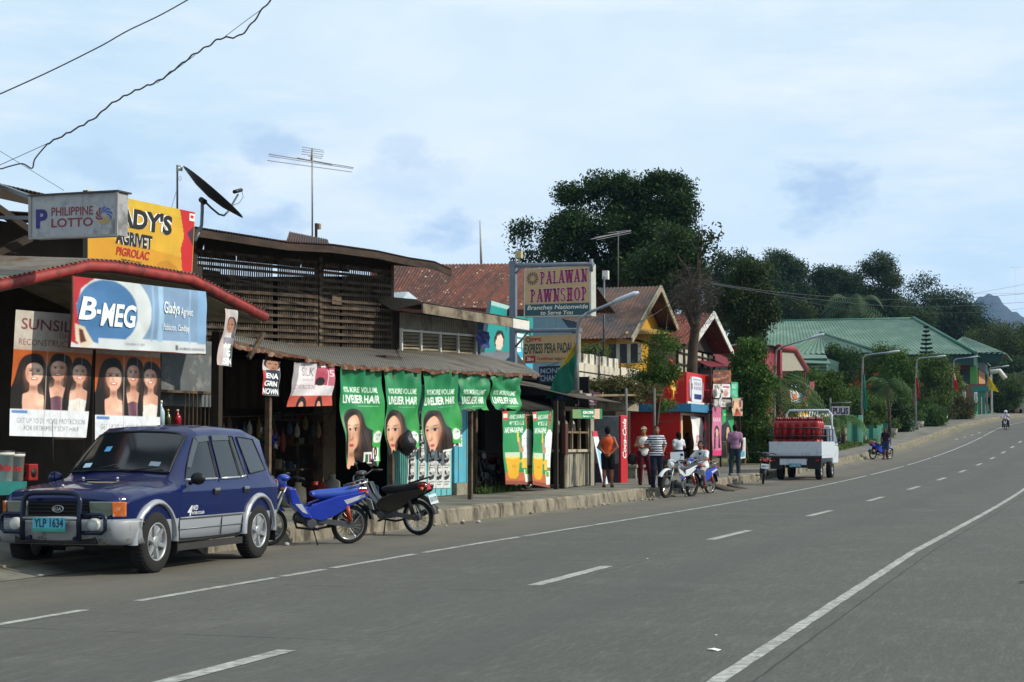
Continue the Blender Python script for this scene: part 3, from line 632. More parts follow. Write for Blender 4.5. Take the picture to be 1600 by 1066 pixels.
def strip(pl, TLp, TRp, BRp, BLp, off, layers, base, label, nu=40, nv=90, seed=1, amp=.03, group=None, name='campaign_banner', cat='banner'):
 S = surf(pl.at(*TLp, off), pl.at(*TRp, off), pl.at(*BRp, off), pl.at(*BLp, off), ripple(amp, 1, 1, seed))
 return tag(sheet(name, S, layers, base, nu, nv, None, VC(.55, .08)), label, cat, group)
def mugshot(u, v, s, a): return [('soft', u, v, a, s, 0, .5, '#8a7a74'), ('ell', u, v - .1 * s, .6 * a, .6 * s, 0, '#1b1512'), ('ell', u, v, .45 * a, .6 * s, 0, '#9c7058'), ('ell', u - .2 * a, v - .1 * s, .1 * a, .05 * s, 0, '#20140f'), ('ell', u + .2 * a, v - .1 * s, .1 * a, .05 * s, 0, '#20140f'), ('ell', u, v + .3 * s, .16 * a, .04 * s, 0, '#6e3a30')]
strip(PA, (352, 482), (371, 486), (361, 573), (340, 570), .02, [('rect', 0, 0, .3, 1, '#b8a8a4'), ('poly', [(.75, .3), (1, .2), (1, 1), (.7, 1)], '#2c3f42')] + mugshot(.62, .28, .22, .55) +
  [('poly', [(.3, .5), (1, .5), (1, .62), (.3, .62)], '#7d7c84'), ('text', .3, .6, .85, .69, 'AIR', .03, 0, '#ececec'), ('text', .5, .72, .85, .83, 'G', .03, 0, '#ececec'), ('text', .35, .86, .9, .97, 'SN', .03, 0, '#ececec')], '#c3c0c0',
  'narrow campaign banner with a man\'s portrait hanging from the red gutter end', 50, 120, 3, .03, 'campaign banners')
tb = thing('display_table', 'teal display table at the left edge beside the car', 'table', PA.at(10, 780, .1))
b = MB(); q0, q1 = PA.at(-45, 755, .05), PA.at(42, 755, .05); z = q0.z
for q in (q0, q1): q.z = 0
b.slab(q0 + V((0, 0, z - .16)), q1 + V((0, 0, z - .16)), q1 + V((0, 0, z)), q0 + V((0, 0, z)), .7); b.build('table_top', M('#1d6a68', .6, .2), tb, world=True)
for t in (.05, .95):
 for dd in (.05, .6): b = MB(); q = q0.lerp(q1, t) - PA.n * dd; b.bar((q.x, q.y, KERB), (q.x, q.y, z - .16), .06, .06); b.build('leg', M('#6b3226', .7), tb, world=True)
def pail(px, label, r, h, seed):
 q = PA.at(px, 752, -.3); t = thing('pail', label, 'pail', (q.x, q.y, z), 0, 'pails on the teal table')
 b = MB(); b.lathe((0, 0, 0), (0, 0, 1), [(0, 0), (r * .9, 0), (r, h), (r * 1.05, h), (r * 1.05, h * .93), (r, h * .9)], 20); b.build('body', M('#c9c6bd', .5, .12), t)
 b = MB(); b.lathe((0, 0, 0), (0, 0, 1), [(r * 1.06, h), (r * 1.06, h + .02), (0, h + .025)], 20); b.build('lid', M('#2a2523', .5), t)
 b = MB(); b.text(lambda u, v, o: V(((r * .97 + o) * math.sin(.9 + (u - .5) * 1.3), -(r * .97 + o) * math.cos(.9 + (u - .5) * 1.3), h * (.75 - v * .5))), (.1, .3, .95, .8), 'Inte', 0, .03, .2, .004); b.build('lettering', TR_, t)
pail(2, 'white paint pail cut by the left frame edge', .15, .36, 1); pail(20, 'white paint pail with red script next to the red tin', .14, .34, 2)
q = PA.at(42, 752, -.25); t = thing('square_tin', 'square red tin box beside the white pail', 'tin', (q.x, q.y, z))
b = MB(); b.bx(-.1, -.1, 0, .1, .1, .21); b.build('body', M('#8a1d16', .4, .2), t, bevel=.01); b = MB(); b.lathe((0, -.101, .1), (0, -1, 0), [(0, .004), (.06, .004), (.06, 0)], 14); b.lathe((.101, 0, .1), (1, 0, 0), [(0, .004), (.06, .004), (.06, 0)], 14); b.build('emblem', TB, t)
t = thing('satellite_dish', 'dark satellite dish on a bent pole above the yellow board', 'satellite dish', AX(306, 372, -14.4))
P = lambda x, y: AX(x, y, -14.4)
b = MB(); b.tube([P(304, 378), P(310, 365), P(315, 352), P(316, 330), P(316, 312)], .03, 8); b.build('pole', MSTEEL, t, world=True)
c0, axd = P(326, 308), (ray(372, 296) * 22 - ray(326, 308) * 22); dd = (P(353, 335) - P(299, 280)); L2d = dd.length / 2; axd = V((.35, -.45, .0)) + V((0, .35, .55)); axd = (axd - dd.normalized() * axd.dot(dd.normalized())).normalized()
b = MB(); b.lathe(c0, axd, [(0, -.005), (L2d * .5, .03), (L2d, .11), (L2d * 1.01, .12), (L2d * .98, .125), (L2d * .5, .045), (0, .01)], 28); b.build('reflector', M('#2c2d30', .5, .2), t, world=True)
b = MB(); b.tube([P(320, 315), P(330, 325), P(342, 335), P(350, 337), P(356, 331), P(372, 304)], .018, 8); b.tube([P(378, 298), P(380, 308), P(374, 317), P(364, 321)], .006, 6); b.build('feed_arm', MSTEEL, t, world=True)
b = MB(); b.tube([P(366, 300), P(377, 297)], .035, 10); b.tube([P(314, 312), P(320, 316)], .05, 8); b.build('receiver', MBLK, t, world=True)
t = thing('antenna_mast', 'thin mast with a small receiver head behind the yellow board', 'antenna', AX(277, 330, -14.8)); P = lambda x, y: AX(x, y, -14.8)
b = MB(); b.tube([P(277, 345), P(277, 258)], .018, 8); b.tube([P(275, 300), P(268, 325)], .004, 5); b.build('pole', MSTEEL, t, world=True)
b = MB(); b.box(P(282, 263), (.05, .06, .09)); b.tube([P(277, 263), P(281, 263)], .02, 6); b.tube([P(282, 275), P(284, 279), P(282, 283), P(279, 280), P(281, 275)], .004, 5); b.build('receiver', MWHITE, t, world=True)
PB = Plane((-16.2, 29.6), (-14.9, 36.55))
lat = thing('slatted_house', 'old brown timber house with an open slatted upper wall', 'house', (-17, 34, KERB))
bb = lambda p, t, dz=0: p - PB.n * t + V((0, 0, dz))
rs = random.Random(4)
b = MB()
def wy(px, y0, y1, x0=300, x1=612): return y0 + (y1 - y0) * (px - x0) / (x1 - x0)
rows = 13
for k in range(rows):
 f = k / (rows - 1)
 for (xa, xb) in ((262, 497), (500, 612)):
  j0, j1 = rs.uniform(-1.3, 1.3), rs.uniform(-1.3, 1.3)
  ya = wy(xa, 392 + f * 142, 424 + f * 120) + j0 - (3 if xb == 497 else 0); yb = wy(xb, 392 + f * 142, 424 + f * 120) + j1 - (3 if xb == 497 else 0)
  h = rs.uniform(3.9, 5.2)
  p0, p1, p2, p3 = PB.at(xa, ya + h, .05), PB.at(xb, yb + h, .05), PB.at(xb, yb, .05), PB.at(xa, ya, .05); b.slab(p0, p1, p2, p3, .025, k % 2)
b.build('board', [M('#54463a', .9, .4, 3, .4, stain='#29211a', stainsc=2, amt=.55), M('#4a3d30', .9, .4, 3, .4, stain='#221b15', stainsc=2, amt=.5)], lat, world=True)
b = MB()
for k in range(104):
 px = 264 + k * 3.36; y0, y1 = wy(px, 388, 420), wy(px, 540, 548); a, c = PB.at(px, y0, 0), PB.at(px, y1, 0); w = rs.uniform(.008, .015)
 if rs.random() < .03: continue
 b.slab(c - PB.d * w, c + PB.d * w, a + PB.d * w, a - PB.d * w, .02)
for px in (300, 498, 610): a, c = PB.at(px, wy(px, 380, 415), -.05), PB.at(px, 560, -.05); b.bar(a, c, .12, .12)
b.slab(PB.at(519, 475, .06), PB.at(534, 477, .06), PB.at(534, 462, .06), PB.at(519, 460, .06), .02)
b.build('slat', M('#5d5040', .9, .35, 4, .3, stain='#2d251d', stainsc=3, amt=.45), lat, world=True)
b = MB()
for k in range(3):
 x = 262
 while x < 610:
  w = rs.choice((rs.uniform(36, 80), rs.uniform(6, 14), rs.uniform(30, 60))); x1 = min(611, x + w); y0, y1 = wy(x, 366 + k * 11, 402 + k * 9), wy(x1, 366 + k * 11, 402 + k * 9)
  hh = 12.0 if w > 34 or rs.random() < .3 else 8.6
  b.slab(PB.at(x, y0 + hh, -.04), PB.at(x1 - (.6 if rs.random() < .75 else 3.5), y1 + hh, -.04), PB.at(x1 - (.6 if rs.random() < .75 else 3.5), y1, -.04), PB.at(x, y0, -.04), .02); x = x1
b.build('upper_boarding', MDARK, lat, world=True)
b = MB()
a, c = PB.at(255, 690, -5), PB.at(612, 690, -5)
W0, W1 = PB.at(255, 690, -.1), PB.at(612, 690, -.1)
for p in (a, c, W0, W1): p.z = 0
zt = 5.42
up = lambda p, z_: V((p.x, p.y, z_))
b.slab(up(W0, KERB) - PB.n * 5, up(W1, KERB) - PB.n * 5, up(W1, zt + .22) - PB.n * 5, up(W0, zt + .28) - PB.n * 5, .1)
b.slab(up(W0, KERB), up(W0, 5.4), up(W0, 5.6) - PB.n * 5, up(W0, KERB) - PB.n * 5, .06); b.slab(up(W1, KERB), up(W1, 5.3), up(W1, 5.5) - PB.n * 5, up(W1, KERB) - PB.n * 5, .06)
b.slab(up(W0, 3.3), up(W1, 3.3), up(W1, 3.3) - PB.n * 5, up(W0, 3.3) - PB.n * 5, .08)
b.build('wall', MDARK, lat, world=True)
ev = [(262, 347), (305, 355), (400, 370), (450, 378), (520, 382), (590, 392), (640, 403), (680, 409), (706, 421)]
EV = [PB.at(x, y, 1.05) for x, y in ev]
b = MB()
for i in range(len(EV) - 1): b.corr(EV[i], EV[i + 1], bb(EV[i + 1], 6.6, .75), bb(EV[i], 6.6, .75), .085, .016)
hp = [PB.at(450, 374, .3), PB.at(510, 379, .6), PB.at(513, 375, -.5), PB.at(478, 362, -1.2)]
b.corr(PB.at(447, 378, .9), PB.at(514, 381, .9), PB.at(512, 374, -.6), PB.at(452, 362, -.6), .085, .016)
b.build('roof', M('#332b25', .8, .35, 1.5, .2, stain='#5a3120', stainsc=.9, amt=.5, name='browned_sheet'), lat, world=True)
b = MB()
for i in range(len(EV) - 1):
 a, c = EV[i] - V((0, 0, .03)), EV[i + 1] - V((0, 0, .03)); h = .14
 b.slab(a - V((0, 0, h)), c - V((0, 0, h)), c, a, .03)
for px in (310, 360, 420, 470, 540, 600): y = np.interp(px, [e[0] for e in ev], [e[1] for e in ev]); q = PB.at(px, y + 3, 1.02); b.bar(q, bb(q, 1.2, .12), .06, .1)
b.build('fascia', M('#3a2c22', .9, .4, 4, .4, stain='#1d1611', stainsc=2.5, amt=.5, stretch=(.5, .5, 2)), lat, world=True)
PE = Plane((-13.05, 29.3), (-11.95, 38.3))
ex, ey = [340, 400, 460, 530, 600, 660, 720, 790, 846], [528, 546, 556, 570, 574, 577, 580, 583, 585.5]
tx, ty = [340, 470, 612, 745, 822], [520, 540, 546, 553, 571]
PC2 = Plane((-14.75, 36.4), (-13.95, 42.9))
ro = random.Random(2); jl = [ro.uniform(-1.2, 1.6) for _ in range(80)]
def aw(u, v):
 px = 340 + 506 * u; e = PE.at(px, np.interp(px, ex, ey) + (jl[int(u * 79)] if v == 0 else 0), .12 if v == 0 else .1)
 px2 = 340 + 482 * u; tpl = PB if px2 < 620 else PC2
 t_ = tpl.at(px2, np.interp(px2, tx, ty), .0) if px2 < 620 else PC2.at(px2, np.interp(px2, tx, ty), .05)
 p = e.lerp(t_, v); return p + V((0, 0, .012 * math.sin(u * 150 * 6.28)))
b = MB(); b.grid(aw, 600, 5)
awn = thing('shop_awning', 'long grey corrugated awning with a ragged rusty edge over the green banners', 'awning', PE.at(600, 580))
b.build('roof_sheet', M('#79746a', .75, .28, 1.2, .2, stain='#54463a', stainsc=1.1, amt=.38, name='weathered_awning_sheet'), awn, world=True)
b = MB()
for i in range(70):
 u0, u1 = i / 70, (i + 1) / 70; dz = ro.uniform(.03, .09) if u0 > .1 else .06
 a, c = aw(u0, 0), aw(u1, 0); b.slab(a - V((0, 0, dz)), c - V((0, 0, dz + ro.uniform(-.02, .02))), c + V((0, 0, .01)), a + V((0, 0, .01)), .02)
b.build('rusted_edge', M('#5d3626', .9, .5, 9, .3, stain='#8d7a66', stainsc=5, amt=.4), awn, world=True)
b = MB()
for px in (345, 420, 498, 612, 735, 815):
 e = PE.at(px, np.interp(px, ex, ey) + 4, -.05); t_ = PB.at(min(px, 612), np.interp(px, tx, ty) + 6, .02) if px < 620 else PC2.at(px - 10, np.interp(px, tx, ty) + 5, 0); b.bar(e, t_, .07, .1)
 if px in (420, 612, 735): b.bar((e.x, e.y, KERB), e, .09, .09)
b.bar(PE.at(350, 534, -.05), PE.at(530, 575, -.05), .07, .1); b.bar(PE.at(530, 575, -.05), PE.at(836, 590, -.05), .07, .1)
b.bar(PE.at(388, 560, .1), PE.at(412, 521, .15), .07, .07)
b.build('frame', MWOOD, awn, world=True)
sf = thing('market_shop', 'dark open shop front hung with goods behind the motorcycles', 'shop', up(PB.at(450, 700, -.1), KERB))
b = MB()
A0, A1 = PB.at(285, 690, -.25), PB.at(640, 690, -.25)
b.slab(up(A0, KERB), up(A1, KERB), up(A1, 3.25), up(A0, 3.25), .08)
b.build('back_wall', M('#3a2f26', .95, .4, 2), sf, world=True)
b = MB()
for k in range(14):
 q = PB.at(352 + k * 8.2, 600, .35); b.slab(up(q, 2.15), up(q + PB.d * .17, 2.15), up(q + PB.d * .17, 3.1), up(q, 3.1), .02, k % 2)
b.build('boarding', [M('#3a2d22', .9, .3, 3), M('#463729', .9, .3, 3)], sf, world=True)
b = MB(); q = PB.at(505, 690, 1.1); b.slab(up(q, KERB), up(q + PB.d * .45, KERB), up(q + PB.d * .45, 2.7), up(q, 2.7), .25); b.build('pillar', M('#6e5f4c', .9, .3, 2, .3, stain='#2d251d', stainsc=2, amt=.5), sf, world=True)
b = MB()
for z_ in (.95, 1.45, 1.95): a, c = PB.at(425, 690, .75), PB.at(505, 690, .75); b.slab(up(a, z_), up(c, z_), up(c, z_) - PB.n * .5, up(a, z_) - PB.n * .5, .03)
for px in (428, 465, 503): a = PB.at(px, 690, .75); b.bar(up(a, KERB), up(a, 2.0), .05, .05)
a, c = PB.at(345, 652, 1.0), PB.at(520, 646, 1.3); b.tube([a, c], .012, 6)
b.build('rack', MWOOD, sf, world=True)
rg2 = random.Random(12); colg = ['#8a7a5c', '#5a3a2c', '#7a2a22', '#3a4a5a', '#a09a8c', '#6b5a2a', '#2c3a30']
for k in range(16):
 px = 350 + k * 10.5 + rg2.uniform(-3, 3); y0 = rg2.uniform(648, 668); pl = PB.at(px, y0, 1.15); h = rg2.uniform(.25, .5)
 b = MB(); b.tube([pl, pl - V((0, 0, h * .2)), pl - V((0, 0, h * .35)), pl - V((0, 0, h * .8)), pl - V((0, 0, h))], [.006, .02, .05, .06, .03], 8)
 b.one('hanging_packet', M(colg[k % 7], .5, .3, 9), ('khaki', 'dark brown', 'dull red', 'slate blue', 'pale grey', 'mustard', 'dark green')[k % 7] + ' goods packet hanging on the line inside the dark shop front', 'packet', 'packets hanging in the shop front')
for k in range(12):
 px = 432 + (k % 4) * 19; z_ = (.95, 1.45, 1.95)[k // 4]; q = PB.at(px, 690, .6); s_ = rg2.uniform(.12, .2)
 b = MB(); b.box(up(q, z_ + s_ / 2 + .003), (s_, s_ * .8, s_), 0, rg2.uniform(-.3, .3)); b.one('goods_box', M(colg[(k * 3) % 7], .6, .25, 6), ('khaki', 'dark brown', 'dull red', 'slate blue', 'pale grey', 'mustard', 'dark green')[(k * 3) % 7] + ' goods box on the ' + ('lowest', 'middle', 'top')[k // 4] + ' shelf of the dark shop rack', 'box', 'boxes on the shop rack', bevel=.008)
for k in range(16):
 q = PB.at(rg2.uniform(415, 600), 690, rg2.uniform(.7, 1.7)); h = rg2.uniform(.3, .6); w_ = rg2.uniform(.1, .17); b = MB(); b.lathe(up(q, KERB), (0, 0, 1), [(0, 0), (w_, 0), (w_ * 1.1, h * .3), (w_, h * .75), (w_ * .4, h * .85), (w_ * .45, h), (0, h)], 12); b.one('goods_jar', M(('#a8861c', '#2f6a3a', '#8a2f26', '#8f8a80', '#2c4f86', '#b5a284')[k % 6], .45, .2, 6), ('yellow', 'green', 'red', 'grey', 'blue', 'cream')[k % 6] + ' container of goods standing on the floor of the dark shop', 'container', 'containers on the shop floor')
q = PB.at(418, 686, 1.75); fs = thing('foil_lantern', 'shiny purple and blue foil star lantern hanging behind the car', 'lantern', q)
for cc, dx, dz, s_ in (('#b01f9a', -.02, -.16, .13), ('#7a1540', -.03, .1, .12), ('#2a3aa0', .12, 0, .13), ('#c8c8d8', -.13, .16, .08), ('#1f6a30', -.14, -.02, .08), ('#c8c8d8', .17, -.13, .08)):
 b = MB(); pts = []
 for k in range(10): r_ = s_ if k % 2 == 0 else s_ * .4; pts.append(V((dx + r_ * math.cos(k * .628 + dx * 9), 0, dz + r_ * math.sin(k * .628 + dx * 9))))
 for k in range(10): b.add((pts[k], pts[(k + 1) % 10], V((dx, -.05, dz)), V((dx, .05, dz))), ((0, 1, 2), (1, 0, 3)))
 b.build('foil_point', M(cc, .2, .15, 5, metal=.7), fs)
strip(PE, (412, 562), (438, 566), (436, 619), (410, 617), .05, mugshot(.55, .12, .3, .8) + [('rect', 0, .3, .12, 1, '#a33'), ('poly', [(.15, .28), (1, .25), (1, 1), (.1, 1)], '#23303c'), ('text', .15, .36, .92, .52, 'ENA', .03, .05, '#f0f0f0'), ('text', .08, .58, .9, .74, 'GRIN', .03, .05, '#f0f0f0'), ('text', .04, .8, .95, .97, 'NOWN', .03, .05, '#f0f0f0')], '#c9c5c4',
  'small campaign banner reading ENA GRIN hung under the awning', 60, 100, 5, .02, 'campaign banners')
S = surf(PE.at(460, 566, .06), PE.at(523, 570, .06), PE.at(520, 634, .06), PE.at(449, 636, .06), ripple(.03, 1.3, 1, 2, .02))
tag(sheet('cloth_banner', S, [('poly', [(0, 0), (.18, 0), (.05, .75), (0, .75)], '#8f8a8c'), ('rect', .55, .08, .82, .5, '#a8485a'), ('rect', .84, .06, 1, .52, '#b46070'), ('ell', .66, .42, .1, .1, 0, '#1e1518'), ('text', .22, .1, .5, .3, 'SILK', 0, 0, '#6e666a'), ('text', .22, .36, .5, .42, 'DAMAGE', 0, 0, '#8a8286'), ('text', .02, .5, .55, .6, 'CONSTRUCTION', 0, 0, '#7c5a62'), ('text', .86, .14, .98, .3, '5', 0, 0, '#e0d0d4'),
  ('rect', 0, .75, 1, 1, '#b34e3e')] + [('ell', x, 1.0, .1, .24, 0, '#191012') for x in (.3, .68)] + [('ell', x, 1.04, .05, .16, 0, '#c89078') for x in (.3, .68)], '#cfc8ca', 120, 90, None, VC(.55, .08)), 'pink and white hair banner between the campaign banner and the first green banner', 'banner')
def green_layers(vm):
 skin, hair = '#cf9a7a', '#15110f'
 L_ = [('soft', .3, .3, .5, .25, 0, .6, '#1f7a44'), ('soft', .7, .1, .5, .14, 0, .7, '#186a48'), ('soft', .9, .62, .35, .3, 0, .8, '#33913a'), ('soft', .8, .95, .4, .2, 0, .8, '#469e3e'),
   ('text', .06, .055, .36, .10, 'cream', 0, 0, '#1f6a40'), ('text', .70, .06, .95, .12, 'SILK', 0, 0, '#1f6a40'), ('text', .08, .20, .86, .255, '90% MORE VOLUME', .012, 0, '#d6e8d8'), ('text', .06, .28, .90, .36, 'LIVELIER HAIR', .02, 0, '#eef5ee'), ('rect', .4, .385, .88, .39, '#8cc79a'),
   blob([(.04, .60), (.06, .48), (.2, .415), (.42, .43), (.52, .5), (.6, .585), (.76, .64), (.84, .72), (.8, .86), (.82, 1.02), (.14, 1.02), (.04, .8)]) + (hair,), ('soft', .60, .72, .06, .22, -.25, .6, '#3c2c26'), ('soft', .44, .56, .04, .12, -.2, .6, '#443029'), ('soft', .70, .84, .03, .14, 0, .5, '#33251f'),
   *[('soft', .44 + .033 * i, .56 + .028 * i + .05 * (i % 3), .012, .16, -.25 - .04 * i, .45, '#4a3a32') for i in range(9)],
   blob([(.05, .58), (.12, .50), (.27, .47), (.38, .52), (.42, .61), (.40, .70), (.35, .775), (.27, .83), (.30, .93), (.34, 1.02), (-.02, 1.02), (.06, .9), (.07, .8), (.03, .7)]) + (skin,),
   ('soft', .2, .56, .14, .07, 0, .7, '#ecc4a8'), ('soft', .3, .69, .08, .06, 0, .6, '#e6b496'), ('soft', .40, .66, .05, .14, 0, .7, '#8a5a44'), ('soft', .2, .86, .16, .03, 0, .75, '#8a5a44'), ('soft', .1, .70, .05, .12, 0, .45, '#a06c52'),
   blob([(.04, .62), (.06, .5), (.2, .44), (.34, .46), (.2, .49), (.1, .56), (.07, .7), (.09, .82), (.03, .9), (.0, .8)]) + (hair,),
   ('soft', .285, .605, .08, .018, 0, .6, '#7a4c3a'), ('ell', .285, .612, .055, .009, 0, '#d8ccc4'), ('ell', .285, .612, .033, .015, 0, '#1c100c'), ('soft', .285, .600, .065, .006, 0, 1, '#1c100c'), ('soft', .295, .572, .07, .007, -.06, .8, '#3c261c'), ('ell', .13, .612, .028, .012, 0, '#1c100c'), ('soft', .115, .574, .028, .007, .05, .75, '#3c261c'),
   ('soft', .175, .66, .016, .05, 0, .5, '#f0cdb4'), ('soft', .215, .70, .03, .018, 0, .75, '#8a5440'), ('soft', .17, .715, .05, .008, 0, .8, '#7a4636'), ('ell', .195, .768, .072, .016, 0, '#a8474a'), ('soft', .195, .767, .07, .004, 0, .9, '#6a2428'), ('soft', .2, .755, .03, .006, 0, .5, '#d88880'),
   blob([(.72, .64), (.85, .61), (.97, .64), (.985, .78), (.72, .78)]) + ('#3f9f46',), blob([(.74, .665), (.855, .63), (.97, .665), (.965, .74), (.745, .74)]) + ('#dbe3db',), ('text', .76, .655, .94, .685, 'CREAM', .005, 0, '#4a5a50'), ('text', .8, .695, .9, .72, 'SILK', .005, 0, '#4a5a50'),
   ('rect', .5, .84, .70, .95, '#dcdcd6'), ('rect', .53, .86, .60, .94, '#2e5a35'), ('rect', .62, .86, .68, .94, '#7a3a4a'), ('rect', .74, .80, .95, .93, '#dfe3df'), ('ell', .84, .84, .07, .05, 0, '#191210'), ('ell', .84, .845, .03, .03, 0, skin), ('rect', .78, .87, .84, .92, '#191210')]
 return L_
_pt = paint
def green_banner(TLp, TRp, BRp, BLp, vm, label, seed, nv):
 global paint
 S = surf(PE.at(*TLp, .04), PE.at(*TRp, .04), PE.at(*BRp, .04), PE.at(*BLp, .04), ripple(.05, 1.3, 1.3, seed, .05))
 paint = lambda U, W, l, b_, sf: _pt(U, W * vm, l, b_, sf)
 def hole(u, v): return v > .955 + .03 * math.sin(u * 9 + seed) + .012 * math.sin(u * 31)
 o = sheet('cloth_banner', S, green_layers(vm), '#217f4a', 170, int(nv * 1.5), None, VC(.5, .14, 4), hole, soft=1); paint = _pt
 tag(o, label, 'banner', 'green shampoo banners along the awning')
def _paint_text_ok(): pass
green_banner((527, 571), (598, 575), (597, 731), (541, 734), 1.0, 'longest green hair banner, hanging full length behind the black motorcycle', 1, 230)
green_banner((598, 575), (657, 577.5), (655, 712), (606, 714), .88, 'green hair banner with crumpled foot, second from the pink banner', 2.4, 200)
green_banner((659, 577.5), (716, 580), (722, 703), (664, 716), .88, 'green hair banner in front of the aqua doors with the handbills', 3.1, 200)
green_banner((717, 580), (764, 583), (762, 643), (722, 644), .45, 'short rolled-up green banner above the aqua pillar', 4.7, 100)
green_banner((765, 583), (814, 588), (812, 643), (772, 642), .45, 'short rolled-up green banner above the dark doorway, last of the row', 5.9, 100)
q = PE.at(636, 690, .16); b = MB(); b.tube([q + V((.05, 0, .22)), q + V((0, 0, .1)), q, q - V((0, 0, .15)), q - V((0, 0, .28))], [.03, .13, .2, .16, .04], 9)
b.one('plastic_bag', M('#17171a', .25, .4, 9, .6), 'black plastic bag tied to the foot of a green banner', 'bag')
XF = -13.72; FX = lambda x, y, off=0: AX(x, y, XF + off)
aq = thing('aqua_shop_doors', 'aqua wooden folding doors and pillar covered with handbills', 'doors', FX(680, 772))
b = MB(); a0, a1 = FX(606, 765), FX(633, 765)
b.corr(V((XF + .06, a0.y, .95)), V((XF + .06, a0.y, 2.3)), V((XF + .06, a1.y, 2.3)), V((XF + .06, a1.y, .95)), .3, .01) if 0 else None
n = 9
for k in range(n):
 y0 = a0.y + (a1.y - a0.y) * k / n; b.bx(XF - .02, y0, KERB, XF + .05, y0 + (a1.y - a0.y) / n * .72, 2.6)
b.build('ribbed_panel', M('#3f7f78', .6, .2, 4), aq, world=True)
MAQ = M('#5fa9ae', .7, .14, 3, .2, stain='#7d8f88', stainsc=2, amt=.3, name='faded_aqua_paint')
d0, d1 = FX(633, 770).y, FX(706, 770).y; n = 4
for k in range(n):
 y0, y1 = d0 + (d1 - d0) * k / n, d0 + (d1 - d0) * (k + 1) / n - .012; b = MB(); b.bx(XF - .04, y0, KERB + .02, XF, y1, 2.75)
 for q in (0, 1): yy = y0 + (y1 - y0) * (.02 + q * .5); b.bx(XF, yy, KERB + .03, XF + .014, yy + .03, 2.7)
 b.build('door', MAQ, aq, world=True)
b = MB(); p0, p1 = FX(706, 770).y, FX(731, 770).y; b.bx(XF - .3, p0 + .01, .55, XF + .06, p1, 3.1); b.bx(XF + .06, p0 + .25, .55, XF + .075, p0 + .27, 3.0); b.bx(XF + .06, p0 + .8, .55, XF + .075, p0 + .82, 3.0); b.build('pillar', M('#4e9fb4', .7, .12, 3, stain='#78958f', stainsc=2.4, amt=.25), aq, world=True)
b = MB(); b.bx(XF - .3, p0 + .005, KERB - .05, XF + .12, p1 + .02, .545); b.build('plinth', MCONC, aq, world=True)
b = MB(); b.bx(XF - .3, a0.y, 2.6, XF - .05, p0, 3.3); b.build('lintel', MDARK, aq, world=True)
k = 0
for cxp in (643, 659.5, 675, 687, 698.5):
 for ry in (664, 690, 716, 742):
  if ry == 664 and cxp in (675, 687): continue
  q = FX(cxp, ry, .018); w_, h_ = .23, .30; S = surf(q + V((0, -w_, h_)), q + V((0, w_, h_)), q + V((0, w_, -h_)), q + V((0, -w_, -h_)), ripple(.006, 1, 1, k))
  rr = random.Random(k % 2)
  Lh = [('rect', .1, .06, .9, .5, '#9a9a98'), ('ell', .35, .3, .2, .2, .3, '#2a2a2c'), ('ell', .6, .26, .18, .14, -.3, '#3a3a3c'), ('ell', .5, .34, .12, .1, 0, '#c8c8c4'), ('poly', [(.08, .55), (.9, .5), (.7, .66), (.1, .7)], '#26262a'), ('rect', .1, .74, .9, .79, '#333'), ('rect', .1, .84, .7, .88, '#444')]
  tag(sheet('handbill', S, Lh, '#c9ccc8', 26, 34, None, VC(.7, .1)), 'black and white handbill pasted on the aqua doors', 'handbill', 'handbills pasted on the aqua doors'); k += 1
q = FX(719, 663, .07); S = surf(q + V((0, -.14, .52)), q + V((0, .14, .52)), q + V((0, .14, -.52)), q + V((0, -.14, -.52)))
tag(sheet('notice', S, [('rect', .1, .05 + .08 * i, .9, .09 + .08 * i, '#8a949a') for i in range(11)], '#d3d8da', 20, 60, None, VC(.7, .06)), 'tall white paper notice on the blue pillar', 'notice')
sh = thing('dark_shed', 'unlit timber shed with a motorcycle parked in its doorway', 'shed', (XF, FX(760, 770).y, KERB))
y0, y1 = FX(732, 770).y, FX(890, 770).y
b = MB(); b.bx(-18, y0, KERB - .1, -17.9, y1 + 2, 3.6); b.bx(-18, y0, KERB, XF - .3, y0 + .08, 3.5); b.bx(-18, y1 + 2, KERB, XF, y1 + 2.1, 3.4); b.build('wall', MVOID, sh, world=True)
b = MB(); b.corr((XF + .35, y0, 2.95), (XF + .35, y1 + 1, 2.85), (-18.2, y1 + 1, 3.6), (-18.2, y0, 3.7), .085, .014); b.build('roof', MZINC, sh, world=True)
b = MB()
for px in (741, 786): q = FX(px, 770); b.bar((q.x, q.y, KERB), (q.x, q.y, 2.95), .13, .13)
b.bx(XF - .1, y0, 2.52, XF + .03, FX(790, 700).y, 2.72); b.bx(XF - .1, y0, 2.75, XF + .05, FX(790, 700).y, 2.85)
b.build('door_frame', MWOOD, sh, world=True)
b = MB(); b.corr(AX(813, 641, -12.85), AX(864, 641, -12.85), AX(858, 618, -14.2), AX(812, 618, -14.2), .085, .014); b.build('porch_roof', M('#5f5a52', .8, .3, 2, stain='#3a3029', stainsc=1.4, amt=.5), sh, world=True)
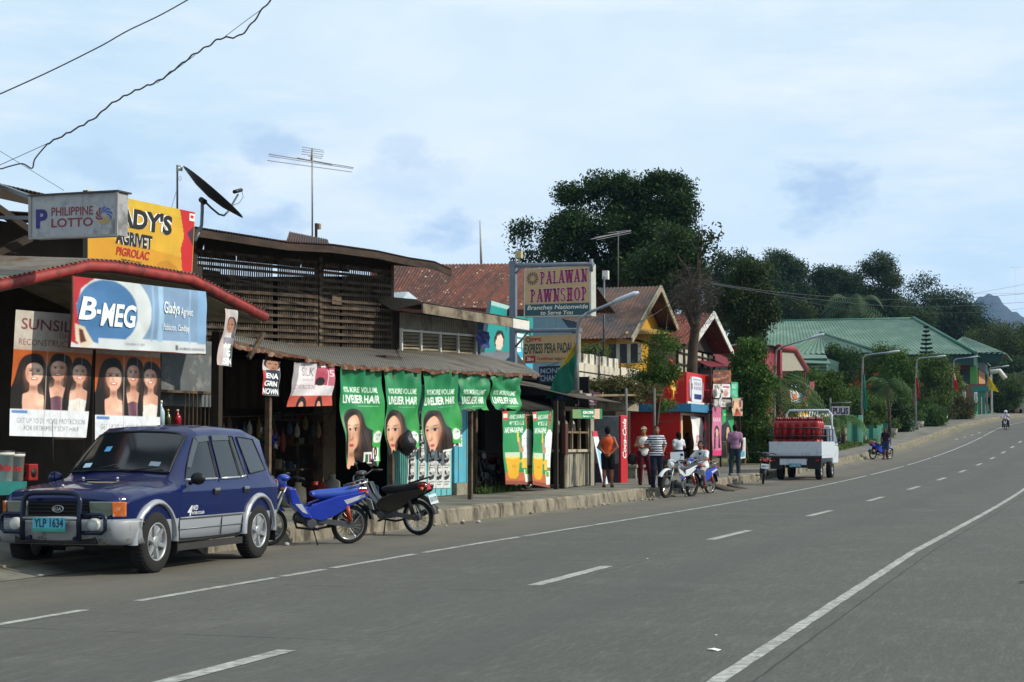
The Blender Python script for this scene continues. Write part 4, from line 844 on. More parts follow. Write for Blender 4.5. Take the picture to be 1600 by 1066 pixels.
def chef(TLp, TRp, BRp, BLp, X, label, seed):
 S = surf(AX(*TLp, X), AX(*TRp, X), AX(*BRp, X), AX(*BLp, X), ripple(.02, 1, 1, seed))
 L_ = [('rect', 0, .84, 1, 1, '#b5653e'), ('rect', 0, .95, 1, 1, '#8a4a38'), ('rect', .02, 0, .2, .12, '#c33'), ('rect', .03, .03, .18, .09, '#e8d8d0'), ('text', .25, .05, .75, .11, 'ANG SARAP', .01, .1, '#d8e6da'), ('text', .25, .135, .72, .195, 'MAY KNORR CUBE', .01, .1, '#d8e6da'), ('text', .06, .22, .7, .30, 'NAS WA-KARNE!', .02, .1, '#eef4ee'),
   ('ell', .84, .06, .1, .08, 0, '#1d1613'), ('ell', .84, .1, .09, .085, 0, '#9a6a50'), ('ell', .80, .085, .02, .008, 0, '#20140f'), ('ell', .88, .085, .02, .008, 0, '#20140f'), ('rect', .79, .12, .89, .132, '#2a1812'), ('rect', .8, .15, .88, .26, '#9a6a50'),
   ('poly', [(.66, .34), (.8, .25), (.9, .25), (1, .3), (1, .74), (.64, .74), (.64, .5)], '#dfe3e6')] + [('ell', .74 + .1 * (i % 2), .38 + .1 * (i // 2), .014, .008, 0, '#444') for i in range(6)] + [
   ('poly', [(.5, .38), (.6, .36), (.6, .52), (.7, .46), (.7, .56), (.54, .56)], '#c08a6c'), ('rect', .5, .3, .56, .42, '#d8c040'), ('rect', .84, .74, .96, .86, '#9a6a50'), ('poly', [(.06, .62), (.54, .62), (.5, .88), (.42, .92), (.18, .92), (.1, .88)], '#d8a424'), ('ell', .3, .62, .24, .03, 0, '#e6c860'), ('rect', .06, .56, .54, .62, '#b9cdb4'), ('rect', .5, .66, .62, .70, '#c8b040'), ('text', .24, .73, .38, .77, 'Knorr', .01, 0, '#8a6a18'),
   ('rect', .62, .64, .82, .78, '#d9b84a'), ('poly', [(.7, .8), (.98, .78), (1, .95), (.74, .97)], '#dfe2da'), ('rect', .74, .8, .92, .86, '#5aa03c')]
 tag(sheet('food_poster', S, L_, '#2c8a52', 80, 170, None, VC(.5, .08)), label, 'poster', 'food posters with a chef')
chef((784, 643), (831, 641), (832, 757), (789, 757), -12.98, 'green food poster of a chef and yellow mug, left one of two', 1)
chef((832, 644), (864, 641), (859, 763), (833, 757), -12.84, 'narrower green food poster of a chef, beside the plank shack', 3)
lv = thing('louvred_room', 'small grey upstairs room with louvred windows over the awning', 'house', PC2.at(690, 560))
b = MB(); b.slab(PC2.at(622, 548, -.02), PC2.at(746, 556, -.02), PC2.at(746, 512, -.02), PC2.at(622, 486, -.02), .1, 1); c0, c1 = PC2.at(746, 556), PC2.at(746, 505); b.slab(c0, c0 - PC2.n * 3, c1 - PC2.n * 3, c1, .1, 0)
n = 34
for k in range(n):
 x0 = 626 + 118 * k / n; f = (x0 - 626) / 118; b.slab(PC2.at(x0, 515 + 9 * f, .03), PC2.at(x0 + 2.5, 515 + 9 * f, .03), PC2.at(x0 + 2.5, 488 + 16 * f, .03), PC2.at(x0, 488 + 16 * f, .03), .03)
b.build('siding', [M('#8d887c', .8, .2, 3, stain='#5d564a', stainsc=2, amt=.4), MDARK], lv, world=True)
for i, (xa, xb) in enumerate(((629, 656), (659, 686), (689, 714), (717, 742))):
 b = MB()
 for r_ in range(6):
  y_ = 518 + 7 * i * .33 + r_ * 5.6; dy = .9
  if y_ > 551: break
  b.slab(PC2.at(xa, y_ + 4.4, .08), PC2.at(xb, y_ + 4.4 + dy, .08), PC2.at(xb, y_ + dy, -.02), PC2.at(xa, y_, -.02), .015)
 b.build('louvre', M('#8a8068', .8, .25, 3, stain='#5a5140', stainsc=2, amt=.4), lv, world=True)
b = MB()
for px in (627, 657.5, 687.5, 715.5, 743.5): b.bar(PC2.at(px, 554, .07), PC2.at(px, 513 + (px - 627) * .08, .07), .06, .05)
b.bar(PC2.at(626, 516, .07), PC2.at(745, 525, .07), .06, .05); b.build('window_frame', MWHITE, lv, world=True)
b = MB(); F0, F1 = PC2.at(661, 474, .9), PC2.at(826, 502, .9)
b.slab(F0 - V((0, 0, .22)), F1 - V((0, 0, .22)), F1, F0, .04); b.build('fascia', M('#7d7260', .9, .3, 3, .3, stain='#4a4034', stainsc=2, amt=.5), lv, world=True)
b = MB(); b.slab(F0.lerp(F1, .83) - V((0, 0, .23)) + PC2.n * .02, F1 - V((0, 0, .23)) + PC2.n * .02, F1 + PC2.n * .02, F0.lerp(F1, .83) + PC2.n * .02, .02); b.build('end_board', MWHITE, lv, world=True)
b = MB(); b.corr(F0 + V((0, 0, .02)), F1 + V((0, 0, .02)), F1 - PC2.n * 4 + V((0, 0, .5)), F0 - PC2.n * 4 + V((0, 0, .5)), .085, .014); q = PC2.at(612, 484, .2); b.slab(q, F0, F0 + V((0, 0, .1)) - PC2.n * .2, q + V((0, 0, .35)) - PC2.n * .6, .03); b.build('roof', M('#4b453d', .8, .3, 2, stain='#3a2a20', stainsc=1, amt=.4), lv, world=True)
q = PC2.at(756, 535, .3); S = surf(q + V((-.1, -.28, .32)), q + V((.1, .12, .25)), q + V((.1, .1, -.15)), q + V((-.1, -.2, -.1)), ripple(.05, 2, 1, 1))
tag(sheet('washing', S, [('noise', 4, 8, .2, .2, '#5a5f9a')], '#3f4680', 16, 16, None, VC(.8, .2)), 'crumpled violet cloth drying at the end of the louvred room', 'cloth')
px0 = AX(802, 500, -14.7); PS = Plane((px0.x, px0.y), (px0.x + .92, px0.y - .39))
fr = thing('sign_frame', 'blue grey steel frame carrying the pawnshop signs', 'sign frame', (px0.x, px0.y, KERB))
MBLU = M('#66707c', .6, .15, 5, name='blue_grey_paint')
b = MB(); b.bar((px0.x, px0.y, KERB), PS.at(802, 408), .17, .17); b.build('post', MBLU, fr, world=True)
for (xa, ya, xb, yb) in ((800, 415, 927, 413), (803, 517, 908, 516)): b = MB(); b.tube([PS.at(xa, ya), PS.at(xb, yb)], .06, 10); b.build('top_bar', MBLU, fr, world=True)
b = MB(); b.tube([PS.at(924, 405), PS.at(924, 424)], .05, 8); b.build('end_cap', MBLU, fr, world=True)
for xa, ya, xb, yb in ((803, 430, 815, 417), (803, 545, 825, 519)): b = MB(); b.tube([PS.at(xa, ya), PS.at(xb, yb)], .03, 8); b.build('brace', MBLU, fr, world=True)
for xa, ya, yb in ((830, 414, 424), (910, 413, 420), (828, 517, 525), (894, 516, 524)): b = MB(); b.tube([PS.at(xa, ya), PS.at(xa, yb)], .02, 6); b.build('hanger', MBLU, fr, world=True)
def slab_word(bmo, S, box, word, mats, ws=None):
 """slab-serif capitals: block strokes with feet, a pale outline sheet behind"""
 u0, v0, u1, v1 = box; n = len(word); ws = ws or [1] * n; tot = sum(ws); x = u0
 for ch, w_ in zip(word, ws):
  cw = (u1 - u0) * w_ / tot; a, c = x + cw * .05, x + cw * .95; x += cw
  for off, gx, mi in ((.004, .0035, mats[0]), (.008, 0, mats[1])):
   gv = gx * 2.2; st = cw * .28; sv = (v1 - v0) * .13
   X = lambda t: a + (c - a) * t
   Y = lambda t: v1 - (v1 - v0) * t
   def R_(xa, ya, xb, yb):
    bmo.add([S(xa - gx, ya + gv, off), S(xb + gx, ya + gv, off), S(xb + gx, yb - gv, off), S(xa - gx, yb - gv, off)], ((0, 1, 2, 3),), mi)
   def D_(p, q, wd):
    bmo.add([S(p[0] - wd / 2 - gx, p[1] + gv * .5, off), S(p[0] + wd / 2 + gx, p[1] + gv * .5, off), S(q[0] + wd / 2 + gx, q[1] - gv * .5, off), S(q[0] - wd / 2 - gx, q[1] - gv * .5, off)], ((0, 1, 2, 3),), mi)
   def foot(t, base, w2=.3): R_(X(t) - cw * w2 / 2, Y(base) + (sv if base else 0) , X(t) + cw * w2 / 2, Y(base) - (0 if base else sv))
   def arc(cx_, cy_, rx, ry, a0, a1, wd):
    m_ = 10; vs = []
    for i in range(m_ + 1):
     t = R(a0 + (a1 - a0) * i / m_); vs += [S(cx_ + (rx + gx) * math.cos(t), cy_ - (ry + gv) * math.sin(t), off), S(cx_ + (rx - wd - gx) * math.cos(t), cy_ - (ry - wd * 1.25 - gv) * math.sin(t), off)]
    bmo.add(vs, [(2 * i, 2 * i + 1, 2 * i + 3, 2 * i + 2) for i in range(m_)], mi)
   h = v1 - v0
   if ch in 'PLHN': R_(X(.16), Y(0), X(.16) + st, Y(1)); foot(.25, 0, .44); foot(.25, 1, .44)
   if ch == 'P': arc(X(.40), Y(.72), cw * .42, h * .28, -90, 90, st * .9); R_(X(.3), Y(.9), X(.45), Y(1)); R_(X(.3), Y(.44), X(.45), Y(.54))
   if ch == 'L': R_(X(.16), Y(0), X(.95), Y(.13)); R_(X(.82), Y(0), X(.95), Y(.3))
   if ch == 'H': R_(X(.84) - st, Y(0), X(.84), Y(1)); foot(.75, 0, .44); foot(.75, 1, .44); R_(X(.2), Y(.44), X(.8), Y(.57))
   if ch == 'N': R_(X(.9) - st * .6, Y(0), X(.9), Y(1)); D_((X(.80), Y(0)), (X(.22), Y(1)), st * 1.15); foot(.85, 1, .4)
   if ch == 'A': D_((X(.14), Y(0)), (X(.5), Y(1)), st * .7); D_((X(.82), Y(0)), (X(.5), Y(1)), st * 1.2); R_(X(.3), Y(.26), X(.7), Y(.37)); foot(.14, 0, .36); foot(.84, 0, .4)
   if ch == 'W': D_((X(.28), Y(0)), (X(.1), Y(1)), st); D_((X(.3), Y(0)), (X(.5), Y(1)), st * .6); D_((X(.7), Y(0)), (X(.5), Y(1)), st); D_((X(.72), Y(0)), (X(.9), Y(1)), st * .6); foot(.1, 1, .36); foot(.9, 1, .34); foot(.5, 1, .3)
   if ch == 'O': arc(X(.5), Y(.5), cw * .46, h * .52, 0, 360, st)
   if ch == 'S': arc(X(.5), Y(.74), cw * .40, h * .28, 20, 270, st * .9); arc(X(.5), Y(.27), cw * .42, h * .29, -160, 90, st * .9)
def sgem(b, S, u, v, ru, rv, mi):
 for k in range(14):
  a0, a1 = k * 2 * math.pi / 14, (k + .6) * 2 * math.pi / 14
  for r0, r1 in ((.97, 1.08), (.62, .9), (.44, .54)): b.add([S(u + ru * r_ * math.cos(a), v + rv * r_ * math.sin(a), .005) for r_, a in ((r0, a0), (r1, a0 + .12), (r1, a1 + .12), (r0, a1))], ((0, 1, 2, 3),), mi)
MPUR = M('#8a2357', .55, .15, 6); MNAVY = M('#221f3a', .6, .1)
pw = thing('pawnshop_sign', 'large tan pawnshop sign with purple lettering and a dark green foot', 'sign', PS.at(870, 495))
S = surf(PS.at(820, 421.5, .03), PS.at(922, 413.5, .03), PS.at(922.5, 493, .03), PS.at(819, 495, .03))
b = MB(); b.slab(S(-.008, 1.01, -.004), S(1.012, 1.01, -.004), S(1.012, -.012, -.004), S(-.008, -.012, -.004), .2); b.build('sign_box', M('#aeb0a8', .6, .12, 4), pw, world=True)
b = MB(); b.add([S(.012, .015, 0), S(.985, .015, 0), S(.985, .745, 0), S(.012, .745, 0)], ((0, 1, 2, 3),), 0); b.add([S(.012, .745, 0), S(.985, .745, 0), S(.985, .985, 0), S(.012, .985, 0)], ((0, 1, 2, 3),), 1)
b.build('panel', [M('#b59468', .5, .1, 2, stain='#a38258', stainsc=1.5, amt=.3), M('#17464f', .5, .1, 3)], pw, world=True)
b = MB(); slab_word(b, S, (.235, .07, .965, .335), 'PALAWAN', (1, 0), (1, 1.05, .9, 1.05, 1.35, 1.05, 1.1)); slab_word(b, S, (.085, .43, .965, .705), 'PAWNSHOP', (1, 0), (1, 1.05, 1.35, 1.1, .9, 1.1, 1.05, 1)); sgem(b, S, .125, .2, .085, .125, 2)
b.text(S, (.05, .77, .965, .86), 'Branches Nationwide', 1, .012, .15, .005); b.text(S, (.255, .885, .745, .97), 'to Serve You', 1, .012, .15, .005)
b.build('lettering', [MPUR, M('#d9d4c6', .6, .05), MNAVY], pw, world=True)
pr = thing('remittance_sign', 'smaller tan sign for express money transfer below the pawnshop sign', 'sign', PS.at(860, 567))
S = surf(PS.at(818, 525.5, .03), PS.at(902, 521.5, .03), PS.at(902, 566, .03), PS.at(817.5, 567.5, .03))
b = MB(); b.slab(S(-.01, 1.01, -.004), S(1.01, 1.01, -.004), S(1.01, -.01, -.004), S(-.01, -.01, -.004), .12); b.build('sign_box', M('#8d8878', .6, .12, 4), pr, world=True)
b = MB(); b.add([S(.012, .02, 0), S(.988, .02, 0), S(.988, .98, 0), S(.012, .98, 0)], ((0, 1, 2, 3),)); b.build('panel', M('#ad8d63', .5, .1, 2), pr, world=True)
b = MB(); sgem(b, S, .09, .14, .05, .1, 2); b.text(S, (.15, .08, .34, .21), 'PPS', 0, .03, 0, .005); b.text(S, (.025, .29, .985, .66), 'EXPRESS PERA PADALA', 3, .02, 0, .005)
b.add([S(.04, .75, .004), S(.23, .73, .004), S(.23, .97, .004), S(.04, .98, .004)], ((0, 1, 2, 3),), 0); b.text(S, (.07, .79, .2, .93), '3Bro', 1, .02, .1, .008); b.text(S, (.26, .78, .48, .92), 'Ta padala', 0, .01, 0, .005); b.text(S, (.49, .80, .97, .93), 'na! dagul ni mahal', 2, .01, 0, .005)
b.build('lettering', [M('#9c1c28', .6, .1), M('#d9d4c6', .6, .05), MNAVY, M('#0f3a33', .6, .1)], pr, world=True)
t = thing('money_changer_sign', 'dark blue sign reading MONEY CHANGER half hidden by the green flag', 'sign', PS.at(862, 598))
S = surf(PS.at(842, 573, -.1), PS.at(886, 571, -.1), PS.at(886, 597, -.1), PS.at(842, 598, -.1)); b = MB(); b.slab(S(0, 1), S(1, 1), S(1, 0), S(0, 0), .06); b.build('panel', M('#1d2b3c', .6, .15), t, world=True)
b = MB(); b.text(S, (.06, .12, .95, .45), 'MONEY', 0, .02, 0, .005); b.text(S, (.06, .55, .98, .92), 'CHANGER', 0, .02, 0, .005); b.build('lettering', M('#8fa6b8', .6), t, world=True)
q = PS.at(811, 398); b = MB(); b.box(q, (.17, .17, .2)); b.tube([q, PS.at(810, 415)], .02, 6); b.one('floodlight', M('#b3a277', .6, .15), 'small square floodlight on top of the pawnshop sign frame', 'lamp')
XT = -16.2; tw = thing('mural_hoarding', 'teal painted hoarding with a figure behind the pawnshop signs', 'hoarding', AX(800, 640, XT))
S = surf(AX(768, 470, XT), AX(833, 489, XT), AX(833, 592, XT), AX(752, 585, XT))
b = MB(); b.slab(S(0, 1, -.01), S(1, 1, -.01), S(1, 0, -.01), S(0, 0, -.01), .12); q = S(.5, 1, -.05); 
for u in (.1, .9): q = S(u, .9, -.1); b.bar((q.x, q.y, KERB), q, .12, .12)
b.build('frame', MSTEEL, tw, world=True)
sheet('panel', S, [('rect', 0, 0, 1, .05, '#9ac0bc'), ('poly', [(.55, .62), (1, .5), (1, 1), (.5, 1)], '#3fa3c0'), ('ell', .26, .5, .1, .13, 0, '#1d1612'), ('ell', .27, .54, .075, .11, 0, '#d9c0b0'), ('poly', [(.12, .78), (.22, .66), (.34, .66), (.44, .78), (.44, 1), (.1, 1)], '#a02f38'), ('rect', .52, .36, .56, .62, '#e4eeee'), ('rect', .52, .36, .98, .40, '#e4eeee'), ('rect', .52, .58, .72, .62, '#e4eeee'), ('rect', .62, .44, .72, .56, '#e4eeee'), ('rect', .76, .44, .84, .56, '#e4eeee'), ('rect', .88, .44, .98, .56, '#e4eeee'), ('text', .62, .70, .80, .86, 'S', .03, .2, '#dff0f4'), ('rect', .6, .88, .8, .92, '#c33')], '#1c8a86', 60, 60, tw, VC(.6, .08))
t = thing('striped_lean_to', 'small dark lean-to roof with red and white striped edge', 'shed', AX(775, 600, -15.2))
b = MB(); a_, c_ = AX(745, 566, -15.0), AX(785, 566, -15.0); r1, r2 = AX(752, 551, -16), AX(806, 549, -16); b.slab(a_, c_, r2, r1, .03); b.build('roof', M('#5e6165', .7, .2), t, world=True)
b = MB()
for k in range(10): u = k / 10; p, q = a_.lerp(c_, u), a_.lerp(c_, u + .1); b.slab(p - V((0, 0, .22)), q - V((0, 0, .22)), q, p, .02, k % 2)
b.build('fascia', [M('#8a3a34', .7), M('#b9b3a8', .7)], t, world=True)
b = MB(); b.poly([c_ - V((0, 0, .25)), AX(838, 592, -15.0), r2], V((-.1, .3, 0))); b.bar((c_.x, c_.y, KERB), c_, .1, .1); b.build('end_wall', MDARK, t, world=True)
Yr = 53; rh = thing('rust_roof_house', 'low house under a big rusted corrugated roof beside the pawnshop sign', 'house', (-20, 51, KERB))
R0, R1 = AY(585, 414, Yr), AY(905, 411, Yr); E0, E1 = AY(560, 476, Yr - 4.2), AY(822, 484, Yr - 4.2)
b = MB(); b.corr(E0, E1, R1, R0, .12, .022); b.corr(R0, R1, R1 + V((0, 4.5, -1.3)), R0 + V((0, 4.5, -1.3)), .12, .022)
m, nt2, bs = _nt('streaked_rust'); N2, L2 = nt2.nodes, nt2.links; uvn = N2.new('ShaderNodeTexCoord'); _m = N2.new('ShaderNodeMapping'); L2.new(uvn.outputs['Object'], _m.inputs[0]); uvn = _m
st = nz2(1.0, 5, (2.6, .25, .25)); ft = nz2(6, 7, (2, .6, .6)); sp = nz2(5, 3, None, .4)
c_ = mixc(mr(st, .40, .60, 0, 1), (.055, .022, .016), (.125, .036, .022)); c_ = mixc(mr(ft, .5, .72, 0, .7), c_, (.24, .095, .05)); c_ = mixc(mr(sp, .66, .70, 0, .8), c_, (.5, .38, .28))
L2.new(c_, bs.inputs['Base Color']); bs.inputs['Roughness'].default_value = .9; MSTREAK = m
b.build('roof', MSTREAK, rh, world=True)
b = MB(); b.bar(E0 - V((0, 0, .1)), E1 - V((0, 0, .1)), .06, .2); b.build('ridge_cap', M('#5a2a22', .8, .3), rh, world=True)
b = MB(); b.bx(E0.x + .3, E0.y + .6, KERB, E1.x - .8, Yr + 4, E0.z - .1); b.build('wall', M('#2b4a5c', .8, .2, 2), rh, world=True)
q = AX(640, 464, -19); b = MB(); a0, a1, a2, a3 = AX(612, 476, -18), AX(622, 474, -18), AX(650, 466, -18), AX(635, 456, -18.6)
b.corr(AX(614, 474, -17.5), AX(626, 473, -17.5), AX(637, 456, -18.5), AX(614, 457, -18.5), .1, .015); b.slab(AX(626, 473, -17.5), AX(652, 467, -17.5), AX(638, 456, -17.7), AX(636, 457, -17.7), .05); b.bx(-19.5, AX(614, 474, -17.5).y, KERB, -18.2, AX(650, 474, -17.5).y, AX(626, 478, -18.2).z)
b.one('dormer_gable', M('#9aa6ac', .7, .15, 4), 'small pale gable end with a blue grey roof against the rusted roof', 'shed')
t = thing('roof_vent', 'cream striped cover standing on the rusted roof behind the pawnshop sign', 'roof vent', AY(880, 430, 51))
b = MB(); b.corr(AY(856, 424, 51), AY(925, 424, 51), AY(918, 414, 52), AY(866, 417, 52), .15, .03); b.build('cover', M('#a09a86', .8, .2), t, world=True)
b = MB(); [b.bar(AY(x, 424, 51), AY(x, 432, 51), .05) for x in (862,)]; b.build('support', MSTEEL, t, world=True)
XS = -12.85; SX = lambda x, y, o=0: AX(x, y, XS + o); ya, yb = SX(877, 765).y, SX(927, 760).y
sk = thing('plank_shack', 'grey plank market shack with a barred window next to the food posters', 'shack', (XS, (ya + yb) / 2, KERB))
b = MB(); n = 13; yw = SX(920, 760).y; ym = SX(880, 760).y
for k in range(n):
 y0 = ym + (yw - ym) * k / n; b.bx(XS - .03, y0, KERB + .03 + rs.uniform(0, .03), XS + rs.uniform(0, .012), y0 + (yw - ym) / n * .93, 1.22 + rs.uniform(-.01, .02))
b.build('plank_front', M('#8d8776', .9, .3, 4, .4, stain='#4a4338', stainsc=3, amt=.45, stretch=(1, 1, .25)), sk, world=True)
b = MB(); b.bx(XS - .4, ym - .1, 1.22, XS + .08, yw + .06, 1.29); b.build('counter', M('#a39a86', .85, .2, 4), sk, world=True)
b = MB()
for px in (881, 893, 905, 918): y = SX(px, 700).y; b.bx(XS - .05, y, 1.29, XS + .02, y + .08, 2.35)
b.bx(XS - .05, ym, 2.3, XS + .03, yw, 2.42); b.bx(XS - .04, ym, 1.72, XS + .01, yw, 1.77); b.build('window_frame', MWOOD2, sk, world=True)
b = MB(); b.bx(XS - 2.2, ya, KERB, XS - 2.1, yb + .4, 2.6); b.bx(XS - 2.1, yb + .32, KERB, XS - .05, yb + .4, 2.5); b.build('wall', MDARK, sk, world=True)
b = MB(); y = SX(923, 700).y; b.bx(XS - .06, y, KERB, XS, y + .35, 2.5); b.build('side_board', M('#8a8577', .85, .25, 3), sk, world=True)
for px, w_ in ((866, .1), (876, .12)):
 y = SX(px, 760).y; b = MB(); b.bar((XS + .05, y, KERB), (XS + .05, y, 2.55), w_, w_); b.build('post', MDARK, sk, world=True)
b = MB(); b.corr((XS + .55, ya - .3, 2.62), (XS + .35, yb + 1.8, 2.6), (XS - 2.3, yb + 1.8, 3.2), (XS - 2.3, ya - .3, 3.3), .085, .014); b.build('roof', M('#4a443c', .85, .3, 2), sk, world=True)
b = MB(); y = SX(872, 700).y; b.bx(XS + .1, y, 1.15, XS + .2, y + .25, 1.95); b.build('meter_box', M('#4a2a20', .8), sk, world=True)
for k, px in enumerate((887, 899, 910)):
 y = SX(px, 700).y; b = MB(); b.tube([(XS - .3, y, 2.3), (XS - .3, y, 2.1), (XS - .3, y, 2.0), (XS - .3, y, 1.8), (XS - .3, y, 1.72)], [.01, .02, .09, .12, .05], 8); b.one('hanging_bundle', M(('#8f8a7e', '#6a6458', '#a39c8c')[k], .6, .2, 8), ('left', 'middle darker', 'right')[k] + ' one of three pale bundles hanging in the shack window', 'bundle', 'bundles hanging in the shack window')
S = surf(AX(895, 640, XS + .35), AX(941, 639, XS + .35), AX(941, 655, XS + .35), AX(895, 654, XS + .35))
t = thing('hanging_sign', 'small green snack sign hanging from the shack roof', 'sign', S(.5, 1)); sheet('panel', S, [('poly', [(0, 0), (.25, 0), (.3, 1), (0, 1)], '#6a8a5a'), ('rect', .72, 0, .9, 1, '#c8a890'), ('text', .34, .2, .7, .5, 'KNORR', .03, 0, '#eef2e6'), ('text', .33, .6, .72, .82, 'Savor rich', .01, 0, '#d8e4c8')], '#20784f', 60, 24, t, thick=.03)
b = MB(); b.tube([S(.1, 0), S(.1, -.6)], .008, 5); b.build('wire', MSTEEL, t, world=True)
yF = 48.6; fx0, fx1 = AY(930, 700, yF).x, AY(967, 700, yF).x; fd = .62
fg = thing('drinks_fridge', 'tall red and grey soft drink fridge standing beside the plank shack', 'fridge', ((fx0 + fx1) / 2, yF + .3, KERB))
b = MB(); b.bx(fx0, yF, KERB, fx1, yF + fd + .12, KERB + 1.98); b.build('cabinet', M('#7d8082', .5, .1, 3, stain='#66686a', stainsc=2), fg, world=True, bevel=.02)
b = MB(); b.bx(fx1 + .002, yF - .01, KERB + .02, fx1 + .07, yF + fd + .13, KERB + 2.0); b.build('door', M('#b3141d', .35, .08), fg, world=True, bevel=.015)
Sv = surf(V((fx1 + .075, yF + .48, KERB + .75)), V((fx1 + .075, yF + .48, KERB + 1.95)), V((fx1 + .075, yF + .18, KERB + 1.95)), V((fx1 + .075, yF + .18, KERB + .75)))
Sv2 = lambda u, v, o=0: V((fx1 + .076 + o, yF + .14 + .42 * v, KERB + .75 + 1.15 * u)); b = MB(); b.text(Sv2, (0, 0, 1, 1), 'Coca-Cola', 0, .02, .3, .002); b.build('lettering', TW, fg, world=True)
b = MB(); b.bx(fx0 - .02, yF - .012, KERB + .02, fx1 - .01, yF - .003, KERB + .6); b.build('base_panel', M('#3c3440', .5), fg, world=True)
q = AX(930, 757, -12.6); S = surf(q + V((-.05, -.12, 1.45)), q + V((0, .22, 1.45)), q + V((.3, .25, 0)), q + V((.25, -.09, 0)))
tag(sheet('leaning_board', S, [('rect', 0, 0, 1, .1, '#b0303a'), ('ell', .5, .2, .4, .1, 0, '#d8dce0'), ('poly', [(.2, .3), (.8, .3), (.7, 1), (.3, 1)], '#7fb0d0'), ('rect', 0, .85, 1, 1, '#c8d4dc')], '#d6dade', 20, 60, None, VC(.5, .08), thick=.02), 'narrow white and blue board leaning beside the fridge', 'board')
ln = thing('thatched_lean_to', 'sagging brown thatched lean-to between the shack and the red kiosk', 'lean-to', (-14, 54, KERB))
T0, T1 = AX(905, 612, -14.2), AX(1010, 622, -14.2); T2, T3 = AX(1000, 596, -16.5), AX(918, 598, -16.5)
b = MB(); rt = random.Random(8)
for k in range(420):
 u, v = rt.random(), rt.random(); p = T0.lerp(T1, u).lerp(T3.lerp(T2, u), v) + V((0, 0, rt.uniform(-.05, .1))); d = (T0.lerp(T1, u) - T3.lerp(T2, u)).normalized(); sd_ = V((0, 1, 0)) * rt.uniform(.05, .14); L_ = rt.uniform(.4, .8); w_ = V((0, rt.uniform(-.2, .2), -rt.uniform(.0, .12)))
 b.add((p, p + sd_, p + sd_ + d * L_ + w_, p + d * L_ + w_), ((0, 1, 2, 3),), k % 3)
b.slab(T0 - V((0, 0, .08)), T1 - V((0, 0, .08)), T2 - V((0, 0, .08)), T3 - V((0, 0, .08)), .05, 2)
b.build('thatch', [M('#6b5a38', .95, .3, 5), M('#514127', .95, .3, 5), M('#3d3120', .95, .3, 5)], ln, world=True)
b = MB(); b.bx(-18.5, T0.y - .5, KERB, -18.4, T1.y + 1, 3.0); b.build('wall', MDARK, ln, world=True)
for px in (979, 1023):
 q = AX(px, 752, -13.1 if px == 979 else -12.55); b = MB(); b.tube([(q.x, q.y, KERB), (q.x, q.y, AX(px, 607, q.x).z)], .04, 8); b.build('post', M('#5f5d58', .8, .3, 4), ln, world=True)
b = MB(); b.bar(AX(925, 618, -13.4), AX(1034, 617, -13.2), .06); b.build('beam', MWOOD2, ln, world=True)
S = surf(AX(905, 612, -14), AX(938, 613, -14), AX(930, 640, -14), AX(903, 640, -14)); tag(sheet('dark_board', S, [('text', .05, .08, .6, .3, 'PORK', .01, 0, '#a89aa0'), ('text', .2, .36, .8, .58, 'MEAL', .01, 0, '#a89aa0'), ('rect', .3, .68, .9, .72, '#8a7a82'), ('rect', .1, .85, .9, .88, '#8a7a82')], '#3a1c28', 30, 30, None, VC(.7, .2), thick=.02), 'small maroon notice board under the thatched lean-to', 'notice board')
b = MB(); b.lathe(AX(872, 619, -13.2), (0, 0, 1), [(0, -.1), (.12, -.09), (.14, .05), (.1, .1), (0, .1)], 12); b.one('blue_bucket', M('#1f4f9a', .4, .1), 'small blue bucket stuffed among things on the shack roof', 'bucket')
rb = random.Random(4)
for k in range(8):
 q = AX(868 + k * 7, 618 + rb.uniform(-4, 4), -13.3); b = MB(); s_ = rb.uniform(.12, .2); b.box(q, (s_, s_ * 1.2, s_ * .7), 0, rb.uniform(0, 3)); b.one('roof_clutter', M(('#8b8680', '#5a2a2a', '#3a4a5a', '#a39c90')[k % 4], .7, .3, 6), ('pale grey', 'maroon', 'slate blue', 'beige')[k % 4] + ' bundle of odds and ends stored on the ' + ('left' if k < 4 else 'right') + ' of the shack roof', 'bundle', 'odds and ends on the shack roof', bevel=.02)
t = thing('street_barrow', 'grey concrete bench block by the thatched lean-to post', 'bench', AX(990, 748, -13.4)); q = AX(990, 744, -13.5)
b = MB(); b.bx(q.x - .25, q.y - .6, KERB + .42, q.x + .25, q.y + .6, KERB + .5); b.build('seat', MCONC, t, world=True)
for dy in (-.45, .45): b = MB(); b.bx(q.x - .2, q.y + dy - .08, KERB, q.x + .2, q.y + dy + .08, KERB + .42); b.build('leg', MCONC, t, world=True)
q = AX(1047, 742, -13.2); b = MB(); b.lathe((q.x, q.y, KERB), (0, 0, 1), [(0, 0), (.2, 0), (.24, .2), (.25, .6), (.2, .62), (.19, .55), (0, .5)], 16); b.one('rubbish_drum', M('#3b342c', .8, .3, 4), 'dark drum standing by the red kiosk wall', 'drum')
XK = -13.95; k0, k1 = AX(1063, 740, XK).y, AX(1108, 740, XK).y; kx = AY(985, 700, k0).x
kz = lambda y, px=1085: AX(px, y, XK).z
kk = thing('red_kiosk', 'bright red kiosk with blue cornice and oval sign', 'kiosk', (XK - 1, (k0 + k1) / 2, KERB))
MRED = M('#b5140d', .5, .1, 3, stain='#8a120e', stainsc=1.5, amt=.3, name='kiosk_red')
zc0, zc1 = kz(645), kz(633); zt = kz(585); dy0, dy1 = AX(1066, 700, XK).y, AX(1101, 700, XK).y; zd = kz(650)
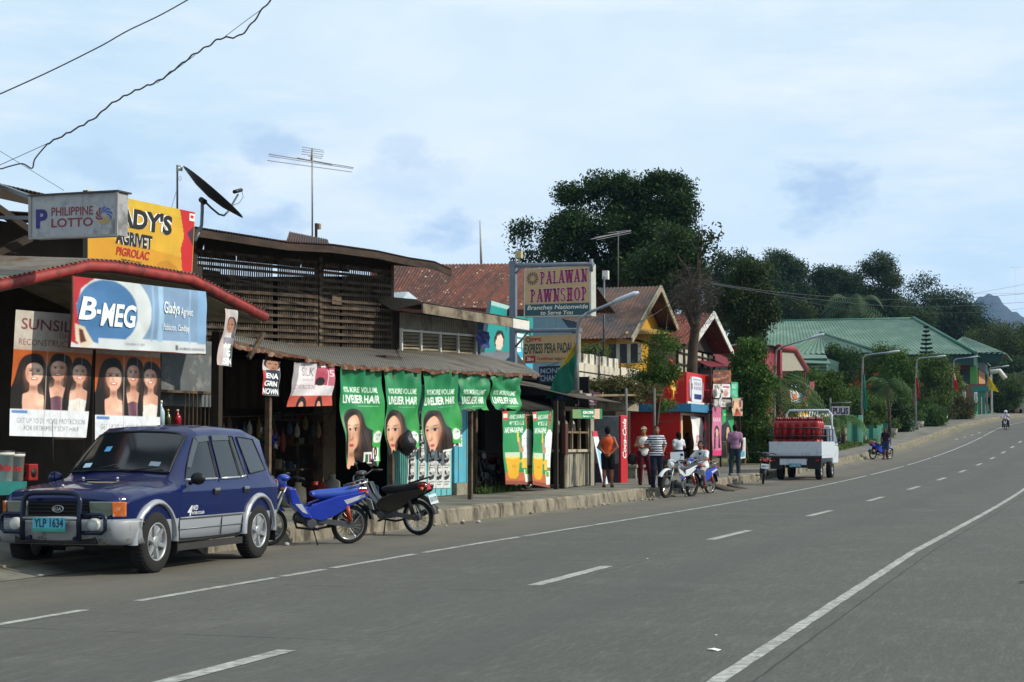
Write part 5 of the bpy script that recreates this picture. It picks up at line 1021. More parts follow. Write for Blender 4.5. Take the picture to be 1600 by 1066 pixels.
b = MB(); b.bx(kx, k0, KERB, XK, k0 + .12, zc0 - .004); b.bx(kx, k1 - .12, KERB, XK, k1, zc0 - .004); b.bx(kx, k0 + .12, KERB, kx + .12, k1 - .12, zc0); b.bx(XK - .12, k0 + .12, zd, XK - .002, k1 - .12, zc0 - .004); b.bx(XK - .12, dy1, KERB, XK - .002, k1 - .12, zd)
b.bx(kx, k0, zc1 + .004, XK + .25, k1 + .2, zt); b.build('wall', MRED, kk, world=True)
b = MB(); b.bx(kx - .1, k0 - .15, zc0, XK + .45, k1 + .35, zc1); b.build('cornice', M('#2f7297', .6, .12, 3), kk, world=True)
b = MB(); b.bx(XK + .252, k0, zc1 + .004, XK + .3, k1 + .2, zc1 + .09); b.build('white_strip', MWHITE, kk, world=True)
b = MB(); b.bx(kx + .3, k1 - 1.1, KERB, XK - .2, k1 - 1.0, zd); b.bx(kx + .3, k0 + .12, zc0 - .1, XK - .1, k1 - .12, zc0 - .05); b.build('inner_wall', M('#d08a10', .6, .1, 2), kk, world=True)
b = MB(); b.bx(XK - .1, k0 + .12, KERB, XK + .02, dy0, zd + .08); b.bx(XK - .1, dy0, zd, XK + .02, dy1, zd + .08); b.build('door_frame', M('#c9b48a', .6), kk, world=True)
so_ = thing('oval_sign', 'white rounded sign with a dark blue block on the red kiosk front', 'sign', V((XK + .26, (k0 + k1) / 2, kz(625)))); cy, cz = AX(1087, 609, XK + .26).y, AX(1087, 609, XK + .26).z; hw, hh = (AX(1097, 609, XK).y - AX(1077, 609, XK).y) / 2, (kz(590) - kz(629)) / 2
pts = []
for i in range(28): a = 2 * math.pi * i / 28; f = lambda c_: math.copysign(abs(c_) ** .5, c_); pts.append(V((XK + .255, cy + hw * f(math.cos(a)), cz + hh * f(math.sin(a)))))
b = MB(); b.poly(pts, V((.05, 0, 0))); b.build('panel', M('#c9d2da', .5, .06), so_, world=True)
Sk = lambda u, v, o=0: V((XK + .305 + o, cy + hw * (u * 2 - 1), cz - hh * (v * 2 - 1))); b = MB(); [b.add([Sk(a0, b0, .005), Sk(a0 + .07, b0, .005), Sk(a0 + .07, b0 + .13, .005), Sk(a0, b0 + .13, .005)], ((0, 3, 2, 1),), 1) for a0, b0 in ((.32, .2), (.45, .2), (.58, .22), (.72, .2), (.3, .38), (.42, .38), (.54, .38), (.66, .38), (.78, .38))]; b.add([Sk(.2, .09, .005), Sk(.8, .09, .005), Sk(.8, .13, .005), Sk(.2, .13, .005)], ((0, 3, 2, 1),), 1); b.add([Sk(.12, .28, .005), Sk(.17, .28, .005), Sk(.17, .5, .005), Sk(.12, .5, .005)], ((0, 3, 2, 1),), 0)
b.add([Sk(*p, .005) for p in ((.3, .68), (.85, .68), (.85, .88), (.3, .88))], ((0, 3, 2, 1),), 0)
for (a0, b0, a1, b1) in ((.05, .04, .1, .96), (.9, .04, .95, .96)): b.add([Sk(a0, b0, .004), Sk(a1, b0, .004), Sk(a1, b1, .004), Sk(a0, b1, .004)], ((0, 3, 2, 1),), 2)
b.build('lettering', [M('#1d2a6a', .5), M('#a08a9a', .5), M('#7d1a1a', .5)], so_, world=True)
q = AX(1050, 600, XK + .3); wr = thing('wreath', 'orange and yellow tinsel wreath on the red kiosk parapet corner', 'wreath', q - V((0, 0, .7)))
b = MB(); rw = random.Random(6)
for k in range(220):
 a = rw.uniform(0, 6.28); c_ = q + V((rw.uniform(-.05, .06), .55 * math.cos(a) * rw.uniform(.85, 1.1), .75 * math.sin(a) * rw.uniform(.85, 1.1))); d = V((rw.uniform(-1, 1), rw.uniform(-1, 1), rw.uniform(-1, 1))).normalized() * .1; e = d.cross(V((0, 0, 1))) * .3; b.add((c_ - d, c_ + e, c_ + d, c_ - e), ((0, 1, 2, 3),))
b.build('tinsel_ring', M('#c2330e', .4, .2, 9), wr, world=True)
b = MB(); b.poly([q + V((0, .35 * r_ * math.cos(a), .5 * r_ * math.sin(a) - .05)) for a, r_ in ((i * .628 + .3, 1 if i % 2 else .45) for i in range(10))], V((.06, 0, 0))); b.build('star', M('#d9a514', .4, .15, 9), wr, world=True)
S = surf(AX(1080, 650, XK + .15), AX(1097, 653, XK + .15), AX(1099, 702, XK + .15), AX(1083, 704, XK + .15), ripple(.05, 1, .8, 2)); tag(sheet('cloth_banner', S, [('text', .25, .55, .8, .8, 'OO', .03, 0, '#b8505a'), ('rect', .3, .84, .8, .87, '#c88'), ('poly', [(0, 0), (.3, 0), (0, .3)], '#c8c8c4')], '#d9d9d6', 30, 60, None, VC(.6, .06)), 'white cloth banner hanging in the red kiosk doorway', 'banner')
S = surf(AX(1101, 648, XK + .2), AX(1106, 650, XK + .2), AX(1105, 700, XK + .2), AX(1101, 702, XK + .2), ripple(.03, 1, 1, 3)); tag(sheet('cloth_banner', S, [], '#b8b0b4', 8, 30, None, VC(.6, .12)), 'narrow pale drape at the right edge of the red kiosk doorway', 'banner')
XP = -13.4; rk_ = thing('poster_stall', 'timber stall frame covered with posters right of the red kiosk', 'stall', AX(1135, 742, XP)); yA, yB = AX(1112, 740, XP).y, AX(1160, 740, XP).y
b = MB(); b.bx(XP - 1.6, yA, KERB, XP - 1.5, yB, 4.2); b.build('back_wall', MDARK, rk_, world=True)
for px in (1113, 1128, 1143, 1158): y = AX(px, 740, XP).y; b = MB(); b.bar((XP - .05, y, KERB), (XP - .05, y, AX(px, 575 if px < 1150 else 630, XP).z), .07); b.build('post', MDARK, rk_, world=True)
b = MB(); b.bar(AX(1112, 622, XP - .04), AX(1160, 622, XP - .04), .07); b.build('beam', MDARK, rk_, world=True)
def pos(x0, y0, x1, y1, X, layers, base, label, nu=24, nv=36, seed=1): S = surf(AX(x0, y0, X), AX(x1, y0 + .5, X), AX(x1, y1, X), AX(x0, y1, X), ripple(.02, 1, 1, seed)); tag(sheet('poster', S, layers, base, nu, nv, None, VC(.5, .1)), label, 'poster', 'posters on the stall right of the kiosk')
pos(1114, 578, 1142, 600, XP, [('noise', 2, 20, .2, .2, '#5a2a14'), ('noise', 6, 9, .12, .06, '#a8681c'), ('rect', .9, 0, 1, 1, '#8a4a12')], '#6b3517', 'brown board at the top of the stall right of the kiosk')
pos(1114, 600, 1126, 622, XP + .05, [('rect', .2, .1, .5, .9, '#777'), ('rect', .55, .1, .95, .3, '#a55')], '#c9c6c2', 'white poster with a dark stripe under the brown board')
pos(1127, 600, 1141, 621, XP + .05, [('ell', .5, .7, .3, .25, 0, '#b88a78'), ('rect', .2, .15, .9, .3, '#b35a6a'), ('rect', .3, .4, .8, .46, '#a88')], '#d2cccc', 'white and pink poster beside the green one')
pos(1142, 597, 1153, 622, XP + .05, [('rect', .2, .12, .8, .4, '#7ac0a0'), ('rect', .2, .55, .8, .9, '#62b090')], '#2f9a72', 'small green poster high on the stall')
pos(1114, 624, 1142, 636, XP, [('noise', 5, 8, .1, .3, '#888')], '#a8a6a0', 'pale strip poster below the stall beam')
pos(1113, 636, 1127, 712, XP + .08, [('rect', 0, 0, 1, .2, '#b85a7a'), ('text', .1, .22, .9, .3, 'SUNSILK', .01, 0, '#d8c0c8'), ('ell', .5, .5, .28, .12, 0, '#1a1214'), ('ell', .5, .53, .18, .09, 0, '#c89a86'), ('poly', [(.2, .55), (.35, .5), (.3, .85), (.1, .9)], '#1a1214'), ('poly', [(.7, .5), (.8, .55), (.9, .85), (.7, .85)], '#1a1214'), ('rect', 0, .9, 1, 1, '#c82a68')], '#c06a8a', 'tall pink hair poster nearest the kiosk door', 24, 80)
pos(1128, 640, 1146, 690, XP + .02, [('poly', [(0, .5), (.5, .3), (.8, .6), (.8, 1), (0, 1)], '#15110f'), ('ell', .5, .75, .16, .2, 0, '#c89a7a'), ('text', .2, .1, .85, .22, 'HAIR', .02, 0, '#bfe0c4')], '#2a9352', 'green hair poster at the back of the stall', 24, 50)
pos(1144, 622, 1160, 650, XP + .25, [('ell', .45, .45, .3, .3, 0, '#c8a070'), ('poly', [(.2, .9), (.4, .5), (.8, .8), (.9, 1), (.1, 1)], '#a83a2a'), ('rect', .7, .1, .9, .5, '#7a3a5a'), ('noise', 9, 6, .15, .12, '#2a1a20')], '#b49a7a', 'colourful food poster tilted at the right end of the stall')
q = AX(1126, 603, XP + .3); S = surf(AX(1122, 600, XP + .3), AX(1128, 604, XP + .3), AX(1129, 636, XP + .3), AX(1125, 636, XP + .3), ripple(.08, 1.5, 1.2, 2)); tag(sheet('cloth', S, [('noise', 3, 5, .3, .1, '#555')], '#c9c9c6', 8, 24, None, VC(.7, .1)), 'twisted white cloth strip hanging over the stall posters', 'cloth')
t = thing('sandwich_board', 'white framed sandwich board beside the stall', 'sign', AX(1158, 735, -12.9)); S = surf(AX(1153, 686, -12.9), AX(1165, 684, -12.9), AX(1165, 716, -12.9), AX(1154, 718, -12.9)); sheet('panel', S, [('rect', .12, .08, .88, .92, '#9ab4c0'), ('ell', .5, .4, .25, .2, 0, '#c08a70'), ('rect', .12, .65, .88, .92, '#4a8aa8')], '#c8ccca', 20, 30, t, thick=.03)
for px in (1154, 1165): b = MB(); b.bar(AX(px, 716, -12.92), AX(px - 2, 739, -12.92), .05); b.bar(AX(px, 690, -13.0), AX(px + 6, 738, -13.3), .05); b.build('leg', MWOOD2, t, world=True)
for k, (xa, ya_, xb, yb_) in enumerate(((1108, 757, 1142, 768), (1122, 753, 1163, 764), (1114, 760, 1150, 766))):
 p = AG(xa, ya_); q = AG(xb, yb_); b = MB(); b.bar(V((p.x - .3, p.y, .24)), V((q.x, q.y, .05)), .22, .05); b.one('ramp_plank', MDARK if k < 2 else MWOOD, ('dark ramp plank nearest the parked motorcycles', 'dark ramp plank farthest along the kerb', 'brown ramp plank lying between the two dark planks')[k], 'plank', 'ramp planks at the kerb')
XB = -15.2; bw = thing('terrace_wall', 'stained white balustrade of the terrace in front of the yellow house', 'wall', AX(955, 600, XB)); y0, y1 = AX(900, 600, XB).y, AX(1006, 600, XB).y; zz = lambda y: AX(955, y, XB).z
b = MB(); b.bx(XB - .2, y0, zz(600), XB, y0 + (y1 - y0) * .62, zz(574)); b.bx(XB - .2, y0 + (y1 - y0) * .63, zz(598), XB - .03, y1, zz(571)); b.build('parapet', M('#bdb6a4', .85, .15, 3, stain='#5a5040', stainsc=2.0, amt=.42, stretch=(1, 1, .3)), bw, world=True)
for k in range(7):
 b = MB(); ys_ = y0 + (y1 - y0) * (.02 + k * .088); b.bx(XB - .16, ys_, zz(574), XB - .03, ys_ + .5, zz(559 + k % 2)); b.build('block', M('#c4beae', .85, .15, 3, stain='#5a5040', stainsc=2, amt=.35), bw, world=True)
b = MB()
for f in (.3, .61): b.bx(XB, y0 + (y1 - y0) * f, zz(600), XB + .03, y0 + (y1 - y0) * f + .08, zz(556))
b.bx(XB, y0, zz(588), XB + .02, y1, zz(586.5)); b.bx(XB - .02, y0 + (y1 - y0) * .6, zz(600), XB + .1, y1 + .5, zz(597)); b.build('iron_band', MBLK, bw, world=True)
b = MB(); b.bx(XB - 6, y0, 2.6, XB - .2, y1, zz(600) + .1); b.bx(-22, y0, KERB, XB - 3, y1, 2.6); b.build('terrace_floor', MCONC, bw, world=True)
XG = -18.0; yh = thing('yellow_house', 'yellow house with a brown corrugated gable roof behind the terrace wall', 'house', (XG - 4, 74, KERB))
f = .55; pk = AX(1033, 447, XG + f) - V((f, 0, 0)); q = AX(990, 521, XG + f); zl = q.z; el = V((XG, q.y, zl)); er = V((XG, pk.y * 2 - el.y, zl)); bkx = V((-15.5, 0, 0))
mro = M('#5c4438', .85, .35, 1.6, .2, stain='#3c3a3c', stainsc=.7, amt=.5, name='brown_sheet_roof')
b = MB(); f = .55; b.corr(el + V((f, -.3, -.2)), el + bkx + V((0, -.3, -.2)), pk + bkx, pk + V((f, 0, 0)), .16, .02); b.corr(pk + V((f, 0, 0)), pk + bkx, er + bkx + V((0, .3, -.2)), er + V((f, .3, -.2)), .16, .02)
b.build('roof', mro, yh, world=True)
b = MB(); b.slab(AX(936, 520, XG - .2), AX(950, 520, XG - .2), AX(962, 470, XG - 1.8), AX(952, 470, XG - 1.8), .03)
b = MB(); p, q = el.lerp(pk, .28) + bkx * .55, el.lerp(pk, .28) + bkx * .42
b.slab(el + bkx * .36 + V((0, -.28, -.15)), el + bkx * .28 + V((0, -.28, -.15)), el.lerp(pk, .62) + bkx * .22 + V((0, -.02, .06)), el.lerp(pk, .62) + bkx * .3 + V((0, -.02, .06)), .02); b.build('patch', M('#8a3a26', .9, .3, 3), yh, world=True)
b = MB()
for a_, c_ in ((el + V((f, -.3, -.3)), pk + V((f, 0, -.08))), (pk + V((f, 0, -.08)), er + V((f, .3, -.3)))): b.bar(a_, c_, .06, .26)
b.build('barge_board', M('#8d8672', .8, .2), yh, world=True)
MYEL = M('#b08318', .7, .15, 3, stain='#7d5f1c', stainsc=1.5, amt=.35, name='ochre_paint'); zw = zl - .1
b = MB(); b.poly([el + V((-.3, .2, 0)), er + V((-.3, -.2, 0)), pk + V((-.3, 0, -.2))], V((-.15, 0, 0))); b.bx(XG - 15, el.y + .4, 3.6, XG - .3, er.y - .4, zw); b.build('wall', MYEL, yh, world=True)
b = MB(); b.bx(XG - 15, el.y + .45, KERB, XG - .35, er.y - .45, 3.59); b.build('lower_wall', MDARK, yh, world=True)
b = MB(); b.slab(AX(978, 519, XG + .3), AX(1062, 520, XG + .3), AX(1055, 511, XG - .6), AX(985, 511, XG - .6), .08); b.build('canopy', M('#a88a4a', .7, .2), yh, world=True)
yS = el.y + .38
for k in range(3):
 w0_ = AY(952 + k * 17, 560, yS).x; w1_ = AY(963 + k * 17, 560, yS).x; z0, z1 = AY(955, 568, yS).z, AY(955, 538, yS).z; b = MB(); b.bx(w0_, yS - .06, z0, w1_, yS, z1); b.build('window', M('#191512', .4, .2), yh, world=True)
for k in range(3):
 w0_ = AY(964 + k * 17, 560, yS).x; w1_ = AY(969 + k * 17, 560, yS).x; b = MB(); b.bx(w0_, yS - .09, z0, w1_, yS - .062, z1); b.build('shutter', M('#a8a292', .6, .15), yh, world=True)
q = AX(943, 575, -15.6); t = thing('floodlight_pole', 'thin pole with a white square floodlight above the terrace wall', 'lamp', q); b = MB(); b.tube([q, AX(944, 432, -15.6)], .035, 8); b.build('pole', MSTEEL, t, world=True); b = MB(); b.box(AX(946.5, 430, -15.6), (.2, .2, .3)); b.build('lamp_head', MWHITE, t, world=True)
XH = -17.2; f = .9; pk, el = AX(1116, 489, XH + f) - V((f, 0, 0)), AX(1084, 531, XH + f) - V((f, 0, 0)); er = V((XH, 2 * pk.y - el.y, el.z)); er2 = AX(1147, 527, XH)
gh = thing('plank_house', 'pale plank house with a red brown gable roof right of the dead tree', 'house', (XH - 3, pk.y, KERB))
b = MB(); f = .9; bkx = V((-7, 0, 0)); b.corr(el + V((f, -.3, -.2)), el + bkx, pk + bkx, pk + V((f, 0, 0)), .16, .02); b.corr(pk + V((f, 0, 0)), pk + bkx, er + bkx, er + V((f, .3, -.2)), .16, .02); b.build('roof', M('#6e3627', .85, .3, 2, stain='#4f3a30', stainsc=1, amt=.4), gh, world=True)
b = MB()
for a_, c_ in ((el + V((f, -.3, -.3)), pk + V((f, 0, -.06))), (pk + V((f, 0, -.06)), er + V((f, .3, -.3)))): b.bar(a_, c_, .06, .3)
b.build('barge_board', MWHITE, gh, world=True)
b = MB(); b.poly([el + V((0, .3, -.3)), er + V((0, -.3, -.3)), pk + V((0, 0, -.3))], V((-.1, 0, 0)), 1); zb_ = 3.0; b.bx(XH - 6, el.y + .5, zb_, XH, er.y - .5, el.z - .2); 
b.build('wall', [M('#a8a394', .8, .15, 3, stain='#5f5a4c', stainsc=2, amt=.4, stretch=(1, 1, .3)), MDARK], gh, world=True)
b = MB()
for k in range(7): y = el.y + .5 + (er.y - el.y - 1) * k / 6; b.bar((XH + .03, y, zb_), (XH + .03, y, el.z - .3), .12, .06)
for z in (zb_ + .4, zb_ + 2, el.z - .5): b.bar((XH + .03, el.y + .5, z), (XH + .03, er.y - .5, z), .1, .06)
b.bx(XH - 5.9, el.y + .6, KERB, XH - .1, er.y - .6, zb_ - .01); b.build('timber_frame', MDARK, gh, world=True)
XR = -16.6; t = thing('red_roof_house', 'low house under a dark red tiled roof behind the vine tree', 'house', AX(1150, 640, XR)); a_, c_ = AX(1108, 573, XR), AX(1192, 573, XR); bq = V((-3.2, 0, 1.5))
b = MB(); b.corr(a_, c_, c_ + bq, a_ + bq, .22, .03); b.corr(a_ + bq, c_ + bq, c_ + V((-6.4, 0, 0)), a_ + V((-6.4, 0, 0)), .22, .03); b.build('roof', M('#6d1f2a', .7, .25, 2, stain='#4f1a20', stainsc=1.5), t, world=True)
b = MB(); b.bx(XR - 6, a_.y + .3, KERB, XR - .5, c_.y - .3, a_.z); b.build('wall', MDARK, t, world=True)
XA = -15.6; t = thing('gateway_arch', 'dark red gateway tower with a sloped mesh panel', 'gate', AX(1215, 620, XA)); yA, yB = AX(1196, 560, XA).y, AX(1213, 560, XA).y; zt = AX(1205, 543, XA).z
MDR = M('#7d2327', .6, .15, 3); b = MB(); b.bx(XA - 2, yA, 1, XA, yB, zt); b.bx(XA, yB - .5, 1, XA + .3, yB + .1, zt); b.build('tower', MDR, t, world=True)
b = MB(); b.add([(XA - 2.2, yA - .2, zt + .003), (XA + .4, yA - .2, zt + .003), (XA + .4, yB + .2, zt + .003), (XA - 2.2, yB + .2, zt + .003), (XA - 1, (yA + yB) / 2, AX(1205, 535, XA).z + .1)], ((0, 1, 4), (1, 2, 4), (2, 3, 4), (3, 0, 4), (3, 2, 1, 0))); b.build('cap_roof', M('#454a44', .8, .2), t, world=True)
pA, pB, pC, pD = AX(1216, 548, XA), AX(1240, 550, XA), AX(1259, 579, XA), AX(1217, 580, XA)
b = MB(); b.slab(pD, pC, pB, pA, .06); b.build('panel', M('#8f8a7c', .8, .2, 4), t, world=True)
b = MB(); b.tube([pA + V((0, 0, .15)), pB + V((0, 0, .15)), pC + V((0, .1, .05))], .2, 8); b.build('rail', MDR, t, world=True)
b = MB(); b.bx(XA - .3, pC.y - .3, 1, XA, pC.y, pC.z); b.bx(XA - 2, yB + .1, 1, XA - 1.5, pC.y, pC.z - .6); b.build('gate_post', MDR, t, world=True)
XO = -15.2; t = thing('police_booth', 'yellow police booth with a tilted zinc roof', 'booth', AX(1255, 680, XO)); b = MB(); y0, y1 = AX(1240, 650, XO).y, AX(1262, 650, XO).y
b.bx(XO - 2.2, y0, KERB, XO, y1, AX(1258, 626, XO).z); b.build('wall', M('#c69a2a', .6, .1, 3), t, world=True)
b = MB(); b.corr(AX(1236, 634, XO + .3), AX(1262, 626, XO + .3), AX(1268, 602, XO - 1), AX(1238, 600, XO - 1), .2, .03); b.build('roof', M('#9aa6b2', .5, .12, 3), t, world=True)
b = MB(); b.bar(AX(1255, 632, XO + .4), AX(1270, 600, XO + .1), .2, .3); b.build('barge_board', M('#8a2a24', .6), t, world=True)
b = MB(); S = surf(AX(1234, 603, XO + .5), AX(1247, 602, XO + .5), AX(1248, 628, XO + .5), AX(1236, 628, XO + .5)); t2 = thing('poster_board', 'small white poster board in front of the police booth roof', 'poster', S(.5, 1)); sheet('panel', S, [('ell', .55, .7, .3, .2, 0, '#c06a3a'), ('rect', .2, .15, .8, .3, '#555'), ('poly', [(.1, .4), (.25, .4), (.4, .9), (.25, .95)], '#a33')], '#b9b9b4', 20, 30, t2, thick=.04); b.bar(S(.5, .5, -.1), S(.5, 3.2, -.1), .06); b.build('stake', MWOOD, t2, world=True)
t = thing('guard_shelter', 'low white roofed shelter with red fascia beside the police booth', 'shelter', AX(1280, 690, XO - .5)); b = MB(); b.slab(AX(1256, 652, XO + .4), AX(1302, 649, XO + .4), AX(1296, 640, XO - 2), AX(1258, 637, XO - 2), .06); b.build('roof', MWHITE, t, world=True)
b = MB(); b.slab(AX(1256, 660, XO + .35), AX(1302, 652, XO + .35), AX(1302, 649.5, XO + .35), AX(1256, 653, XO + .35), .05); b.build('fascia', M('#8f2a24', .6), t, world=True); y0, y1 = AX(1262, 660, XO).y, AX(1296, 660, XO).y; b = MB(); b.bx(XO - 2, y0, KERB, XO, y1, AX(1280, 657, XO).z); b.build('wall', MDARK, t, world=True)
XU = -13.9; Yp = AX(1300, 690, XU).y; t = thing('police_sign', 'white sign reading PULIS hanging from a pole arm', 'sign', AY(1299, 690, Yp)); b = MB(); q = AY(1298, 690, Yp); b.tube([V((q.x, q.y, KERB + zr(Yp))), AY(1297.5, 622, Yp)], .05, 8); b.tube([AY(1297, 630.5, Yp), AY(1330, 629, Yp)], .04, 8); b.build('pole', MSTEEL, t, world=True)
S = surf(AY(1300, 635, Yp), AY(1327, 635, Yp), AY(1326.5, 649, Yp), AY(1299.5, 648.5, Yp)); b = MB(); b.slab(S(0, 1), S(1, 1), S(1, 0), S(0, 0), .08); b.build('panel', M('#b9bcc4', .5, .08), t, world=True); b = MB(); b.text(S, (.06, .15, .95, .88), 'PULIS', 0, .04, 0, .006); b.build('lettering', M('#16194f', .5), t, world=True)
def lamp(px_base, Y, px_top, y_top, px_arm, y_arm, flag, colr, label, flabel=None, fl=None, base_z=0):
 q = AY(px_base, 690, Y); gz = base_z if base_z else zr(Y) + KERB; top = AY(px_top, y_top, Y); base = V((q.x, Y, gz)); top = V((base.x + (top.x - base.x), Y, top.z))
 t = thing('street_lamp', label, 'street lamp', base, 0, 'street lamps along the pavement')
 b = MB(); b.tube([base, base.lerp(V((base.x, Y, top.z)), .4), top - V((0, 0, .35)), top - V((-.05, 0, .08)), top + V((.25, 0, .06))], [.075, .07, .055, .05, .045], 8); b.build('pole', M('#7d7f80', .5, .25, 4, metal=.3, stain='#6b4a3a', stainsc=2, amt=.4), t, world=True)
 b = MB(); b.box(base + V((0, 0, .2 if not base_z else .04)), (.45, .45, .42) if not base_z else (.25, .25, .08)); b.build('base_block', MCONC, t, world=True)
 arm = V((top.x, Y, top.z)).lerp(AY(px_arm, y_arm, Y), 1); b = MB(); b.tube([top + V((.2, 0, .05)), arm], .04, 8); b.build('arm', M('#8b97a3', .45, .15, metal=.3), t, world=True)
 d = (arm - top).normalized(); b = MB(); b.tube([arm - d * .75, arm - d * .6, arm - d * .1, arm], [.05, .11, .12, .04], 10, flat=.6); b.build('lamp_head', M('#aab4be', .35, .1), t, world=True)
 if flag:
  P0 = [AY(x, y, Y - .02) for x, y in flag]
  bf = MB(); n = len(P0)
  S4 = surf(P0[0], P0[1], P0[2], P0[3], ripple(.12, 1.2, .8, Y)); tag(sheet('flag', S4, fl or [], colr, 20, 30, None, VC(.7, .12, trans=.3)), flabel, 'flag', 'festival flags on the lamp posts')
lamp(901, 43.4, 903, 494, 998, 457, ((898, 534), (903.5, 534), (899, 612), (850, 624)), '#1d6a56', 'nearest street lamp, its arm crossing the pawnshop sign', 'large green and yellow flag on the nearest lamp post', [('poly', [(0, 0), (1, 0), (1, .12), (.0, .5)], '#b9a032')], base_z=2.75)
lamp(1210, 83, 1212, 545, 1288, 522, None, None, 'street lamp rising beside the red gateway')
lamp(1347.5, 107.5, 1348, 556, 1406, 548.5, ((1347.5, 585), (1351, 585), (1355, 642), (1348, 638)), '#16705f', 'street lamp by the PULIS sign, with a teal flag', 'narrow teal flag by the PULIS sign')
lamp(1431.5, 132, 1432, 561, 1478, 556, ((1431, 590), (1434, 590), (1437, 625), (1432, 615)), '#9c1a22', 'street lamp with a limp red flag in front of the green hedge', 'limp red flag in front of the green hedge')
lamp(1489.5, 157, 1490, 562, 1528, 557, ((1490, 583), (1492, 583), (1498, 612), (1491, 612)), '#b0151d', 'street lamp with a red and cream flag', 'red flag with cream top on the fourth lamp post', [('poly', [(0, 0), (1, 0), (1, .35), (.4, .4)], '#c8b888')])
lamp(1543, 178, 1544, 576, 1577, 571.5, ((1544, 588), (1546, 589), (1561, 613), (1545, 609)), '#b39a18', 'street lamp with a yellow flag near the crest', 'yellow pennant flag near the crest')
lamp(1590, 203, 1591, 583, 1640, 576, ((1591, 597), (1594, 596), (1602, 613), (1592, 610)), '#1a6a6c', 'farthest street lamp at the right frame edge', 'teal flag at the right frame edge')
b = MB(); S = surf(AY(1586, 590, 203), AY(1594, 590, 203), AY(1594, 605, 203), AY(1587, 605, 203)); tag(sheet('hanging_banner', S, [('rect', .1, .2, .9, .8, '#b88')], '#a03a44', 10, 14, None), 'small pink banner on the farthest lamp post', 'banner')
MMINT = M('#7fc0a2', .7, .1, 3, stain='#5f9a80', stainsc=2, amt=.3, name='mint_paint'); MTEAL = M('#1f6a5e', .7, .12, 3)
def mint(xa, xb, Y, ytop, label, n=3):
 a_, c_ = AY(xa, 690, Y), AY(xb, 690, Y); z0 = zr(Y) + .1; z1 = AY(xa, ytop, Y).z; t = thing('mint_wall', label, 'wall', (a_.x, Y, z0), 0, 'mint green wall bays along the pavement')
 b = MB(); b.bx(a_.x, Y, z0, c_.x, Y + .3, z1 - .1); b.build('panel', MMINT, t, world=True)
 for k in range(n): x = a_.x + (c_.x - a_.x) * k / (n - 1); b = MB(); b.bx(x - .12, Y - .08, z0, x + .12, Y - .003, z1 + .08); b.build('pilaster', MTEAL if k % 2 else MMINT, t, world=True)
mint(1327, 1345, 104, 651, 'mint green wall bay behind the PULIS sign'); mint(1349, 1374, 110, 667, 'mint green wall bay right of the teal flag lamp'); mint(1376, 1384, 116, 664, 'narrow mint bay above the standing girl', 2)
mint(1411, 1426, 134, 658, 'mint green wall bay left of the red flag lamp'); mint(1458, 1471, 150, 655, 'mint green bay between the red flags'); mint(1508, 1526, 172, 644, 'wide mint bay before the teal gate'); mint(1540, 1546, 176, 643, 'last small mint bay right of the teal gate', 2)
t = thing('teal_gate', 'teal gate posts with a sign beam below the hall', 'gate', AY(1533, 650, 174)); b = MB()
for x in (1524, 1531, 1537): q = AY(x, 650, 174); b = MB(); b.bx(q.x - .15, 174, zr(174), q.x + .15, 174.3, AY(x, 612, 174).z); b.build('post', MTEAL, t, world=True)
b = MB(); p, q = AY(1519, 612, 174), AY(1545, 612, 174); b.bx(p.x, 173.9, AY(1530, 612, 174).z + .003, q.x, 174.4, AY(1530, 604, 174).z); b.build('beam', MTEAL, t, world=True)
for k, (x, y0, y1) in enumerate(((1505, 598, 612), (1506, 612, 625), (1524, 613, 630), (1493, 618, 632))): q = AY(x, y0, 171); S = surf(AY(x - 2, y0, 171), AY(x + 3, y0, 171), AY(x + 3, y1, 171), AY(x - 2, y1, 171)); tag(sheet('hanging_banner', S, [('rect', .2, .2, .8, .8, '#999')], '#c4c6c4', 6, 10, None, thick=.03), ('white banner strip high by the hall gate', 'white banner strip below another one by the hall gate', 'white banner beside the teal gate posts', 'small white banner by the red and cream flag')[k], 'banner')
Yh = 185; gz = zr(170); mh = thing('town_hall', 'long town hall with a green hipped sheet roof and dark green fascia', 'hall', AY(1400, 640, Yh))
A = lambda x, y, Y: AY(x, y, Y)
MGR = M('#4e6b59', .65, .15, 1.5, stain='#687f70', stainsc=.4, amt=.45, name='green_roof_sheet')
e0, e1 = A(1120, 556, 182), A(1524, 553, 182); r0, r1 = A(1150, 503, 198), A(1427, 498, 198); e2, e3 = A(1524, 552, 182) + V((0, 32, 0)), e0 + V((0, 32, 0))
b = MB(); b.corr(e0, e1, r1, r0, .42, .05, nv=4); b.corr(e1, e2, r1, r1 + V((0, .1, 0)), .55, .07); b.corr(e2, e3, r0, r1, .55, .05)
b.build('roof', MGR, mh, world=True)
b = MB(); w0_, w1_, pk_ = A(1230, 553.5, 176), A(1372, 551, 176), A(1281, 521, 186)
b.corr(w0_, w1_, pk_ + V((.1, 0, 0)), pk_, .55, .07); b.corr(w1_, w1_ + V((0, 16, 0)), pk_ + V((0, 6, 0)), pk_, .55, .07); b.corr(w0_ + V((0, 16, 0)), w0_, pk_, pk_ + V((0, 6, 0)), .55, .07)
b.tube([pk_ + V((0, 0, .1)), w1_ + V((0, 0, .15))], .18, 6); b.tube([pk_ + V((0, 0, .1)), w0_ + V((0, 0, .15))], .15, 6); b.build('porch_roof', MGR, mh, world=True)
b = MB(); p, q, pr_ = A(1470, 549, 190), A(1572, 553, 190), A(1504, 527, 200)
b.corr(p, q, pr_ + V((.2, 0, 0)), pr_, .55, .07); b.corr(q, q + V((0, 18, 0)), pr_ + V((.2, 3, 0)), pr_ + V((.2, 0, 0)), .55, .07); b.build('wing_roof', MGR, mh, world=True)
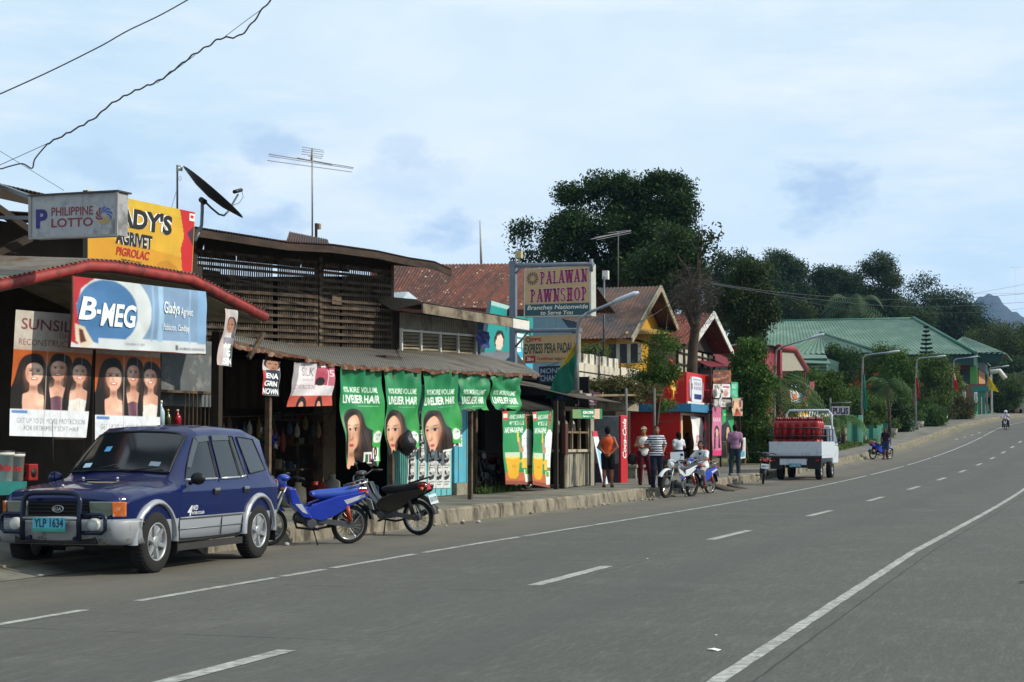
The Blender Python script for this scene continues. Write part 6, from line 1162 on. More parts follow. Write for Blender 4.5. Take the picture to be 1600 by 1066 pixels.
b = MB(); b.tube([r1 + V((0, 0, .1)), e1 + V((0, 0, .1))], .18, 6); b.tube([r0, r1], .18, 6); b.build('ridge_cap', M('#2a5f4c', .6, .15), mh, world=True)
MFA = M('#0f3a34', .6, .15, 2); zf = A(1524, 570, 182).z
b = MB(); b.bx(A(1372, 560, 182.5).x, 182.6, zf, e1.x - .2, 183, e1.z - .02); b.bx(e1.x - .6, 183, zf, e1.x - .2, 210, e1.z - .02); b.bx(p.x, 190.3, A(1540, 566, 190).z, q.x - .4, 190.7, p.z - .15); b.bx(w0_.x + .3, 176.3, w0_.z - .7, w1_.x - .3, 176.6, w0_.z - .03); b.build('fascia', MFA, mh, world=True)
MPE = M('#a5744c', .7, .12, 2, name='peach_wall')
b = MB(); b.bx(e0.x + 3, 186, gz - 1, e1.x - 4.5, 206, zf - .01); b.bx(p.x + 1, 193, gz - 1, q.x - 3, 206, A(1540, 566, 190).z - .01); b.build('wall', MPE, mh, world=True)
for k in range(9):
 x = 1378 + k * 17; q_ = A(x, 580, 185.9); b = MB(); b.bx(q_.x - .55, 185.85, A(x, 612, 185.9).z, q_.x + .55, 185.98, A(x, 578, 185.9).z); b.build('window', M('#20302c', .3, .2), mh, world=True)
for k in range(6):
 x = 1386 + k * 27; q_ = A(x, 580, 184); b = MB(); b.bx(q_.x - .35, 184, gz - 1, q_.x + .35, 184.6, zf - .012); b.build('column', M('#4a8a3c' if k % 2 else '#8a5a44', .6, .1), mh, world=True)
b = MB(); b.bx(A(1490, 606, 183).x, 183.5, A(1490, 607, 183).z, A(1548, 606, 183).x, 184, A(1490, 600, 183).z); b.bx(A(1510, 606, 183).x, 183.45, A(1490, 620, 183).z, A(1548, 606, 183).x, 183.9, A(1490, 607, 183).z - .003); b.build('balcony', [M('#6b4a3a', .7, .2)], mh, world=True)
for k in range(4):
 pass
an = thing('louvred_annex', 'pale green louvred annex between the gateway and the hall hedge', 'building', A(1272, 640, 140)); b = MB(); x0, x1 = A(1250, 590, 141).x, A(1292, 590, 141).x; b.bx(x0, 141, 1.5, x1, 150, A(1270, 560, 141).z); b.build('wall', M('#274a44', .7, .2), an, world=True)
for k in range(9): b = MB(); z = A(1270, 566 + k * 5, 140.6).z; b.bx(x0 - .05, 140.7, z - .16, x1 + .05, 140.98, z); b.build('louvre_band', M('#86a898' if k % 2 else '#6f9484', .7, .1), an, world=True)
b = MB(); b.slab(A(1244, 566, 139), A(1298, 568, 139), A(1290, 555, 146), A(1250, 553, 146), .1); b.build('roof', MGR, an, world=True)
t = thing('white_porch_roof', 'small white porch roof near the crest of the road', 'porch', A(1560, 600, 190)); b = MB(); b.tube([A(1547, 581, 186), A(1562, 580, 186), A(1571, 592, 186)], .3, 6); b.build('roof_edge', MWHITE, t, world=True); b = MB(); b.bar(A(1549, 583, 186), V((A(1549, 583, 186).x, 186, zr(186))), .2); b.build('post', MWHITE, t, world=True)
for k, (x, y) in enumerate(((1579, 644), (1571, 646), (1588, 646), (1595, 643))):
 q = A(x, y, 205); b = MB(); b.box(q, (1.4, 1, 1)); b.box(q + V((0, 0, .6)), (1, .8, .5)); b.one('roadside_stall', M(('#8a2020', '#b5b0a8', '#a02a28', '#8c8a84')[k], .6, .2), ('small red stall at the crest', 'pale stall left of the crest rider', 'second red stall at the crest', 'grey stall at the right frame edge')[k], 'stall', bevel=.05)
def antenna(X, mast, booms, label):
 t = thing('tv_antenna', label, 'antenna', AX(*mast[0], X)); b = MB(); b.tube([AX(*p, X) for p in mast], .022, 8); b.build('mast', M('#8f8d88', .5, .1, metal=.4), t, world=True)
 b = MB()
 for a_, c_, r_ in booms: b.tube([AX(*a_, X), AX(*c_, X)], r_, 5)
 b.build('elements', M('#77757a', .5, .1, metal=.4), t, world=True)
antenna(-17.5, [(488, 378), (488, 232)], [((472, 230), (505, 235), .008), ((472, 234), (506, 238), .008), ((472, 237), (505, 242), .008), ((471, 241), (505, 245), .008), ((482, 244), (503, 248), .008), ((420, 241), (552, 262), .011), ((420, 244), (552, 264), .008), ((418, 251), (550, 269), .009), ((465, 247.5), (518, 257), .02), ((486, 252), (488, 232), .02)], 'large TV antenna on a tall mast over the slatted house')
antenna(-18, [(966, 448), (966, 368), (964.5, 362)], [((923, 374), (986, 361), .018), ((932, 375), (986, 364), .012), ((930, 371), (975, 363), .012), ((950, 364), (985, 360), .012)], 'tilted TV antenna in front of the big mango tree')
antenna(-30, [(1587, 470), (1587, 418)], [((1579, 418), (1595, 418), .05), ((1583, 421), (1591, 421), .03)], 'thin radio mast far right above the hills')
t = thing('roof_lamp', 'small square lamp on a short pole beside the tall TV antenna', 'lamp', AX(494, 376, -17)); b = MB(); b.bar(AX(494, 378, -17), AX(494, 349, -17), .05); b.build('pole', MDARK, t, world=True); b = MB(); b.box(AX(497.5, 354, -17), (.1, .1, .13)); b.build('lamp_head', M('#8f7f66', .6), t, world=True)
b = MB(); b.tube([AY(752, 414, 60), AY(750, 345, 60)], [.05, .02], 6); b.one('whip_antenna', M('#9a9890', .6), 'thin whip mast behind the rusted roof', 'antenna')
def wire(name, pts, r, label, group, fn): b = MB(); b.tube([fn(*p) for p in pts], r, 6); b.one(name, M('#17171c', .6, .1), label, 'cable', group)
NW = lambda x, y: AY(x, y, 11.5 + x * .004)
wire('overhead_cable', catm([(-30, 160), (0, 147), (60, 120), (100, 101), (140, 81), (165, 68), (200, 48), (250, 24), (300, -4), (340, -28)]), .006, 'single black overhead cable at the upper left corner', 'overhead cables', NW)
zig = [(x, y + 1.5 * math.sin(x * .35)) for x, y in catm([(75, 224), (110, 206), (150, 183), (170, 165), (205, 145), (240, 130), (255, 122), (290, 95), (305, 84), (330, 69), (345, 60), (374, 56), (395, 35), (412, 12), (430, -6), (455, -30)], 6)]
wire('overhead_cable', zig, .0075, 'thicker twisted black overhead cable with hanging loops', 'overhead cables', NW)
wire('overhead_cable', catm([(-20, 262), (0, 264), (15, 260), (35, 256), (50, 263), (55, 248), (75, 224)]), .006, 'slack drooping cable end at the left edge above the lotto sign', 'overhead cables', NW)
wire('overhead_cable', [(-20, 266), (0, 258), (75, 224)], .003, 'thin straight wire joining the slack cable', 'overhead cables', NW)
wire('overhead_cable', catm([(245, 130), (270, 112), (305, 86)]), .003, 'thin loop wire beside the middle of the twisted cable', 'overhead cables', NW)
wire('overhead_cable', catm([(348, 60), (385, 32), (413, 12)]), .003, 'thin loop wire beside the top of the twisted cable', 'overhead cables', NW)
wire('overhead_cable', [(-10, 230), (100, 298)], .002, 'hair-thin guy wire behind the lotto sign', 'overhead cables', NW)
FW = lambda x, y: AY(x, y, 60 + (x - 1100) * .25)
for k, pts in enumerate(([(1110, 442), (1200, 455), (1330, 466), (1420, 468), (1520, 465), (1640, 456)], [(1110, 444), (1250, 465), (1400, 479), (1500, 478), (1640, 470)], [(1200, 458), (1300, 480), (1400, 498), (1430, 505)], [(1500, 462), (1560, 452), (1640, 437)], [(1480, 459), (1560, 459), (1640, 457)], [(1440, 490), (1550, 487), (1640, 477)])):
 wire('power_line', catm(pts), .018 if k < 2 else .012, ('upper pale power line crossing the far trees', 'second power line below it over the far trees', 'line dropping to the green roof', 'line climbing to the right frame edge', 'level line at the far right', 'lowest line above the green roof')[k], 'far power lines', FW)
wire('service_wire', catm([(690, 470), (905, 575)], 2), .008, 'service wire to the pawnshop frame', 'service wires', lambda x, y: AX(x, y, -13.4)) if 0 else None
wire('service_wire', catm([(908, 530), (960, 516), (1010, 498), (1035, 483)]), .012, 'service wire from the nearest lamp to the yellow house', 'service wires', lambda x, y: AX(x, y, -15.2))
wire('service_wire', catm([(908, 545), (960, 525), (1020, 492)]), .01, 'lower service wire from the nearest lamp to the yellow house', 'service wires', lambda x, y: AX(x, y, -15.3))
wire('service_wire', catm([(290, 415), (370, 437), (460, 455), (560, 478), (640, 488)]), .008, 'thin wire strung along the slatted wall', 'service wires', lambda x, y: PB.at(x, y, .3))
def litter(px, py, s, col, label, dz=.006, cat='litter'):
 q = AG(px, py); b = MB(); r_ = random.Random(int(px)); n = 7; ps = [q + V((s * math.cos(i * 6.28 / n) * r_.uniform(.6, 1.2), s * .6 * math.sin(i * 6.28 / n) * r_.uniform(.6, 1.2), dz + r_.uniform(0, s * .25))) for i in range(n)]
 b.add(ps + [q + V((0, 0, dz + s * .4))], [(i, (i + 1) % n, n) for i in range(n)]); b.one('litter', M(col, .6, .1), label, cat, 'litter on the road')
litter(1116, 1018, .05, '#dcdcd8', 'white paper scrap on the near lane'); litter(1119, 994, .02, '#c9c9c4', 'tiny white scrap above the paper scrap'); litter(15, 893, .28, '#4a6a80', 'crumpled bluish plastic bag in front of the car', .01); litter(62, 901, .06, '#b5b5ae', 'white wrapper on the road before the car')
litter(1012, 874, .02, '#cfcfc8', 'tiny white speck by the centre dash'); litter(1240, 738, .1, '#4a4438', 'dark lump on the road right of the truck'); litter(1597, 912, .06, '#2a2620', 'dark scrap at the right frame edge')
rr = random.Random(3)
for k in range(46):
 Y = rr.uniform(34, 47) if k < 32 else rr.uniform(20, 31); q = RP(-11.2 + .12 + abs(rr.gauss(0, .22)), Y, 0); s = rr.uniform(.015, .05); b = MB(); b.ell(q + V((0, 0, s * .5)), (s, s * rr.uniform(.6, 1), s * .7), 6, 0, Matrix.Rotation(rr.uniform(0, 3), 3, 'Z')); b.one('rubble_stone', M(('#8d8778', '#6f6757', '#a7a294')[k % 3], .95, .3, 9), 'small stone in the gutter below the kerb', 'stone', 'stones along the kerb gutter')
def leaves(seed, ells, clumps, per, size, spread, c0, c1, shell=.55, droop=.2, aspect=2.2, flat=0):
 """leaf quads in clumps through the volume of several ellipsoids -> points, quads, face colours"""
 g = np.random.RandomState(seed); vol = np.array([e[1][0] * e[1][1] * e[1][2] for e in ells]) ** .67; pick = g.choice(len(ells), clumps, p=vol / vol.sum())
 cen = np.array([e[0][:] for e in ells], float)[pick]; rad = np.array([e[1] for e in ells], float)[pick]
 d = g.randn(clumps, 3); d /= np.linalg.norm(d, axis=1)[:, None]; r = shell + (1 - shell) * g.rand(clumps) ** .6
 nl = max(8, clumps // 13); lob = g.randint(0, nl, clumps); dl = d[:nl].copy(); pl_ = pick[:nl]; el = np.array([e[0][:] for e in ells], float); er = np.array([e[1] for e in ells], float)
 lc = el[pl_] + dl * er[pl_] * (.55 + .45 * g.rand(nl) ** .5)[:, None]; lr = er[pl_].mean(1) * g.uniform(.26, .42, nl)
 cc = np.where((g.rand(clumps) < .86)[:, None], lc[lob] + d * lr[lob][:, None] * (.35 + .65 * g.rand(clumps) ** .5)[:, None] * np.array([1, 1, .8]), cen + d * rad * r[:, None] * .9)
 cb = .55 * g.rand(nl)[lob] + .45 * g.rand(clumps)
 base = np.repeat(cc, per, 0); n = len(base); outd = np.repeat(d, per, 0)
 p = base + np.clip(g.randn(n, 3), -1.7, 1.7) * spread * np.array([1, 1, .75]); t = np.clip(np.repeat(cb, per) * .7 + g.rand(n) * .45, 0, 1)
 ax = g.randn(n, 3) + outd * .6 + np.array([0, 0, -droop]); ax /= np.linalg.norm(ax, axis=1)[:, None]
 sd_ = np.cross(ax, g.randn(n, 3)); sd_ /= np.linalg.norm(sd_, axis=1)[:, None]
 L_ = size * g.uniform(.6, 1.3, n)[:, None]; W_ = L_ / aspect
 P = np.stack([p - ax * L_ * .5, p + sd_ * W_ * .5, p + ax * L_ * .5, p - sd_ * W_ * .5], 1).reshape(-1, 3)
 Q = np.arange(4 * n).reshape(-1, 4); c0, c1 = np.array(c0), np.array(c1); col = c0 + (c1 - c0) * t[:, None]
 yl = g.rand(n) < .03; col[yl] = col[yl] * np.array([2.2, 1.5, .8])
 return P, Q, col
MLEAF = VC(.6, .25, .8, 'leaf', trans=.22, spec=.15); MBARK = M('#4a3d30', .95, .35, 6, .5, stain='#2a231c', stainsc=3, amt=.5, name='bark')
def limb_paths(rng, base, top, spread, n, r):
 out = [([base, base.lerp(top, .35) + V((rng.uniform(-.1, .1), rng.uniform(-.1, .1), 0)) * spread, base.lerp(top, .7) + V((rng.uniform(-.2, .2), rng.uniform(-.2, .2), 0)) * spread, top], [r, r * .8, r * .5, r * .15])]
 for k in range(n):
  t = rng.uniform(.35, .8); p = base.lerp(top, t); a = rng.uniform(0, 6.28); l = spread * rng.uniform(.6, 1.05); e = p + V((math.cos(a) * l, math.sin(a) * l, spread * rng.uniform(.15, .6)))
  out.append(([p, p.lerp(e, .5) + V((0, 0, spread * .08)), e], [r * (.55 - .3 * t), r * .25, r * .06]))
 return out
def tree(name, label, cat, base, ells, seed, clumps, per, size, spread, c0=(.018, .04, .012), c1=(.06, .11, .025), r=.25, group=None, limbs=7, top=None, shell=.55, kind=None, droop=.2):
 base = V(base); t = thing(name, label, cat, base, 0, group)
 cs = [V(e[0]) for e in ells]; topc = V(top) if top else sum(cs, V((0, 0, 0))) / len(cs) + V((0, 0, max(e[1][2] for e in ells) * .4)); rng = random.Random(seed); b = MB()
 for pts, rr_ in limb_paths(rng, base - V((0, 0, .1)), topc, max(max(e[1][:2]) for e in ells), limbs, r): b.tube(pts, rr_, 8)
 for c_ in cs: b.tube([base.lerp(topc, .45), base.lerp(topc, .5).lerp(c_, .5), c_], [r * .5, r * .35, r * .08], 7)
 b.build('trunk', MBARK, t, world=True)
 P, Q, col = leaves(seed, [(c_, e[1]) for c_, e in zip(cs, ells)], clumps, int(per * 2.3), size * .56, spread * .82, c0, c1, shell, droop); fastmesh('crown', P, Q, MLEAF, t, col)
 return t
def E_(px, py, Y, rx, rz, ry=None):
 c_ = AY(px, py, Y); k = (Y / 2700) * 1.02; return (c_, (rx * k, (ry or rx) * k * .9, rz * k))
def base_of(px, Y): q = AY(px, 690, Y); return V((q.x, Y, zr(Y) + .1))
Ym = 92
tree('mango_tree', 'large dark mango tree with a rounded crown rising behind the pawnshop roofs', 'tree', base_of(985, Ym),
  [E_(870, 375, Ym, 62, 42), E_(900, 325, Ym, 42, 36), E_(950, 310, Ym, 40, 36), E_(1010, 310, Ym, 38, 32), E_(1050, 305, Ym, 36, 34), E_(1055, 350, Ym, 26, 36), E_(940, 390, Ym, 70, 60), E_(1020, 400, Ym, 66, 60), E_(830, 400, Ym, 26, 26), E_(1000, 355, Ym, 40, 40), E_(905, 360, Ym, 34, 30), E_(1062, 430, Ym + 3, 26, 44)],
  3, 900, 44, .36, .46, (.007, .018, .006), (.038, .078, .018), r=.55, limbs=10, top=AY(985, 330, Ym), shell=.25)
tree('lighter_tree', 'mid green bushy tree in front of the mango tree on its right side', 'tree', base_of(1060, 84), [E_(1050, 410, 84, 40, 50), E_(1000, 430, 84, 40, 30), E_(1074, 450, 84, 24, 40)], 5, 420, 22, .34, .4, (.010, .026, .008), (.045, .085, .020), r=.25, limbs=6, shell=.2)
Yd = 72; bs_ = base_of(1079, Yd); dt = thing('dead_tree', 'nearly bare tree with a dark trunk and brown twiggy crown beside the yellow house', 'tree', bs_)
b = MB(); b.tube([bs_, AY(1080, 600, Yd), AY(1083, 540, Yd), AY(1088, 500, Yd), AY(1089, 455, Yd), AY(1092, 420, Yd), AY(1092, 395, Yd)], [.26, .23, .21, .19, .14, .08, .04], 10); rd = random.Random(7)
for k in range(9): a_ = AY(1086, 530 - k * 9, Yd); e = AY(1086 + rd.uniform(-38, 34), 480 - k * 8 + rd.uniform(-20, 10), Yd + rd.uniform(-2, 2)); b.tube([a_, a_.lerp(e, .5) + V((0, 0, .3)), e], [.09, .05, .02], 6)
b.build('trunk', MBARK, dt, world=True)
b = MB()
for k in range(1900):
 u = rd.gauss(0, 1); c_ = AY(1084 + max(-36, min(36, u * 17)), 462 + rd.gauss(0, 1) * 20, Yd + rd.gauss(0, 1.0)); d = V((rd.uniform(-1, 1), rd.uniform(-1, 1), rd.uniform(-.5, 1))).normalized() * rd.uniform(.25, .7); w_ = d.cross(V((rd.random(), rd.random(), rd.random()))).normalized() * .018; b.add((c_ - d, c_ - d + w_, c_ + d * .9), ((0, 1, 2),))
b.build('twigs', M('#4a453d', .95, .3, 4), dt, world=True)
b = MB()
for x0, y0, x1, y1 in ((1092, 410, 1097, 350), (1092, 405, 1106, 365), (1096, 380, 1086, 345), (1100, 378, 1118, 372), (1094, 395, 1112, 395), (1095, 400, 1080, 380)): b.tube([AY(x0, y0, Yd), AY((x0 + x1) / 2 + 2, (y0 + y1) / 2, Yd), AY(x1, y1, Yd)], [.05, .03, .012], 5)
b.build('top_branch', MBARK, dt, world=True)
P, Q, col = leaves(8, [E_(1100, 368, Yd, 18, 26), E_(1108, 392, Yd, 14, 16)], 60, 5, .22, .25, (.012, .02, .008), (.04, .06, .02), .1); fastmesh('sparse_leaves', P, Q, MLEAF, dt, col)
Yf = 56; tree('feathery_tree', 'young light green feathery tree in front of the yellow house and kiosk', 'tree', base_of(1023, Yf) + V((0, 0, .15)), [E_(1040, 545, Yf, 26, 22), E_(1018, 575, Yf, 30, 20), E_(1036, 582, Yf, 18, 12), E_(1044, 485, Yf, 10, 8), E_(1008, 592, Yf, 26, 10)], 11, 150, 24, .15, .21, (.016, .045, .008), (.085, .15, .025), r=.07, limbs=6, shell=.1)
tree('dry_bush', 'dry olive creeper drooping over the thatched lean-to', 'bush', AX(965, 606, -14.0), [E_(950, 604, 53, 34, 9), E_(985, 606, 53, 34, 9), E_(1000, 614, 53, 26, 10)], 12, 170, 24, .15, .2, (.035, .04, .012), (.12, .11, .04), r=.04, limbs=4, shell=.1)
tree('potted_shrub', 'light green shrub sprouting below the kiosk cornice', 'shrub', AX(1048, 642, -13.4), [E_(1040, 634, 58, 16, 5), E_(1030, 638, 58, 8, 4)], 13, 30, 20, .14, .15, (.02, .06, .01), (.09, .17, .03), r=.02, limbs=3, shell=.1)
tree('creeper_bush', 'small dark creeper behind the white terrace balustrade', 'bush', AX(930, 560, -15.8), [E_(925, 552, 62, 16, 14), E_(940, 548, 62, 12, 8)], 14, 60, 18, .2, .22, (.02, .05, .012), (.08, .13, .03), r=.04, limbs=3, shell=.1)
Yv = 76; tree('vine_tree', 'tall tree smothered in bright green vines right of the poster stall', 'tree', base_of(1172, Yv), [E_(1172, 560, Yv, 18, 26), E_(1170, 600, Yv, 24, 40), E_(1180, 650, Yv, 24, 50), E_(1172, 700, Yv, 18, 30), E_(1190, 610, Yv, 18, 26)], 15, 640, 22, .26, .28, (.015, .045, .008), (.075, .15, .022), r=.2, limbs=4, shell=.5, droop=.8)
tree('tall_vines', 'brown streaked hanging vines on a tall tree above the plank house', 'tree', base_of(1172, 96), [E_(1165, 500, 96, 24, 26), E_(1185, 480, 96, 22, 36), E_(1150, 470, 96, 22, 30), E_(1175, 430, 96, 26, 24)], 16, 520, 22, .34, .42, (.012, .026, .008), (.055, .085, .022), r=.3, limbs=5, shell=.3, droop=.9)
def palm(label, base, height, nf, L_, seed, c0=(.02, .05, .012), c1=(.07, .12, .03), group='palms', r=.11, kind='palm_tree', cat='palm'):
 g = random.Random(seed); t = thing(kind, label, cat, base, 0, group); base = V(base); top = base + V((g.uniform(-.2, .2), g.uniform(-.2, .2), height)); b = MB(); b.tube([base, base.lerp(top, .5) + V((.06, 0, 0)), top], [r * 1.3, r, r * .8], 8); b.build('trunk', MBARK, t, world=True)
 P = []; colr = []
 for k in range(nf):
  a = k * 2.4 + g.uniform(-.3, .3); up_ = g.uniform(-.1, 1.2); d = V((math.cos(a), math.sin(a), 0)); prev = top; pts = []
  for i in range(15): s = i / 14; pts.append(top + d * (L_ * s * (1 - .25 * s * max(0, up_))) + V((0, 0, L_ * (up_ * s - (.55 + .45 * up_) * s * s * 1.15))))
  tone = g.random()
  for i in range(1, 15):
   q = pts[i]; dr = (pts[i] - pts[i - 1]).normalized(); sdv = dr.cross(V((0, 0, 1))).normalized(); ll = L_ * .30 * math.sin(math.pi * min(1, (i + 1.5) / 16)) + .04
   for sg in (-1, 1):
    for o_ in (0,):
     q2 = q - dr * (L_ / 14 * o_); tip = q2 + sdv * sg * ll * .8 + dr * ll * .45 - V((0, 0, ll * .45)); w_ = dr * L_ * .017; P.append((q2 - w_, q2 + w_, tip + w_ * .3, tip - w_ * .3)); colr.append(tone)
 P = np.array([[v[:] for v in f] for f in P]).reshape(-1, 3); tn = np.array(colr)[:, None]; col = np.array(c0) + (np.array(c1) - np.array(c0)) * tn
 fastmesh('fronds', P, np.arange(len(P)).reshape(-1, 4), MLEAF, t, col)
palm('low dark palm between the vine tree and the truck', base_of(1218, 80), 3.6, 22, 2.6, 1); palm('shorter palm at the truck\'s left rear corner', base_of(1238, 86), 2.4, 20, 2.2, 2); palm('small palm behind the PULIS sign', base_of(1318, 100), 1.6, 16, 1.9, 3, (.03, .08, .015), (.09, .17, .04))
palm('small palm at the foot of the lamp by the PULIS sign', base_of(1390, 118), 3.6, 18, 2.2, 4); palm('tall coconut palm rising over the green hall roof', V((AY(1332, 480, 215).x, 215, 8)), AY(1332, 478, 215).z - 8, 26, 5.2, 5, (.02, .05, .02), (.07, .11, .045), r=.22); palm('palm beside the crest of the road', base_of(1585, 192), 4, 20, 3.2, 6, (.03, .06, .015), (.1, .14, .04))
tree('bush', 'dark bush on the verge beside the black motorcycle', 'bush', base_of(1195, 72), [E_(1190, 712, 72, 14, 24), E_(1205, 690, 72, 14, 24)], 20, 150, 22, .2, .2, (.012, .035, .008), (.06, .11, .02), r=.05, limbs=3, group='bushes', shell=.3)
tree('bush', 'mid green bush behind the police booth roof', 'bush', base_of(1285, 112), [E_(1285, 605, 112, 20, 34), E_(1262, 590, 112, 20, 16), E_(1300, 630, 112, 20, 30)], 21, 240, 22, .3, .34, (.02, .05, .01), (.085, .14, .022), r=.08, limbs=4, group='bushes', shell=.3)
hd = [((1325, 590, 150, 28, 44), (1312, 560, 150, 20, 18), 'dark vine draped tree in front of the hall porch', (.010, .032, .010), (.05, .10, .022)), ((1368, 600, 146, 26, 46), (1380, 565, 146, 22, 20), 'orange flowered tree right of the teal flag lamp', (.018, .045, .008), (.09, .14, .022)),
  ((1402, 600, 144, 24, 44), (1412, 570, 144, 20, 22), 'bright green vine tree left of the red flag lamp', (.02, .05, .008), (.085, .16, .022)), ((1448, 610, 152, 32, 44), (1460, 580, 152, 24, 20), 'broad clipped hedge tree right of the red flag lamp', (.016, .045, .010), (.085, .14, .020)),
  ((1478, 615, 160, 18, 42), (1482, 585, 160, 12, 16), 'yellow green hedge tree by the red and cream flag', (.03, .06, .008), (.12, .17, .022)), ((1350, 640, 126, 30, 24), (1330, 630, 126, 18, 20), 'low leafy shrub mass behind the mint wall', (.02, .05, .008), (.085, .15, .02)),
  ((1445, 650, 140, 26, 12), (1430, 645, 140, 16, 10), 'clipped round shrub at the foot of the hedge', (.014, .04, .008), (.06, .12, .02)), ((1490, 645, 158, 24, 14), (1504, 636, 158, 14, 12), 'reddish low shrub before the wide mint bay', (.03, .035, .008), (.10, .10, .03)),
  ((1403, 655, 128, 14, 18), (1400, 640, 128, 10, 10), 'dark shrub between two mint bays', (.010, .028, .008), (.045, .08, .02)), ((1566, 625, 188, 20, 20), (1580, 615, 188, 16, 20), 'dark shrubs below the white porch roof', (.014, .035, .008), (.06, .10, .02))]
for i, (a_, c_, lab, k0_, k1_) in enumerate(hd):
 tree('hedge_tree', lab, 'tree', base_of(a_[0], a_[2]), [E_(*a_), E_(*c_)], 30 + i, 420, 20, .34, .36, k0_, k1_, r=.12, limbs=4, group='trees and hedges before the town hall', shell=.45, droop=.7)
g = np.random.RandomState(3); P, Q, col = leaves(44, [E_(1372, 612, 144.5, 18, 30), E_(1355, 600, 144.5, 12, 16)], 26, 6, .4, .35, (.35, .05, .02), (.5, .12, .03), .6)
o = fastmesh('blossom', P, Q, MLEAF, bpy.data.objects['hedge_tree.001'], col)
bs_ = base_of(1447, 176); t = thing('norfolk_pine', 'slim tiered conifer standing against the hall\'s dark fascia', 'tree', bs_); tp = AY(1447, 508, 176); b = MB(); b.tube([bs_, V((tp.x, 176, tp.z))], [.16, .03], 7); b.build('trunk', MBARK, t, world=True)
P = []; tn = []
for k in range(13):
 z = tp.z - .25 - k * .42; rr_ = .25 + k * .075
 for j in range(10):
  a = j * .628 + k * .3; d = V((math.cos(a), math.sin(a), 0)); s_ = V((-d.y, d.x, 0)) * .14; c_ = V((tp.x, 176, z)); P.append((c_ - s_ * .4, c_ + s_ * .4, c_ + d * rr_ + s_ + V((0, 0, .12)), c_ + d * rr_ - s_ + V((0, 0, .12)))); tn.append((j % 3) / 3)
  P.append((c_ + V((0, 0, .05)), c_ + d * rr_ + V((0, 0, .17)), c_ + d * rr_ - V((0, 0, .02)), c_ - V((0, 0, .1)))); tn.append((j % 3) / 3)
P = np.array([[v[:] for v in f] for f in P]).reshape(-1, 3); tn = np.array(tn)[:, None]; fastmesh('crown', P, np.arange(len(P)).reshape(-1, 4), MLEAF, t, np.array((.010, .03, .015)) + np.array((.03, .055, .025)) * tn)
far = [((1150, 430, 150, 36, 40), (1140, 470, 150, 30, 40), 1148, 'dark tree next to the dead tree, left end of the far row', 0), ((1190, 415, 225, 32, 26), (1210, 450, 225, 34, 40), 1195, 'spreading tree with a ragged top above the hall roof\'s left end', 0), ((1222, 412, 228, 22, 16), (1232, 440, 228, 26, 30), 1225, 'tree with a jutting branch at the left of the far row', 0),
  ((1255, 460, 232, 40, 30), (1250, 485, 232, 36, 26), 1252, 'rounded dark mass of a tree behind the hall ridge', 0), ((1243, 490, 226, 20, 16), (1238, 496, 226, 14, 12), 1243, 'small lighter bushy tree just over the hall ridge', 1), ((1295, 440, 235, 30, 20), (1290, 470, 235, 40, 30), 1292, 'low wide tree midway along the far row', 0),
  ((1320, 445, 238, 26, 22), (1318, 472, 238, 34, 28), 1320, 'dark tree behind the coconut palm', 0), ((1372, 415, 225, 24, 18), (1378, 438, 225, 22, 24), 1368, 'open crowned tree standing highest right of the palm', 2), ((1360, 480, 225, 30, 30), (1385, 490, 225, 26, 24), 1365, 'dense understorey tree below the open crowned one', 0),
  ((1445, 475, 260, 42, 44), (1480, 490, 260, 40, 34), 1455, 'big dome shaped dark tree over the right of the hall roof', 0), ((1425, 500, 250, 40, 24), (1400, 505, 250, 30, 20), 1420, 'lower dark tree at the dome tree\'s left foot', 0), ((1515, 505, 262, 30, 30), (1530, 530, 262, 30, 26), 1518, 'dark tree sloping down right of the dome tree', 0),
  ((1545, 540, 250, 30, 34), (1560, 560, 250, 26, 30), 1550, 'olive tree behind the hall\'s right end', 1), ((1588, 525, 240, 26, 24), (1600, 560, 240, 30, 40), 1590, 'olive green tree at the right frame edge', 1), ((1590, 590, 230, 30, 26), (1570, 600, 230, 26, 20), 1585, 'low dark trees just over the crest of the road', 0), ((1160, 530, 140, 16, 26), (1172, 515, 140, 14, 20), 1166, 'dark tree behind the plank house roof', 0), ((1122, 485, 140, 22, 36), (1100, 505, 140, 20, 30), 1110, 'tree filling the gap behind the dead tree', 0)]
tones = [((.008, .022, .009), (.040, .072, .020)), ((.022, .042, .010), (.085, .115, .026)), ((.012, .026, .010), (.045, .075, .022))]
for i, (a_, c_, bx_, lab, tn_) in enumerate(far):
 sc_ = a_[2] / 200; tree('hillside_tree', lab, 'tree', base_of(bx_, a_[2]), [E_(*a_), E_(*c_), E_((a_[0] + c_[0]) / 2 + 8, (a_[1] + c_[1]) / 2 + 4, a_[2] + 2, a_[3] * .8, a_[4] * .8), E_(c_[0], c_[1] + 16, c_[2], c_[3], c_[4] * .8)], 60 + i, 620 if tn_ != 2 else 330, 15, .52 * (.6 + .4 * sc_), .62 * sc_, *tones[tn_], r=.3, limbs=5, group='trees on the far slope', shell=.42)
P, Q, col = leaves(77, [E_(x, y, 268, 46, 34) for x, y in ((1140, 480), (1200, 470), (1260, 475), (1320, 480), (1380, 490), (1440, 505), (1500, 520), (1560, 545), (1600, 560))], 900, 34, .5, 1.0, (.008, .02, .008), (.036, .066, .018), .2); o = fastmesh('far_wood', P, Q, MLEAF, None, col); tag(o, 'dense dark wood filling the slope behind the separate trees', 'wood', kind='stuff')
b = MB(); gs = random.Random(2)
